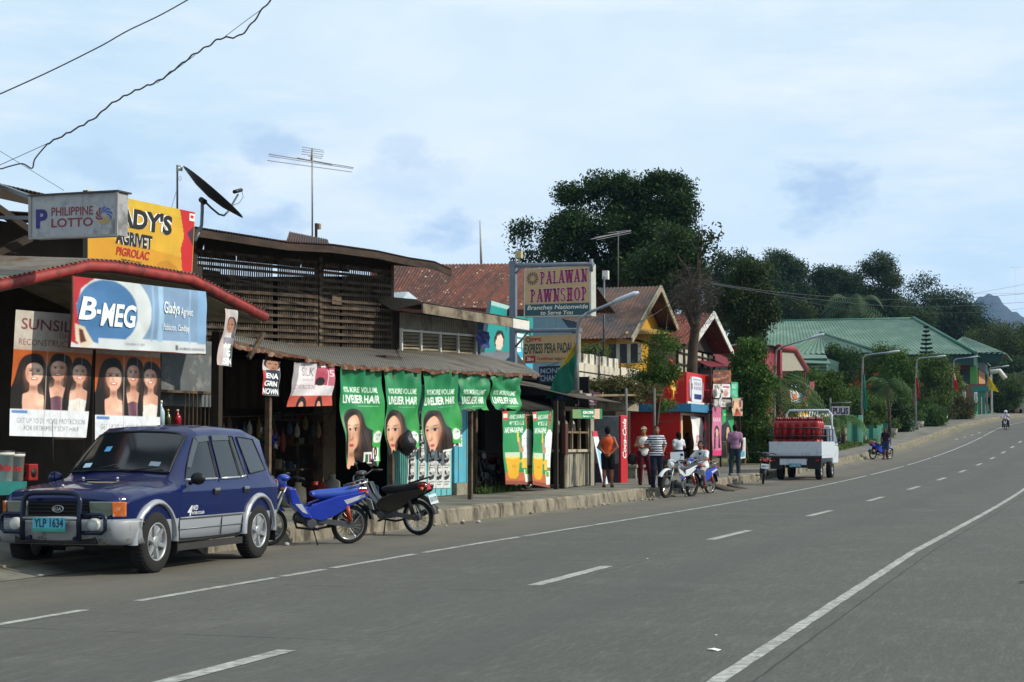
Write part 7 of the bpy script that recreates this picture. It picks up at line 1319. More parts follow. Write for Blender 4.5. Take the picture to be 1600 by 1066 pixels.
def hill(name, cxp, Y, half, top, base_z, depth, mat, seed, kind='structure'):
 g = np.random.RandomState(seed); n, m_ = 60, 24; c_ = AY(cxp, 690, Y); b = MB()
 ph = g.rand(6) * 6.28
 def fn(u, v):
  x = (u - .5) * 2; y = (v - .5) * 2; h = max(0, 1 - abs(x) ** 1.25) ** .9 * max(0, 1 - y * y); h *= 1 + .05 * math.sin(x * 9 + ph[0]) + .03 * math.sin(x * 21 + ph[1] + y * 4) + .02 * math.sin(x * 47 + ph[2])
  return V((c_.x + x * half, Y + y * depth, base_z + h * (top - base_z)))
 b.grid(fn, n, m_); o = b.build(name, mat, world=True); o['kind'] = kind; return o
MHILL = M((.020, .040, .016), .95, .5, .05, name='wooded_slope')
hill('hill', 1180, 300, 150, 17, 2, 60, MHILL, 1); hill('hill', 1480, 420, 110, AY(1440, 520, 420).z, 3, 90, MHILL, 2); hill('hill', 1640, 520, 120, AY(1600, 560, 520).z, 3, 90, MHILL, 3)
hill('mountain', 1550, 2600, 95, AY(1550, 464, 2600).z, 130, 300, M((.012, .022, .018), .95, .3, .01, name='mountain_forest'), 5)
hill('mountain', 1556, 2700, 170, AY(1545, 492, 2700).z, 0, 300, M((.012, .022, .018), .95, .3, .01, name='mountain_forest'), 6)
g = np.random.RandomState(9); n = 9000; Yg = 72 + 45 * g.rand(n) ** 1.2; rel = -13.5 - 1.5 * g.rand(n); patch = np.sin(Yg * .9) + np.sin(rel * 3 + Yg * .31); keep = (patch > -.9); Yg, rel = Yg[keep], rel[keep]; n = len(Yg)
base = np.array([RP(r_, y, KERB + .02)[:] for r_, y in zip(rel, Yg)]); a = g.rand(n) * 6.28; w_ = np.stack([np.cos(a), np.sin(a), 0 * a], 1) * .05; h = g.uniform(.06, .2, n)[:, None] * np.array([0, 0, 1]) + g.randn(n, 3) * .04
P = np.stack([base - w_, base + w_, base + h + w_ * .3, base + h - w_ * .3], 1).reshape(-1, 3); t_ = g.rand(n)[:, None]; o = fastmesh('grass', P, np.arange(4 * n).reshape(-1, 4), MLEAF, None, np.array((.035, .07, .012)) + np.array((.07, .08, .02)) * t_); tag(o, 'green grass verge between the pavement and the mint walls', 'grass', kind='stuff')
n = 1500; base = np.array([[-13.2 - .6 * x, FX(758, 770).y + 2.6 * (y - .5), KERB + .02] for x, y in g.rand(n, 2)]); a = g.rand(n) * 6.28; w_ = np.stack([np.cos(a), np.sin(a), 0 * a], 1) * .015; h = g.uniform(.05, .16, n)[:, None] * np.array([0, 0, 1]) + g.randn(n, 3) * .04
P = np.stack([base - w_, base + w_, base + h + w_ * .3, base + h - w_ * .3], 1).reshape(-1, 3); t_ = g.rand(n)[:, None]; o = fastmesh('grass_tuft', P, np.arange(4 * n).reshape(-1, 4), MLEAF, None, np.array((.03, .06, .012)) + np.array((.05, .06, .02)) * t_); tag(o, 'weeds growing at the foot of the dark shed doorway', 'grass', kind='stuff')
b = MB(); vs = []
YV = [70, 76, 82, 88, 94, 100, 106, 112, 118]
for Y in YV: vs += [RP(-15.6, Y, KERB + .028), RP(-13.45, Y, KERB + .028)]
b.add(vs, [(2 * i, 2 * i + 1, 2 * i + 3, 2 * i + 2) for i in range(len(YV) - 1)]); tag(b.build('verge', M('#4f5a2a', .95, .3, 1.5, .4, stain='#6b5f45', stainsc=.8, amt=.45), world=True), kind='structure')
haze = MB(); haze.bx(-3400, -300, -2, 1900, 4300, 240); hz = haze.build('haze', [], world=True); m = bpy.data.materials.new('haze_air'); m.use_nodes = True; nt = m.node_tree; nt.nodes.remove(nt.nodes['Principled BSDF']); pv = nt.nodes.new('ShaderNodeVolumePrincipled'); pv.inputs['Color'].default_value = (.30, .55, 1, 1); pv.inputs['Density'].default_value = .00009; nt.links.new(pv.outputs[0], nt.nodes['Material Output'].inputs['Volume']); hz.data.materials.append(m); tag(hz, kind='stuff')
MTYRE = M('#1a1918', .9, .25, 12, .3, name='tyre_rubber'); MCHR = M('#a9abab', .28, .12, 6, metal=.85, name='chrome'); MALU = M('#9a9c9d', .4, .15, 6, metal=.55, name='alloy')
def boolean_cut(o, cutters):
 bpy.context.view_layer.update()
 for c_ in cutters: m_ = o.modifiers.new('cut', 'BOOLEAN'); m_.operation = 'DIFFERENCE'; m_.object = c_; m_.solver = 'EXACT'
 dg = bpy.context.evaluated_depsgraph_get(); me = bpy.data.meshes.new_from_object(o.evaluated_get(dg)); old = o.data; o.modifiers.clear(); o.data = me
 for c_ in cutters: bpy.data.objects.remove(c_)
def car_paint(col, dirt='#4f4a42'):
 m, nt, b = _nt('dusty_car_paint'); N, L = nt.nodes, nt.links; c_ = C(col)
 tc = N.new('ShaderNodeTexCoord'); n = N.new('ShaderNodeTexNoise'); n.inputs['Scale'].default_value = 2.4; n.inputs['Detail'].default_value = 8; L.new(tc.outputs['Object'], n.inputs['Vector'])
 g = N.new('ShaderNodeNewGeometry'); sx_ = N.new('ShaderNodeSeparateXYZ'); L.new(g.outputs['Normal'], sx_.inputs[0])
 r1 = N.new('ShaderNodeMapRange'); r1.inputs[1].default_value = .45; r1.inputs[2].default_value = .95; L.new(sx_.outputs[2], r1.inputs[0])
 r2 = N.new('ShaderNodeMapRange'); r2.inputs[1].default_value = .42; r2.inputs[2].default_value = .70; r2.inputs[3].default_value = .08; r2.inputs[4].default_value = .42; L.new(n.outputs[0], r2.inputs[0])
 mu = N.new('ShaderNodeMath'); mu.operation = 'MULTIPLY'; L.new(r1.outputs[0], mu.inputs[0]); L.new(r2.outputs[0], mu.inputs[1])
 mx = N.new('ShaderNodeMix'); mx.data_type = 'RGBA'; mx.inputs[6].default_value = (*c_, 1); mx.inputs[7].default_value = (*C(dirt), 1); L.new(mu.outputs[0], mx.inputs[0]); L.new(mx.outputs[2], b.inputs['Base Color'])
 b.inputs['Roughness'].default_value = .45; b.inputs['Specular IOR Level'].default_value = .06; b.inputs['Coat Weight'].default_value = .7; b.inputs['Coat Roughness'].default_value = .04
 return m
SC = (-10.955, 18.93); suv = thing('parked_car', 'dark blue and silver four wheel drive car parked at the left edge with bull bar', 'car', (SC[0], SC[1], 0), math.pi + .012)
KY = [-2.0, -1.95, -1.90, -1.72, -1.35, -.6, 0.0, .12, .74, .82, 1.5, 1.84, 1.94, 1.99]
PR = dict(ztop=[.98, 1.03, 1.10, 1.58, 1.67, 1.695, 1.67, 1.62, 1.09, 1.055, .99, .955, .935, .85], wtop=[.68, .70, .70, .63, .61, .61, .61, .61, .69, .735, .735, .72, .69, .66],
   zb=[.93, .99, 1.03, 1.035, 1.03, 1.025, 1.025, 1.025, 1.02, .99, .93, .87, .80, .70], wb=[.77, .79, .80, .805, .812, .812, .812, .812, .812, .81, .795, .76, .72, .68],
   wm=[.79, .82, .835, .85, .86, .865, .865, .865, .865, .86, .845, .80, .75, .70], z0=[.44, .40, .36, .32, .30, .30, .30, .30, .30, .30, .31, .36, .40, .46])
def prm(k, y): return float(np.interp(y, KY, PR[k]))
def sect(y):
 g = lambda k: prm(k, y); wm, zt, wt = g('wm'), g('ztop'), g('wtop')
 z0, zb, wb = g('z0'), g('zb'), g('wb')
 return [(0, z0), (wm - .12, z0), (wm - .03, z0 + .05), (wm - .012, max(z0 + .1, .50)), (wm + .004, .60), (wm + .004, min(.905, zb - .05)), (wm - .004, min(.925, zb - .03)), (wb, zb), (wt + .035, max(zb + .01, zt - .065)), (wt - .05, max(zb + .02, zt - .008)), (wt * .5, max(zb + .03, zt + .012)), (0, max(zb + .035, zt + .02))]
ys_ = sorted(set([round(v, 3) for v in list(np.linspace(-2.0, 1.99, 70)) + KY]))
b = MB(); vs = []; npf = 0
for y in ys_:
 h = sect(y); ring = [(x, z) for x, z in h] + [(-x, z) for x, z in h[-2:0:-1]]; npf = len(ring); vs += [(x, y, z) for x, z in ring]
nS = len(ys_)
b.v = [V(p) for p in vs]
for i in range(nS - 1):
 for j in range(npf):
  j2 = (j + 1) % npf; jj = min(j, npf - 1 - j); b.f.append((i * npf + j, i * npf + j2, (i + 1) * npf + j2, (i + 1) * npf + j)); b.mi.append(1 if jj <= 3 else 0); b.sm.append(True)
b.f += [tuple(range(npf)), tuple((nS - 1) * npf + j for j in range(npf))[::-1]]; b.mi += [0, 0]; b.sm += [False, False]
MBLUE = car_paint('#011448'); MSIL = car_paint('#8e9298')
body = b.build('body', [MBLUE, MSIL, MBLK], suv)
bm = bmesh.new(); bm.from_mesh(body.data); bmesh.ops.recalc_face_normals(bm, faces=bm.faces)
for e in bm.edges:
 i, k = e.verts[0].index, e.verts[1].index
 if i % npf == k % npf and min(i % npf, npf - i % npf) in (5, 6): e.smooth = False
bm.to_mesh(body.data); bm.free()
cut = []
for wy_ in (1.325, -1.325):
 for sx_ in (-1, 1): cb = MB(); cb.lathe((sx_ * .5, wy_, .36), (sx_, 0, 0), [(0, 0), (.425, 0), (.425, .6), (0, .6)], 36, 0, False); co_ = cb.build('cutter', MBLK); bm = bmesh.new(); bm.from_mesh(co_.data); bmesh.ops.remove_doubles(bm, verts=bm.verts, dist=1e-5); bmesh.ops.recalc_face_normals(bm, faces=bm.faces); bm.to_mesh(co_.data); bm.free(); cut.append(co_)
boolean_cut(body, cut)
def sx_at(y, z):
 h = sect(y); (x6, z6), (x7, z7) = h[7], h[8]
 if z <= z6: (x5, z5) = h[6]; return x5 + (x6 - x5) * min(1, max(0, (z - z5) / (z6 - z5)))
 return x6 + (x7 - x6) * min(1, (z - z6) / max(1e-6, z7 - z6))
def pane(c4, off=.006):
 def make(sd):
  def fn(u, v):
   y = (c4[0][0] * (1 - u) + c4[1][0] * u) * (1 - v) + (c4[3][0] * (1 - u) + c4[2][0] * u) * v; z = (c4[0][1] * (1 - u) + c4[1][1] * u) * (1 - v) + (c4[3][1] * (1 - u) + c4[2][1] * u) * v
   return V((sd * (sx_at(y, z) + off), y, z))
  return fn
 return make
GL = glass('#10161a', .05); GOPEN = glass('#06080a', .04); MTRIM = M('#b9bcc0', .3, .1, metal=.6)
wins = [('front_window', [(.54, 1.055), (-.24, 1.055), (-.24, 1.57), (.10, 1.54)], GOPEN), ('rear_window', [(-.34, 1.055), (-.86, 1.06), (-.80, 1.57), (-.34, 1.57)], GL), ('quarter_light', [(-.89, 1.06), (-1.03, 1.075), (-.93, 1.56), (-.83, 1.57)], GL), ('cargo_window', [(-1.17, 1.09), (-1.66, 1.13), (-1.50, 1.53), (-1.05, 1.56)], glass('#20272c', .05))]  # front_window: near-black pane stands in for the shaded interior of an open window
for nm, c4, gm in wins:
 for sd in (-1, 1):
  b = MB(); b.grid(pane(c4)(sd), 6, 5); w_ = b.build(nm, gm, suv); f = pane(c4, .008)(sd); b = MB(); loop = [f(0, 0), f(.5, 0), f(1, 0), f(1, .5), f(1, 1), f(.5, 1), f(0, 1), f(0, .5), f(0, 0)]; b.tube(loop, .009, 6, caps=False); b.build('window_seal', MBLK, w_)
  if nm != 'cargo_window': b = MB(); b.tube([f(0, -.02) , f(1, -.02)], .016, 6); b.build('chrome_strip', MTRIM, w_)
def top_at(x, y, off):
 h = sect(y); pts = h[8:]; xs = [p[0] for p in pts][::-1]; zs = [p[1] for p in pts][::-1]; return float(np.interp(abs(x), xs, zs)) + off
b = MB(); b.grid(lambda u, v: V(((u * 2 - 1) * (prm('wtop', .70 - .545 * v) - .03), .70 - .545 * v, top_at((u * 2 - 1) * (prm('wtop', .70 - .545 * v) - .03), .70 - .545 * v, .012))), 12, 8); ws = b.build('windscreen', GL, suv)
b = MB(); lp = [V(((u * 2 - 1) * (prm('wtop', .70 - .545 * v) - .03), .70 - .545 * v, top_at((u * 2 - 1) * .6, .70 - .545 * v, .014))) for u, v in [(i / 8, 0) for i in range(9)] + [(1, i / 6) for i in range(7)] + [(1 - i / 8, 1) for i in range(9)] + [(0, 1 - i / 6) for i in range(7)]]; b.tube(lp, .016, 6, caps=False); b.build('window_seal', MBLK, ws)
for (xa, xb) in ((.5, .05), (-.1, -.55)): b = MB(); b.tube([V((xa, .74, top_at(xa, .74, .035))), V((xb, .66, top_at(xb, .66, .05)))], .009, 5); b.build('wiper', MBLK, ws)
def decal(x, y0, w_, h_): return [V((x + sx * w_, y0 + sy * h_, top_at(x + sx * w_, y0 + sy * h_, .018))) for sx, sy in ((-1, 1), (1, 1), (1, -1), (-1, -1))]
for (x, y, w_, h_, cc) in ((.48, .62, .05, .03, '#9ab8cc'), (.33, .40, .04, .035, '#4a8ab8'), (-.42, .60, .07, .03, '#6f8088')): b = MB(); b.add(decal(x, y, w_, h_), ((0, 3, 2, 1),)); b.build('sticker', M(cc, .4), ws)
b = MB(); b.grid(lambda u, v: V(((u * 2 - 1) * .56, -1.935 + .19 * v, top_at((u * 2 - 1) * .56, -1.935 + .19 * v, .012))), 8, 5); b.build('tailgate_window', GL, suv)
for sd in (-1, 1):
 f = lambda y, z, o=.004, s_=sd: V((s_ * (sx_at(y, z) if z > .78 else (prm('wm', y) + .003) if z > .5 else prm('wm', y) - .01) + s_ * o, y, z))
 for ln_ in ([(.70, .99), (.78, .80), (.80, .60), (.78, .36)], [(-.28, 1.57), (-.28, 1.0), (-.28, .8), (-.28, .6), (-.27, .36)], [(-1.09, 1.55), (-1.11, 1.02), (-1.02, .82), (-.86, .62), (-.84, .36)], [(.78, .36), (.2, .35), (-.5, .35), (-.84, .36)]):
  b = MB(); b.tube([f(y, z, .0) for y, z in ln_], .007, 5); b.build('shut_line', MBLK, suv)
 for y in (-.12, -.93): b = MB(); b.box(f(y, .89, .012), (.03, .15, .07)); b.box(f(y, .915, .024), (.02, .13, .035), 1); b.build('door_handle', [MBLK, MCHR], suv, bevel=.006)
 b = MB(); b.tube([f(.80, .60, .01), f(.2, .60, .012), f(-.84, .60, .012)], .012, 6); b.tube([f(.80, .47, .004), f(-.84, .47, .004)], .008, 6); b.build('side_moulding', M('#7c8086', .4, .1, metal=.3), suv)
 b = MB(); b.slab(V((sd * .80, .82, .30)), V((sd * .80, -.86, .30)), V((sd * .80, -.86, .22)), V((sd * .80, .82, .22)), .06 * -sd); b.build('sill_step', M('#2a2826', .7), suv)
 for wy_ in (1.325, -1.325):
  n = 26; v_ = []
  for i in range(n + 1):
   a = R(-3 + 186 * i / n)
   for r_, xo in ((.424, -.05), (.424, .045), (.45, .048), (.48, .012), (.48, -.04)):
    y = wy_ + r_ * math.cos(a); z = .36 + r_ * math.sin(a); v_.append((sd * (prm('wm', wy_ if abs(y) < 1.6 else y * .98) + xo), y, z))
  b = MB(); b.add(v_, [(i * 5 + j, i * 5 + j + 1, (i + 1) * 5 + j + 1, (i + 1) * 5 + j) for i in range(n) for j in range(4)], 0, True); b.build('wheel_arch', M('#9a9ea4', .4, .12, 4, metal=.3, stain='#6b665e', stainsc=3, amt=.3), suv)
  b = MB(); y = wy_ - .47; b.slab(V((sd * .62, y, .20)), V((sd * .87, y, .20)), V((sd * .87, y, .5)), V((sd * .62, y, .5)), .015); b.build('mud_flap', M('#1d1b1a', .9, .2), suv)
  wh = bpy.data.objects.new('wheel', None); COL.objects.link(wh); wh.parent = suv; wh.location = (sd * .77, wy_, .352)
  b = MB(); b.lathe((0, 0, 0), (sd, 0, 0), [(.21, .095), (.25, .10), (.325, .098), (.345, .08), (.352, .05), (.353, 0), (.352, -.05), (.345, -.08), (.25, -.10), (.21, -.10)], 40, 0)
  for k in range(44): a = k * math.pi / 22; p = V((0, math.cos(a) * .352, math.sin(a) * .352)); b.box(p, (.15, .018, .012), 0, mat=Matrix.Rotation(a, 3, 'X'))
  b.build('tyre', MTYRE, wh)
  b = MB(); b.lathe((0, 0, 0), (sd, 0, 0), [(.218, .092), (.222, .10), (.205, .098), (.195, .07), (.19, -.02), (.0, -.02)], 36, 0); b.lathe((0, 0, 0), (sd, 0, 0), [(.075, .05), (.075, .082), (.055, .092), (0, .094)], 20, 0)
  for k in range(6):
   a = k * math.pi / 3 + .3; u_ = V((0, math.cos(a), math.sin(a))); t_ = V((0, -math.sin(a), math.cos(a))); X_ = V((sd, 0, 0)); b.hexa([u_ * .05 - t_ * .035 + X_ * .05, u_ * .05 + t_ * .035 + X_ * .05, u_ * .2 + t_ * .03 + X_ * .05, u_ * .2 - t_ * .03 + X_ * .05, u_ * .05 - t_ * .025 + X_ * .082, u_ * .05 + t_ * .025 + X_ * .082, u_ * .2 + t_ * .022 + X_ * .09, u_ * .2 - t_ * .022 + X_ * .09])
  b.build('rim', MALU, wh)
  b = MB(); b.lathe((0, 0, 0), (sd, 0, 0), [(.19, -.015), (0, -.012)], 24, 0); b.build('brake_disc', MBLK, wh)
 b = MB(); b.ell((sd * .97, .55, 1.06), (.10, .055, .075), 12); b.tube([(sd * .86, .56, 1.0), (sd * .92, .56, 1.03)], .025, 6); b.build('wing_mirror', MBLUE if sd > 0 else MBLK, suv)
 b = MB(); fn = pane([(.30, 1.30), (.10, 1.47), (-.24, 1.50), (-.24, 1.43)], .02)(sd); b.grid(pane([(.42, 1.19), (.10, 1.55), (.04, 1.49), (.34, 1.19)], .022)(sd), 3, 3); b.grid(pane([(.08, 1.56), (-.24, 1.58), (-.24, 1.51), (.04, 1.49)], .022)(sd), 3, 2); b.grid(pane([(-.34, 1.58), (-.78, 1.58), (-.78, 1.52), (-.34, 1.51)], .022)(sd), 3, 2); b.build('rain_visor', M('#3f464c', .3, .1), suv)
 Sd = lambda u, v, o=0, s_=sd: V((s_ * (.866 + o + .004), (.62 - .42 * u) if s_ < 0 else (.2 + .42 * u), .74 - .12 * v)); b = MB(); b.text(Sd, (0, 0, .28, 1), '4', 0, .03, .25, .004); b.text(Sd, (.28, 0, .62, .5), 'WD', 0, .02, .25, .004); b.text(Sd, (.26, .62, 1, .9), 'INTERCOOLER', 0, .02, .2, .004); b.build('lettering', M('#c8ccd0', .4), suv)
 b = MB(); b.hexa([(sd * .40, 1.92, .66), (sd * .68, 1.90, .66), (sd * .68, 1.80, .66), (sd * .40, 1.80, .66), (sd * .40, 1.955, .83), (sd * .68, 1.92, .83), (sd * .68, 1.8, .83), (sd * .40, 1.8, .83)] if sd > 0 else [(sd * .68, 1.90, .66), (sd * .40, 1.92, .66), (sd * .40, 1.80, .66), (sd * .68, 1.80, .66), (sd * .68, 1.92, .83), (sd * .40, 1.955, .83), (sd * .40, 1.8, .83), (sd * .68, 1.8, .83)]); b.v = [V((p.x, p.y + .085, p.z)) for p in b.v]; b.build('headlight', M('#6f7568', .12, .15, 5, spec=.7), suv, bevel=.012)
 pts = [(.685, 1.955, .66), (.785, 1.86, .66), (.785, 1.7, .66), (.685, 1.7, .66), (.685, 1.975, .83), (.785, 1.875, .825), (.785, 1.7, .825), (.685, 1.7, .83)]
 b = MB(); b.hexa([(sd * x, y + .055, z) for x, y, z in pts]); b.build('indicator', M('#b5602a', .15, .1, 5, stain='#c9c4b8', stainsc=5, amt=.4), suv, bevel=.01)
 b = MB(); b.hexa([(sd * x, y, z) for x, y, z in ((.80, 1.80, .70), (.815, 1.70, .70), (.80, 1.70, .70), (.79, 1.80, .70), (.80, 1.80, .86), (.815, 1.70, .86), (.80, 1.70, .86), (.79, 1.80, .86))])
 b = MB(); b.bx(min(sd * .62, sd * .80), -2.0, .72, max(sd * .62, sd * .80), -1.9, 1.0); b.build('tail_light', M('#7a1410', .2), suv, bevel=.01)
def bumper(y0, sgn, mat, name):
 b = MB(); v_ = []; n = 26
 for i in range(n + 1):
  u = -1 + 2 * i / n; x = u * .87; cur = .10 * (1 - abs(u) ** 2.4) if abs(u) < 1 else 0; wrap = .32 * max(0, abs(u) - .86) / .14
  for dy, z in ((-.02, .63), (.04, .635), (.075, .60), (.085, .52), (.07, .43), (.02, .36), (-.04, .345)): v_.append((x + (0.012 * (1 if u > 0 else -1) if abs(u) > .9 else 0), sgn * (y0 + dy + cur - wrap), z))
 b.add(v_, [(i * 7 + j, i * 7 + j + 1, (i + 1) * 7 + j + 1, (i + 1) * 7 + j) for i in range(n) for j in range(6)], 0, True); return b.build(name, mat, suv)
bumper(1.93, 1, M('#8a8d90', .5, .15, 3, metal=.15, stain='#26241f', stainsc=6, amt=.28, name='scuffed_silver_bumper'), 'front_bumper'); bumper(1.93, -1, MSIL, 'rear_bumper')
b = MB(); b.bx(-.52, 2.0, .36, .52, 2.075, .47); b.build('air_intake', MBLK, suv, bevel=.01)
b = MB(); b.bx(-.385, 1.93, .65, .385, 2.0, .83); b.build('grille', MVOID, suv)
b = MB()
for z in (.67, .71, .75, .79): b.bx(-.38, 2.001, z, .38, 2.015, z + .012)
b.build('grille_bar', MBLK, suv)
b = MB(); b.lathe((0, 2.017, .745), (0, 1, 0), [(.075, 0), (.075, .012), (.062, .012), (.062, 0)], 24); b.v = [V((p.x, p.y, .745 + (p.z - .745) * .55)) for p in b.v]; b.text(lambda u, v, o=0: V((.05 - .10 * u, 2.029 + o, .765 - .04 * v)), (0, 0, 1, 1), 'KIA', 0, .02, 0, .002); b.build('emblem', MCHR, suv)
MBAR = M('#1c2436', .25, .15, 5, metal=.5, name='dark_blue_tube')
b = MB(); hp = [(-.36, 2.16, .40), (-.36, 2.17, .62), (-.36, 2.15, .84), (-.33, 2.14, .90), (-.26, 2.13, .925), (0, 2.13, .93), (.26, 2.13, .925), (.33, 2.14, .90), (.36, 2.15, .84), (.36, 2.17, .62), (.36, 2.16, .40)]; b.tube(hp, .03, 10); bb_ = b.build('bull_bar', MBAR, suv)
b = MB(); b.tube([(-.36, 2.17, .645), (.36, 2.17, .645)], .026, 10); b.build('cross_tube', MCHR, bb_)
for sd in (-1, 1): b = MB(); b.tube([(sd * .36, 2.16, .69), (sd * .62, 2.13, .69), (sd * .66, 2.12, .66), (sd * .66, 2.12, .52), (sd * .62, 2.13, .49), (sd * .36, 2.16, .49)], .024, 10); b.build('side_hoop', MBAR, bb_); b = MB(); b.tube([(sd * .3, 2.0, .45), (sd * .3, 2.16, .42)], .025, 8); b.build('mounting', MBAR, bb_)
for sd in (-1, 1): b = MB(); b.lathe((sd * .50, 2.045, .575), (0, 1, 0), [(0, .085), (.06, .08), (.075, .06), (.075, .0), (0, 0)], 18); b.build('fog_lamp', M('#b5b7b2', .15, .1, spec=.7), suv)
b = MB(); b.bx(-.205, 2.19, .50, .205, 2.205, .655, 0); b.bx(-.205, 2.205, .50, .205, 2.207, .535, 1); pl = b.build('number_plate', [M('#4aa2b8', .4, .08), M('#2f8a7a', .5)], suv)
b = MB(); b.text(lambda u, v, o=0: V((.185 - .37 * u, 2.206 + o, .645 - .10 * v)), (0, 0, 1, 1), 'YLP 1634', 0, .02, 0, .003); b.build('lettering', M('#15303f', .6), pl)
b = MB(); b.tube([(.73, .93, .98), (.745, .96, 1.35), (.75, .98, 1.75)], [.006, .005, .003], 6); b.build('aerial', MBLK, suv)
for x, y in ((.32, .98), (-.14, .98), (.13, 1.72)): b = MB(); b.ell((x, y, top_at(x, y, .012)), (.018, .014, .014), 8); b.build('washer_jet', M('#c8ccd0', .4), suv)
b = MB(); b.add([V((x, y, top_at(x, y, .006))) for x, y in ((.09, 1.28), (-.33, 1.24), (-.30, 1.38), (-.12, 1.42), (.0, 1.40))], ((0, 1, 2, 3, 4),)); b.build('hood_scrape', M('#6a6350', .8, .3, 12), suv)
b = MB(); b.add([V((.14 + .12 * math.cos(i * .5236) * (1.25), 1.12 + .065 * math.sin(i * .5236), top_at(.14, 1.12, .008))) for i in range(12)], (tuple(range(12)),)); b.build('hood_sticker', M('#4f5a6a', .6, .4, 12), suv)
b = MB(); b.bx(-.6, -1.6, .30, .6, 1.6, .33); b.bx(-.1, -1.35, .25, .1, 1.3, .3); b.tube([(-.75, 1.325, .35), (.75, 1.325, .35)], .05); b.tube([(-.75, -1.325, .35), (.75, -1.325, .35)], .05); b.build('underbody', MBLK, suv)
MENG = M('#55575a', .45, .25, 9, metal=.4, name='dull_engine_alloy')
def moto(label, x, y, d, style='underbone', body='#14308f', seat='#1b3fae', z=0, lean=5, plate=None, detail=True, group=None, board=False, kind='motorcycle', front='#14308f', s=1.0):
 rz = math.atan2(-d[0], d[1]); t = thing(kind, label, 'motorcycle', (x, y, z), rz, group); t.rotation_euler = (0, R(lean), rz); t.scale = (s, s, s)
 mb_ = M(body, .3, .12, 6, coat=.5); ms_ = M(seat, .55, .12, 6); mf = M(front, .3, .12, 6, coat=.5); ra, fa, wr = V((0, -.60, .285)), V((0, .64, .285)), .285
 if style == 'offroad': ra, fa, wr = V((0, -.66, .31)), V((0, .68, .32)), .31
 for ax_ in (ra, fa):
  w_ = bpy.data.objects.new('wheel', None); COL.objects.link(w_); w_.parent = t; w_.location = ax_; tw_ = .036 if style != 'offroad' else .045
  b = MB(); b.lathe((0, 0, 0), (1, 0, 0), [(wr - .055 + .055 * math.cos(a) * 1.0 if 0 else wr - tw_ + tw_ * math.cos(a), tw_ * math.sin(a)) for a in [i * math.pi / 5 for i in range(10)]], 36, closed=True); b.build('tyre', MTYRE, w_)
  b = MB(); b.lathe((0, 0, 0), (1, 0, 0), [(wr - .075, -.022), (wr - .062, -.026), (wr - .062, .026), (wr - .075, .022)], 32, closed=True); b.build('rim', MCHR, w_)
  b = MB(); b.tube([(-.05, 0, 0), (.05, 0, 0)], .05, 12); b.build('hub', MENG, w_)
  if detail:
   b = MB()
   for k in range(18): a = k * math.pi / 9; b.tube([(.03 * (-1) ** k, .045 * math.cos(a + .5), .045 * math.sin(a + .5)), (0, (wr - .068) * math.cos(a), (wr - .068) * math.sin(a))], .004, 4, caps=False)
   b.build('spokes', MCHR, w_)
 hd_ = V((0, fa.y - .22, .86)); top = V((0, fa.y - .27, .97))
 for sx in (-1, 1): b = MB(); b.tube([fa + V((sx * .085, .01, 0)), fa + V((sx * .085, -.09, .26)), V((sx * .07, hd_.y, hd_.z))], [.022, .022, .018], 8); b.build('fork', M('#8f9396', .35, .1, metal=.5), t)
 b = MB(); b.tube([(-.34, top.y - .12, top.z + .03), (-.2, top.y - .02, top.z + .05), (-.06, top.y, top.z), (.06, top.y, top.z), (.2, top.y - .02, top.z + .05), (.34, top.y - .12, top.z + .03)], .013, 8); hb = b.build('handlebar', MBLK, t)
 for sx in (-1, 1):
  b = MB(); b.tube([(sx * .22, top.y - .035, top.z + .048), (sx * .35, top.y - .125, top.z + .03)], .019, 8); b.tube([(sx * .2, top.y + .02, top.z + .04), (sx * .33, top.y - .06, top.z + .035)], .007, 5); b.build('grip', MBLK, hb)
  if detail: b = MB(); b.tube([(sx * .18, top.y - .02, top.z + .05), (sx * .24, top.y + .0, top.z + .17)], .006, 5); b.ell((sx * .25, top.y, top.z + .2), (.055, .015, .035), 8); b.build('mirror', MBLK, hb) if style != 'nomirror' else None
 b = MB(); b.ell((0, fa.y - .16, .90), (.095, .09, .115), 12); b.ell((0, fa.y - .20, .985), (.13, .09, .05), 10); b.build('headlight_cowl', mf, t)
 b = MB(); b.ell((0, fa.y - .095, .895), (.075, .04, .075), 12); b.build('headlight', M('#b8bab4', .12, .1, spec=.7), t)
 for sx in (-1, 1): b = MB(); b.ell((sx * .14, fa.y - .14, .84), (.035, .03, .025), 8); b.build('indicator', M('#b5602a', .2), t)
 n = 10; b = MB(); v_ = []
 rf = wr + (.03 if style != 'offroad' else .16)
 for i in range(n + 1):
  a = R(35 + 100 * i / n)
  for xo, ro_ in ((-.065, -.02), (-.03, .012), (.03, .012), (.065, -.02)): v_.append((xo, fa.y + (rf + ro_) * math.cos(a), fa.z + (rf + ro_) * math.sin(a)))
 b.add(v_, [(i * 4 + j, i * 4 + j + 1, (i + 1) * 4 + j + 1, (i + 1) * 4 + j) for i in range(n) for j in range(3)], 0, True); b.build('front_mudguard', mf, t)
 def side_poly(pts, x0, x1, name, mat_):
  for sx in (-1, 1):
   b = MB(); b.poly([(sx * x0, yy, zz_) for yy, zz_ in pts], (sx * (x1 - x0), 0, 0)); b.build(name, mat_, t, bevel=.012)
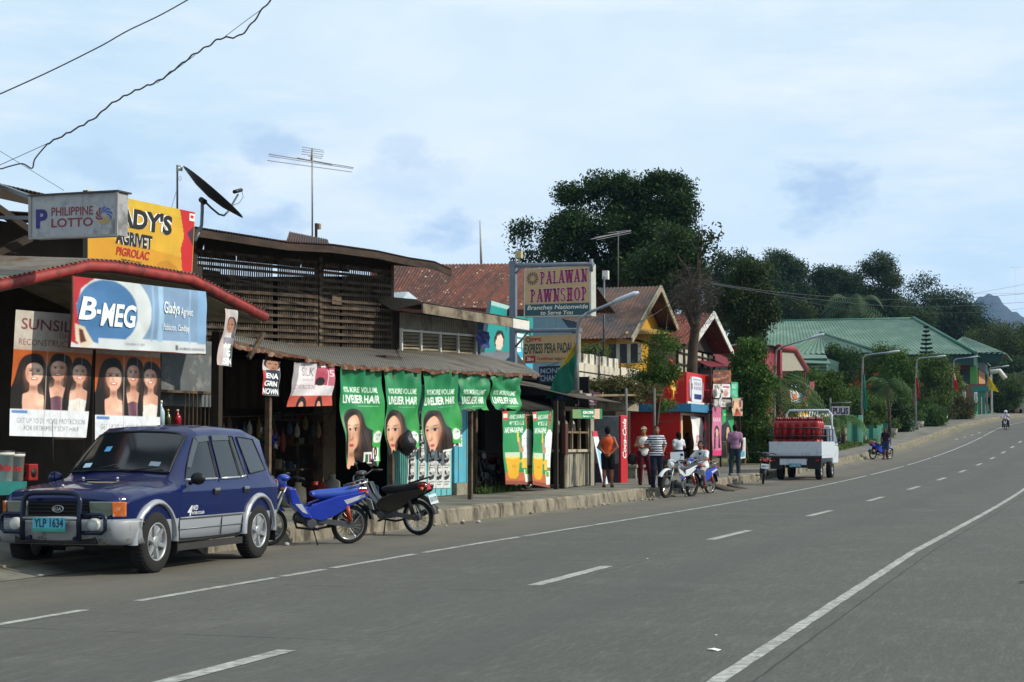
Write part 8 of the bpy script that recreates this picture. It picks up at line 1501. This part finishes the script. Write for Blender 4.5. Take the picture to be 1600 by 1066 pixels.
 if style == 'offroad':
  b = MB(); b.ell((0, .12, .80), (.13, .26, .13), 14); b.ell((0, .28, .80), (.15, .12, .10), 12); b.build('fuel_tank', mb_, t)
  side_poly([(.38, .82), (.12, .72), (-.05, .60), (.06, .58), (.3, .68)], .11, .16, 'tank_shroud', mf); side_poly([(-.12, .74), (-.7, .88), (-.62, .76), (-.3, .60), (-.1, .58)], .07, .11, 'side_panel', M('#c9ccd0', .35, .1))
  sp_ = [(-.95, .92), (-.5, .83), (.0, .80)]
 else:
  side_poly([(.40, .84), (.34, .60), (.16, .42), (.02, .40), (.10, .52), (.22, .66), (.30, .84)], .03, .15, 'leg_shield', mb_); side_poly([(.18, .44), (-.12, .36), (-.34, .44), (-.6, .60), (-.82, .70), (-.86, .80), (-.35, .72), (.02, .60)], .07, .13, 'side_panel', mb_)
  b = MB(); b.tube([(0, .36, .74), (0, .16, .50), (0, -.12, .50), (0, -.4, .64), (0, -.8, .74)], [.05, .06, .06, .05, .03], 10); b.build('frame', M(body, .4, .1), t)
  sp_ = [(-.74, .845), (-.40, .785), (.02, .76)]
  if detail and style != 'black':
   for sx in (-1, 1): b = MB(); b.poly([(sx * .152, .30, .62), (sx * .152, .18, .50), (sx * .152, .10, .47), (sx * .152, .2, .62)], (sx * .003, 0, 0)); b.build('decal', M('#b9bcc4', .4), t); b = MB(); b.poly([(sx * .132, -.45, .66), (sx * .132, -.78, .755), (sx * .132, -.78, .71), (sx * .132, -.5, .60)], (sx * .003, 0, 0)); b.build('decal', M('#b9bcc4', .4), t)
 b = MB(); v_ = []; ns = 14
 for i in range(ns + 1):
  f_ = i / ns; y_ = sp_[0][0] + (sp_[2][0] - sp_[0][0]) * f_; z_ = float(np.interp(y_, [q[0] for q in sp_], [q[1] for q in sp_])); w_ = .12 * (1 - .35 * f_ ** 2) * (.75 + .25 * min(1, 6 * f_)) ; h = .095 * min(1, 5 * f_ + .4) * min(1, 5 * (1 - f_) + .4)
  v_ += [(-w_ * .8, y_, z_ - h), (-w_, y_, z_ - h * .4), (-w_ * .8, y_, z_ + h * .25), (0, y_, z_ + h * .42), (w_ * .8, y_, z_ + h * .25), (w_, y_, z_ - h * .4), (w_ * .8, y_, z_ - h)]
 b.add(v_, [(i * 7 + j, i * 7 + (j + 1) % 7, (i + 1) * 7 + (j + 1) % 7, (i + 1) * 7 + j) for i in range(ns) for j in range(7)] + [tuple(range(7)), tuple(ns * 7 + j for j in range(7))[::-1]], 0, True); b.build('seat', ms_, t)
 b = MB(); b.tube([(-.1, .02, .34), (.1, .02, .34)], .09, 14); b.tube([(-.13, .03, .33), (-.12, .03, .33)], .07, 12); b.tube([(.12, .03, .33), (.13, .03, .33)], .07, 12); b.tube([(0, .06, .36), (0, .26, .42)], [.065, .06], 10)
 for k in range(4): b.tube([(0, .12 + .035 * k, .377 + .011 * k), (0, .13 + .035 * k, .380 + .011 * k)], .085, 10)
 b.box((0, -.08, .36), (.16, .2, .14)); b.build('engine', MENG, t, bevel=.006)
 b = MB(); b.tube([(.06, .24, .38), (.1, .18, .24), (.12, -.1, .20), (.125, -.3, .24)], .018, 8); b.tube([(.125, -.3, .24), (.13, -.42, .28), (.14, -.86, .42)], [.025, .045, .05], 12); b.tube([(.14, -.86, .42), (.14, -.89, .43)], [.03, .026], 10); b.build('exhaust', MBLK if style == 'black' else M('#3a3b3d', .35, .15, metal=.6), t)
 for sx in (-1, 1): b = MB(); b.tube([ra + V((sx * .07, 0, 0)), V((sx * .07, -.08, .34))], .02, 8); b.build('swing_arm', M('#8f9396', .4, .1, metal=.5), t); b = MB(); b.tube([ra + V((sx * .1, .02, .03)), V((sx * .1, -.48, .66))], [.03, .026], 10); b.tube([ra + V((sx * .1, .03, .06)), V((sx * .1, -.51, .58))], .036, 10, 1); b.build('shock_absorber', [MCHR, M('#9a3a1c' if style != 'black' else '#222', .4)], t)
 b = MB(); b.poly([(-.095, ra.y - .06, ra.z + .045), (-.095, -.1, .40), (-.095, -.1, .33), (-.095, ra.y - .03, ra.z - .04)], (-.012, 0, 0)); b.build('chain_guard', MENG, t)
 n = 8; b = MB(); v_ = []
 for i in range(n + 1):
  a = R(70 + 100 * i / n)
  for xo, ro_ in ((-.07, .05), (-.04, .09), (.04, .09), (.07, .05)): v_.append((xo, ra.y + (wr + ro_) * math.cos(a), ra.z + (wr + ro_) * math.sin(a)))
 b.add(v_, [(i * 4 + j, i * 4 + j + 1, (i + 1) * 4 + j + 1, (i + 1) * 4 + j) for i in range(n) for j in range(3)], 0, True); b.build('rear_mudguard', MBLK, t)
 yt = sp_[0][0] - .1; zt_ = sp_[0][1] - .06
 b = MB(); b.hexa([(-.08, yt, zt_ - .05), (.08, yt, zt_ - .05), (.1, yt + .16, zt_ - .05), (-.1, yt + .16, zt_ - .05), (-.07, yt + .02, zt_ + .05), (.07, yt + .02, zt_ + .05), (.1, yt + .16, zt_ + .06), (-.1, yt + .16, zt_ + .06)]); b.build('tail_light', M('#9a1014', .15, .1, spec=.7), t, bevel=.012)
 for sx in (-1, 1): b = MB(); b.tube([(sx * .09, yt + .08, zt_ - .03), (sx * .13, yt + .06, zt_ - .02)], .012, 6); b.ell((sx * .155, yt + .05, zt_ - .015), (.035, .03, .028), 8); b.build('indicator', M('#b5602a', .2), t)
 b = MB(); b.tube([(-.11, sp_[0][0] + .22, sp_[0][1]), (-.12, yt + .04, zt_ + .14), (0, yt - .01, zt_ + .16), (.12, yt + .04, zt_ + .14), (.11, sp_[0][0] + .22, sp_[0][1])], .012, 8); b.build('grab_rail', MBLK if style == 'black' else MCHR, t)
 b = MB(); b.slab(V((-.12, yt - .09, zt_ - .27)), V((.12, yt - .09, zt_ - .27)), V((.12, yt - .04, zt_ - .12)), V((-.12, yt - .04, zt_ - .12)), .008); pb = b.build('number_plate', M('#b5c0c2', .5, .08), t)
 if plate: b = MB(); b.text(lambda u, v, o=0: V((-.1 + .2 * u, yt - .04 - .05 * v - .004 - o, zt_ - .13 - .12 * v)), (0, .25, 1, .8), plate, 0, .02, 0, .003); b.build('lettering', M('#24464a', .6), pb)
 b = MB(); b.tube([(-.06, -.02, .24), (-.2, -.06, .02 + .2 * math.tan(R(lean)))], .011, 6); b.build('side_stand', MBLK, t)
 for sx in (-1, 1): b = MB(); b.tube([(sx * .08, -.02, .26), (sx * .26, -.02, .26)], .012, 6); b.tube([(sx * .2, -.02, .26), (sx * .27, -.02, .26)], .02, 8); b.build('foot_peg', MBLK, t)
 return t
moto('blue underbone motorcycle with a blue seat parked beside the car', -10.70, 23.1, (-.72, -.69), body='#1a35a0', seat='#24479f', front='#1c3c9c', lean=-6, plate='UR 417')
moto('black underbone motorcycle parked under the green banners, red tail light towards the road', -10.72, 26.1, (-.95, .16), 'black', '#0d0d0f', '#111113', front='#0e0e10', lean=-6, plate='GU 5175')
moto('white and black trail motorcycle with a white front board beside the seated rider', -10.2, 45.2, (-.30, -.95), 'offroad', '#3a3c40', '#17171a', front='#c4c8cc', lean=-4)
mr_ = moto('blue motorcycle carrying the white shirted rider at the kerb', -10.25, 47.9, (-.34, -.94), 'underbone', '#1d3da8', '#15151a', front='#2448b0', lean=-2)
moto('small black motorcycle seen from behind, parked next to the truck', *AG(1192, 757)[:2], (-.18, 1), 'black', '#121214', '#141416', front='#141416', lean=6, z=zr(58), plate='4817', detail=False)
moto('dark motorcycle standing inside the shed doorway', -14.35, 39.9, (.93, -.36), 'black', '#17181c', '#141416', z=KERB, front='#3a3d42', lean=-6)
moto('motorcycle mostly hidden behind the food posters', -13.75, 41.9, (.3, 1), 'black', '#15151a', '#141416', z=KERB, front='#222', lean=-5, detail=False)
q = AG(1366, 718); moto('blue scooter leaning at the kerb beside the standing girl', q.x + .25, q.y + .5, (.55, .83), 'underbone', '#1a3fb8', '#15151a', z=zr(q.y), front='#2450c0', lean=8, detail=False)
q = RP(-7.7, 138.9); FARM = moto('dark motorcycle with its rider coming over the crest of the road', q.x, q.y, (-.05, -1), 'underbone', '#15151a', '#141416', z=q.z, front='#8a6a74', lean=0, detail=False)
q = RP(-14.7, 101, KERB); moto('dark motorcycle parked on the verge beyond the truck', q.x, q.y, (.4, -.9), 'black', '#15161a', '#141416', z=q.z, front='#7a7d82', lean=4, detail=False)
for k, (px, Y) in enumerate(((1366, 112), (1396, 121), (1438, 137), (1476, 152))):
 q = AY(px, 690, Y); q.z = zr(Y) + KERB; t = thing('potted_plant', ('pot plant by the mint wall left of the girl', 'pot plant between two mint bays', 'pot plant right of the red flag lamp', 'pot plant between the red flags')[k], 'pot plant', q); b = MB(); b.lathe((0, 0, 0), (0, 0, 1), [(0, 0), (.22, 0), (.32, .5), (.28, .5), (0, .42)], 14); b.build('pot', M('#8d8a80', .8, .2, 4), t); Pp, Qp, cp = leaves(90 + k, [(q + V((0, 0, .85)), (.4, .4, .45))], 26, 14, .16, .12, (.02, .05, .01), (.09, .15, .03), .2); fastmesh('foliage', Pp, Qp, MLEAF, t, cp)
q = AY(1058, 714, 44.9); b = MB(); b.slab(q + V((-.18, 0, -.14)), q + V((.18, .02, -.12)), q + V((.15, .1, .14)), q + V((-.2, .08, .12)), .03); b.bar(q + V((0, .1, -.1)), q + V((.02, .35, -.35)), .03); b.one('carrier_board', M('#d6d9dc', .5, .05), 'white tilted board fixed above the trail motorcycle headlight', 'board')
qa, qb = AG(1216, 749), AG(1283, 750); TX, TY = (qa.x + qb.x) / 2, (qa.y + qb.y) / 2 - .9;  tk = thing('delivery_truck', 'small white dropside truck seen from behind, loaded with red gas cylinders', 'truck', (TX, TY, zr(TY + 1)), -.02); tk.scale = (1.06, 1.06, 1.06)
MTW = M('#b9c0c8', .4, .1, 3, stain='#8a8d92', stainsc=3, amt=.3, name='truck_white_paint'); W2 = .87
b = MB(); b.bx(-W2, .05, .72, W2, 2.75, .80); b.build('deck', MTW, tk)
b = MB(); b.bx(-W2, -.0, .80, W2 - .0, .045, 1.26); b.bx(-W2 + .02, -.012, .86, W2 - .32, -.002, 1.22); b.build('tailgate', MTW, tk, bevel=.008)
for sx in (-1, 1): b = MB(); x = sx * W2; b.bx(min(x, x - sx * .045), .05, .80, max(x, x - sx * .045), 2.75, 1.26); b.build('dropside', MTW, tk, bevel=.008)
b = MB(); b.bx(-W2 + .36, -.03, .5, W2 - .5, .02, .715); b.build('rear_apron', MTW, tk)
b = MB(); b.bx(-W2, -.04, .70, W2, .045, .78); b.bx(-.35, .1, .4, .35, 3.8, .6); b.build('chassis', M('#1c1c1e', .7, .2), tk)
for sx in (-1, 1): b = MB(); x = sx * .62; b.bx(x - .22, .02, .36, x + .22, .04, .70); b.build('mud_flap', MBLK, tk)
for sx in (-1, 1): b = MB(); x = sx * .73; b.bx(x - .06, -.06, .62, x + .06, -.02, .68); b.build('tail_light', M('#8a1a14', .3), tk)
b = MB(); b.bx(-.2, -.05, .42, .2, -.035, .54); pb = b.build('number_plate', M('#2f6f80', .5), tk); b = MB(); b.text(lambda u, v, o=0: V((-.17 + .34 * u, -.052 - o, .52 - .08 * v)), (0, 0, 1, 1), 'UAM 975', 0, .02, 0, .002); b.build('lettering', M('#a8c4cc', .6), pb)
for (yw, xs) in ((.85, (-.64, .64)), (3.0, (-.66, .66))):
 for x in xs:
  w_ = bpy.data.objects.new('wheel', None); COL.objects.link(w_); w_.parent = tk; w_.location = (x, yw, .31); sx = 1 if x > 0 else -1
  b = MB(); b.lathe((0, 0, 0), (sx, 0, 0), [(.17, .09), (.29, .095), (.31, .06), (.31, -.06), (.29, -.095), (.17, -.09)], 28); b.build('tyre', MTYRE, w_); b = MB(); b.lathe((0, 0, 0), (sx, 0, 0), [(.18, .085), (.165, .05), (.08, .03), (.06, .08), (0, .085)], 24); b.build('rim', M('#8f9396', .5, .2), w_)
b = MB(); b.hexa([(-.80, 2.85, .5), (.80, 2.85, .5), (.80, 4.0, .5), (-.80, 4.0, .5), (-.80, 2.85, 1.15), (.80, 2.85, 1.15), (.80, 4.1, 1.1), (-.80, 4.1, 1.1)]); b.hexa([(-.80, 2.85, 1.151), (.80, 2.85, 1.151), (.80, 4.08, 1.10), (-.80, 4.08, 1.10), (-.70, 2.88, 1.82), (.70, 2.88, 1.82), (.70, 3.65, 1.80), (-.70, 3.65, 1.80)]); b.build('cab', MTW, tk, bevel=.05)
b = MB(); b.bx(-.6, 2.83, 1.25, .6, 2.845, 1.68); b.build('rear_window', GL, tk)
for sx in (-1, 1): b = MB(); b.add([(sx * .79, 3.0, 1.2), (sx * .79, 3.85, 1.2), (sx * .715, 3.55, 1.7), (sx * .715, 3.0, 1.7)], ((0, 1, 2, 3),)); b.v = [V((p.x + sx * .012, p.y, p.z)) for p in b.v]; b.build('side_window', GL, tk); b = MB(); b.tube([(sx * .8, 3.8, 1.25), (sx * .98, 3.85, 1.3)], .012, 6); b.box((sx * 1.0, 3.85, 1.32), (.08, .04, .22)); b.build('wing_mirror', MBLK, tk)
MRAIL = M('#8f9498', .45, .15, metal=.4)
b = MB()
for sx in (-1, 1):
 for z in (1.45, 1.68): b.tube([(sx * (W2 - .05), .1, z), (sx * (W2 - .05), 2.7, z)], .018, 6)
 for y in (.1, .7, 1.3, 2.0, 2.7): b.tube([(sx * (W2 - .05), y, 1.2), (sx * (W2 - .05), y, 1.7)], .018, 6)
for z in (1.45, 1.72): b.tube([(-W2 + .05, .08, z), (W2 - .05, .08, z)], .018, 6)
for x in (-.5, -.1, .3, .6): b.tube([(x, .08, 1.2), (x, .08, 1.72)], .014, 6)
b.build('rail', M('#3a3c3e', .5, .2, metal=.4), tk)
b = MB(); b.tube([(-W2 + .1, 2.72, 1.2), (-W2 + .1, 2.72, 2.2), (-W2 + .2, 2.72, 2.34), (W2 - .2, 2.72, 2.34), (W2 - .1, 2.72, 2.2), (W2 - .05, 2.72, 1.2)], .035, 8)
for sx in (-.3, .3): b.tube([(sx, 2.72, 1.2), (sx, 2.72, 2.34)], .02, 6)
b.build('headboard', MTW, tk)
gcyl = None
for r_ in range(6):
 for c_ in range(6):
  lp_ = V((-.66 + c_ * .262 + (.02 if r_ % 2 else 0), .22 + r_ // 2 * .42, .803 + .615 * (r_ % 2))); wp = wmat(tk) @ lp_
  lab = ('red gas cylinder in the lower layer on the truck bed', 'red gas cylinder in the upper layer next to the tailgate', '', 'red gas cylinder in the upper layer behind the first row', '', 'red gas cylinder in the upper layer nearest the cab')[r_ if r_ % 2 else 0]
  if gcyl is None:
   gcyl = thing('gas_cylinder', lab, 'gas cylinder', wp, 0, 'gas cylinders on the truck'); gcyl.scale = (.82, .82, .82); b = MB(); b.lathe((0, 0, 0), (0, 0, 1), [(0, .02), (.10, .0), (.10, .05), (.135, .10), (.15, .18), (.152, .50), (.14, .60), (.10, .68), (.03, .72), (0, .72)], 18); b.build('cylinder_body', M('#96100f', .35, .25, 4, stain='#5a0c0c', stainsc=3, amt=.45), gcyl); b = MB(); b.lathe((0, 0, .70), (0, 0, 1), [(.085, 0), (.085, .15), (.075, .15), (.075, .0)], 16, closed=True); b.build('collar', M('#6a1212', .4, .15), gcyl); b = MB(); b.tube([(0, 0, .73), (0, 0, .80)], .03, 8); b.build('valve', MALU, gcyl)
  else:
   n_ = gcyl.copy(); COL.objects.link(n_); n_.location = wp; n_['label'] = lab
   for ch in kids(gcyl):
    d_ = ch.copy(); COL.objects.link(d_); d_.parent = n_
def person(label, loc, rz, H=1.62, J=None, skin='#8a5a40', hair='#15100d', hair_len=0, head_yaw=0, top=None, legs=None, shoes=None, cap=None, apron=None, stripes=None, skirt=None, helmet=None, res=.0105, seat=False, extra=None):
 """local axes: +y is the way the body faces, +x its right side; figures are metres for a 1.62 m body"""
 s = H / 1.62; t = thing('person', label, 'person', loc, rz); j = dict(head=(0, .02, 1.50), neck=(0, 0, 1.36), chest=(0, 0, 1.20), belly=(0, .005, 1.02), pelvis=(0, 0, .88))
 for sd, x in (('L', -1), ('R', 1)): j.update({'sh' + sd: (x * .150, 0, 1.295), 'el' + sd: (x * .215, -.03, 1.06), 'wr' + sd: (x * .215, .05, .83), 'hip' + sd: (x * .085, 0, .86), 'kn' + sd: (x * .095, .025, .47), 'an' + sd: (x * .10, -.02, .08), 'toe' + sd: (x * .12, .15, .035)})
 j.update(J or {}); j = {k: np.array(v, float) * s for k, v in j.items()}; c_, s_ = math.cos(head_yaw), math.sin(head_yaw); RH = np.array([[c_, -s_, 0], [s_, c_, 0], [0, 0, 1.]])
 hp = lambda x, y, z: j['head'] + RH @ (np.array([x, y, z]) * s)
 A = lambda *v: np.array(v) * s
 def torso(inf=0): return [('e', j['chest'] + A(0, 0, .01), A(.150 + inf, .100 + inf, .165), .05), ('e', j['belly'], A(.128 + inf, .092 + inf, .15), .05), ('e', j['pelvis'], A(.150 + inf, .105 + inf, .115), .05)] + [('c', j['neck'] - A(0, 0, .015), j['sh' + q], .046 * s + inf, .047 * s + inf, .05) for q in 'LR']
 P = torso() + [('c', j['neck'] - A(0, 0, .03), hp(0, -.01, -.04), .052 * s, .048 * s, .03), ('e', hp(0, 0, .02), A(.073, .090, .098), .02, RH), ('e', hp(0, .035, -.048), A(.054, .055, .062), .03, RH), ('c', hp(0, .088, .005), hp(0, .106, -.022), .010 * s, .014 * s, .012), ('c', hp(-.03, .078, -.068), hp(.03, .078, -.068), .010 * s, .010 * s, .02), ('e', hp(-.075, -.005, -.005), A(.012, .020, .030), .008), ('e', hp(.075, -.005, -.005), A(.012, .020, .030), .008)]
 for q, x in (('L', -1), ('R', 1)):
  sh, el, wr, hi, kn, an, toe = [j[k + q] for k in ('sh', 'el', 'wr', 'hip', 'kn', 'an', 'toe')]
  P += [('c', sh, el, .050 * s, .039 * s, .04), ('c', el, wr, .040 * s, .027 * s, .02), ('c', hi, kn, .080 * s, .054 * s, .05), ('c', kn, an, .052 * s, .036 * s, .03), ('e', kn + (an - kn) * .3 - A(0, .02, 0), A(.05, .05, .10), .04), ('c', an - A(0, .03, .045), toe, .036 * s, .030 * s, .03)]
  f = wr - el; f /= np.linalg.norm(f); nrm = np.array([-x * 1.0, .2, 0]); nrm -= f * (nrm @ f); nrm /= np.linalg.norm(nrm); lat = np.cross(f, nrm) * -x; kn_ = wr + f * .085 * s
  P += [('c', wr, kn_, .026 * s, .030 * s, .02), ('c', wr + lat * .012 * s, kn_ + lat * .024 * s, .02 * s, .018 * s, .015), ('c', wr - lat * .012 * s, kn_ - lat * .024 * s, .02 * s, .018 * s, .015)]
  for k, (o, ln) in enumerate(((.030, .068), (.010, .078), (-.011, .073), (-.031, .056))):
   b0 = kn_ + lat * o * s * 1.05; m_ = b0 + (f * .9 + nrm * .25) * ln * .55 * s + lat * o * .15 * s; e_ = m_ + (f * .6 + nrm * .7) * ln * .5 * s; P += [('c', b0 - f * .015 * s, m_, .0105 * s, .0098 * s, .004), ('c', m_, e_, .0098 * s, .0085 * s, .004)]
  b0 = wr + f * .03 * s + lat * .026 * s; m_ = b0 + (f * .6 + lat * .75 + nrm * .2) * .042 * s; P += [('c', b0, m_, .014 * s, .0115 * s, .008), ('c', m_, m_ + (f * .9 + nrm * .3) * .034 * s, .0115 * s, .0095 * s, .004)]
 Pv, Q = sdf(P, res * s); base = np.array(C(skin)); col = np.tile(base, (len(Pv), 1)); loc_ = (Pv - j['head']) @ RH / s
 def spot(x, z, rx, rz_, cc, y0=.05): m_ = (((loc_[:, 0] - x) / rx) ** 2 + ((loc_[:, 2] - z) / rz_) ** 2 < 1) & (loc_[:, 1] > y0); col[m_] = C(cc)
 for x in (-.031, .031): spot(x, .012, .018, .009, '#d8d0c8'); spot(x, .012, .009, .009, '#1c120e'); spot(x, .035, .022, .006, '#1c1410')
 spot(0, -.066, .026, .010, '#8a4a42')
 fastmesh('body', Pv, Q, VC(.55, .08, 6, 'skin', spec=.35), t, vcol=col, smooth=True, world=False)
 def garment(name, prims, cuts, colr, fn=None, k=None, mat=None):
  Pg, Qg = sdf(prims, (k or res * 1.15) * s, cuts); cc = np.tile(np.array(C(colr)), (len(Pg), 1))
  if fn: cc = fn(Pg / s, cc)
  fastmesh(name, Pg, Qg, mat or VC(.85, .16, 14, 'cloth', spec=.15), t, vcol=cc, smooth=True, world=False)
 if hair and not helmet:
  hpz = [('e', hp(0, -.012, .034), A(.083, .094, .096), .02, RH), ('e', hp(0, -.04, -.01), A(.074, .062, .085), .03, RH)]
  if hair_len: hpz += [('c', hp(0, -.06, 0), hp(0, -.075, -.06 - hair_len), .07 * s, .055 * s, .04), ('c', hp(-.05, -.03, 0), hp(-.055, -.05, -.05 - hair_len * .8), .035 * s, .03 * s, .04), ('c', hp(.05, -.03, 0), hp(.055, -.05, -.05 - hair_len * .8), .035 * s, .03 * s, .04)]
  n_ = RH @ np.array([0, .86, -.5]); garment('hair', hpz, [(n_, float(n_ @ hp(0, .052, .062)))], hair)
 if cap:
  n_ = np.array([0, 0, -1.]); garment('cap', [('e', hp(0, -.005, .045), A(.088, .102, .088), .02, RH), ('c', hp(-.03, .08, .052), hp(-.025, .15, .045), .022 * s, .016 * s, .03), ('c', hp(.03, .08, .052), hp(.025, .15, .045), .022 * s, .016 * s, .03)], [(n_, float(n_ @ hp(0, 0, .036)))], cap, lambda p, c: np.where((np.sin(p[:, 2:3] * 160) > .3), c * .75, c))
 if helmet: garment('helmet', [('e', hp(0, -.01, .03), A(.125, .145, .135), .02, RH)], [(RH @ np.array([0, .9, -.45]), float((RH @ np.array([0, .9, -.45])) @ hp(0, .09, .02)))], helmet)
 zn = j['neck'][2] + .022 * s
 if top:
  colr, sleeve, hem, fit = top; g = torso(.016 * s + fit); z0 = hem * s if not seat else (j['pelvis'][2] - .08 * s)
  for q in 'LR':
   sh, el, wr = j['sh' + q], j['el' + q], j['wr' + q]
   if sleeve > 0: e1 = sh + (el - sh) * min(1, sleeve); g.append(('c', sh, e1, .056 * s + fit, .052 * s + fit, .03))
   if sleeve > 1: g.append(('c', el, el + (wr - el) * (sleeve - 1), .054 * s + fit, .042 * s + fit, .02))
   if hem < .84: g.append(('c', j['hip' + q], j['hip' + q] + (j['kn' + q] - j['hip' + q]) * .25, .10 * s + fit, .10 * s + fit, .05))
  cuts = [(np.array([0, 0, 1.]), zn), (np.array([0, 0, -1.]), -z0)]
  if sleeve == 0: g = [p for p in g if not (p[0] == 'c' and p[5] == .05)] + [('c', j['neck'] + A(x * .055, 0, -.06), j['neck'] + A(x * .085, 0, -.03), .05 * s, .03 * s, .03) for x in (-1, 1)]
  garment('shirt', g, cuts, colr, stripes)
 if legs:
  colr, frac, fit, waist = legs; g = [('e', j['pelvis'], A(.158, .115, .125), .05), ('e', j['belly'] - A(0, 0, .05), A(.134, .098, .1), .05)]
  for q in 'LR':
   hi, kn, an = j['hip' + q], j['kn' + q], j['an' + q]; g.append(('c', hi, hi + (kn - hi) * min(1, frac * 2), .094 * s + fit, (.094 - .03 * min(1, frac * 2)) * s + fit, .04))
   if frac > .5: g.append(('c', kn, kn + (an - kn) * (frac * 2 - 1), .066 * s + fit, .055 * s + fit, .02))
  garment('trousers' if frac > .6 else 'shorts', g, [(np.array([0, 0, 1.]), waist * s)] + ([(np.array([0, 0, -1.]), -.05 * s)] if not seat else []), colr)
 if skirt: garment('skirt', [('c', j['pelvis'] + A(0, 0, .05), j['pelvis'] - A(0, 0, .34), .165 * s, .2 * s, .02)], [(np.array([0, 0, 1.]), 1.0 * s), (np.array([0, 0, -1.]), -.52 * s), (np.array([0, 1., 0]), .15 * s), (np.array([0, -1., 0]), .15 * s)], skirt)
 if shoes:
  for q in 'LR': an, toe = j['an' + q], j['toe' + q]; garment('shoe', [('c', an - A(0, .03, .04), toe, .045 * s, .040 * s, .02)], [(np.array([0, 0, 1.]), max(an[2], .0) + .02 * s)], shoes)
 return t
def on(px, py, dz=KERB): return AG(px, py, dz)
def face(dx, dy): return math.atan2(-dx, dy)
q = on(950, 762); person('man seen from behind in an orange vest and black shorts, hands clasped behind him', q, face(-.25, 1), 1.62, dict(elL=(-.25, -.06, 1.07), elR=(.25, -.06, 1.07), wrL=(-.07, -.15, .89), wrR=(.07, -.16, .90)), '#7d4a34', top=('#d0552c', 0, .86, .006), legs=('#161413', .42, .012, 1.0), shoes='#3a2a20')
q = on(1006, 758); person('person in a checked cap, white vest and maroon trousers with arms folded', q, face(.45, -.9), 1.62, dict(elL=(-.25, .03, 1.08), elR=(.25, .03, 1.08), wrL=(.04, .17, 1.06), wrR=(-.04, .18, 1.10), hipL=(-.085, 0, .86), knL=(-.15, .02, .47), anL=(-.2, -.05, .08), toeL=(-.25, .1, .035)), '#8a5a42', cap='#8f8371', hair='#1a1412', top=('#d3d0cb', 0, .78, .004), legs=('#4a1420', 1, .004, 1.0), shoes='#2a1a14', head_yaw=-.5)
q = on(1005, 758); b = MB(); qq = q + V((-.3, -.05, .72)); b.ell(qq, (.14, .07, .17), 12); b.tube([qq + V((0, 0, .15)), qq + V((.1, 0, .5))], .01, 6); b.one('shoulder_bag', MBLK, 'black shoulder bag hanging beside the person in the checked cap', 'bag')
def navy(p, c): return np.where((np.sin(p[:, 2:3] * 2 * math.pi / .062) > -.1), np.array(C('#20253f')), np.array(C('#c9ccd2')))
q = on(1026, 762); person('young man in a navy and white striped shirt and dark jeans at the kerb', q, face(.55, -.84), 1.64, dict(elL=(-.27, -.08, 1.10), wrL=(-.17, .04, .93), elR=(.27, -.1, 1.12), wrR=(.16, .02, 1.0)), '#7d4e39', head_yaw=-.35, top=('#c9ccd2', .75, .82, .014), legs=('#1b2130', 1, .006, 1.0), shoes='#22201f', stripes=navy)
bp = wmat(mr_); rp = bp @ V((0, -.22, 0)); sit = dict(head=(0, .10, 1.36), neck=(0, .05, 1.21), chest=(0, .03, 1.06), belly=(0, .0, .90), pelvis=(0, -.02, .80))
for q_, x in (('L', -1), ('R', 1)): sit.update({'sh' + q_: (x * .152, .04, 1.155), 'el' + q_: (x * .26, .22, .98), 'wr' + q_: (x * .30, .44, .96), 'hip' + q_: (x * .09, .02, .79), 'kn' + q_: (x * .20, .34, .66), 'an' + q_: (x * .22, .22, .26), 'toe' + q_: (x * .24, .38, .22)})
person('man in a white T-shirt sitting on the blue motorcycle', rp, mr_.rotation_euler.z, 1.66, sit, '#6f4432', head_yaw=.25, top=('#c3c6ca', .7, .8, .012), legs=('#9a9a94', .5, .012, .92), shoes='#2a2422', seat=True)
q = AX(1074, 742, XK - .55); q.z = KERB; person('dim figure leaning inside the red kiosk doorway', q, face(1, -.3), 1.58, dict(wrR=(.05, .2, 1.05), wrL=(-.05, .2, 1.0)), '#4a2e22', top=('#2a1f14', .6, .84, .01), legs=('#15120f', 1, .006, 1.0), shoes='#1a1512', head_yaw=.3)
q = on(1131, 743); person('woman in a white blouse and navy skirt facing the poster stall', V((-12.9, q.y, KERB)), face(-.6, .8), 1.56, dict(wrR=(.14, .2, 1.0), elR=(.24, .02, 1.08)), '#7d4e39', hair_len=.08, top=('#cfd2d8', .6, .9, .01), skirt='#1d2540', shoes='#1a1614')
q = on(1149, 743); person('tall man in a mauve shirt and dark jeans seen from behind', q, face(-.3, 1), 1.70, dict(wrR=(.22, .12, .86), anL=(-.14, -.02, .08), knL=(-.12, .02, .47), toeL=(-.18, .14, .035)), '#6b4331', top=('#8f6b84', .8, .84, .016), legs=('#2b3640', 1, .01, 1.0), shoes='#8a8a86', head_yaw=.2)
q = on(1384, 718, 0); person('girl in a dark top and shorts standing by the blue scooter', q, face(-.2, -1), 1.58, dict(wrL=(-.3, .08, .86), elL=(-.26, -.02, 1.08)), '#5f3b2b', hair_len=.12, top=('#2a1a22', .5, .92, .008), legs=('#2a3550', .4, .012, 1.0), shoes='#2a2422', res=.014)
bp = wmat(FARM); person('helmeted rider in a pale jacket on the motorcycle at the crest', bp @ V((0, -.2, 0)), FARM.rotation_euler.z, 1.62, sit, '#6f4432', top=('#a9a4b4', 2, .8, .02), legs=('#3a3040', 1, .008, .92), shoes='#1a1a1a', helmet='#c9ccd0', seat=True, res=.016)
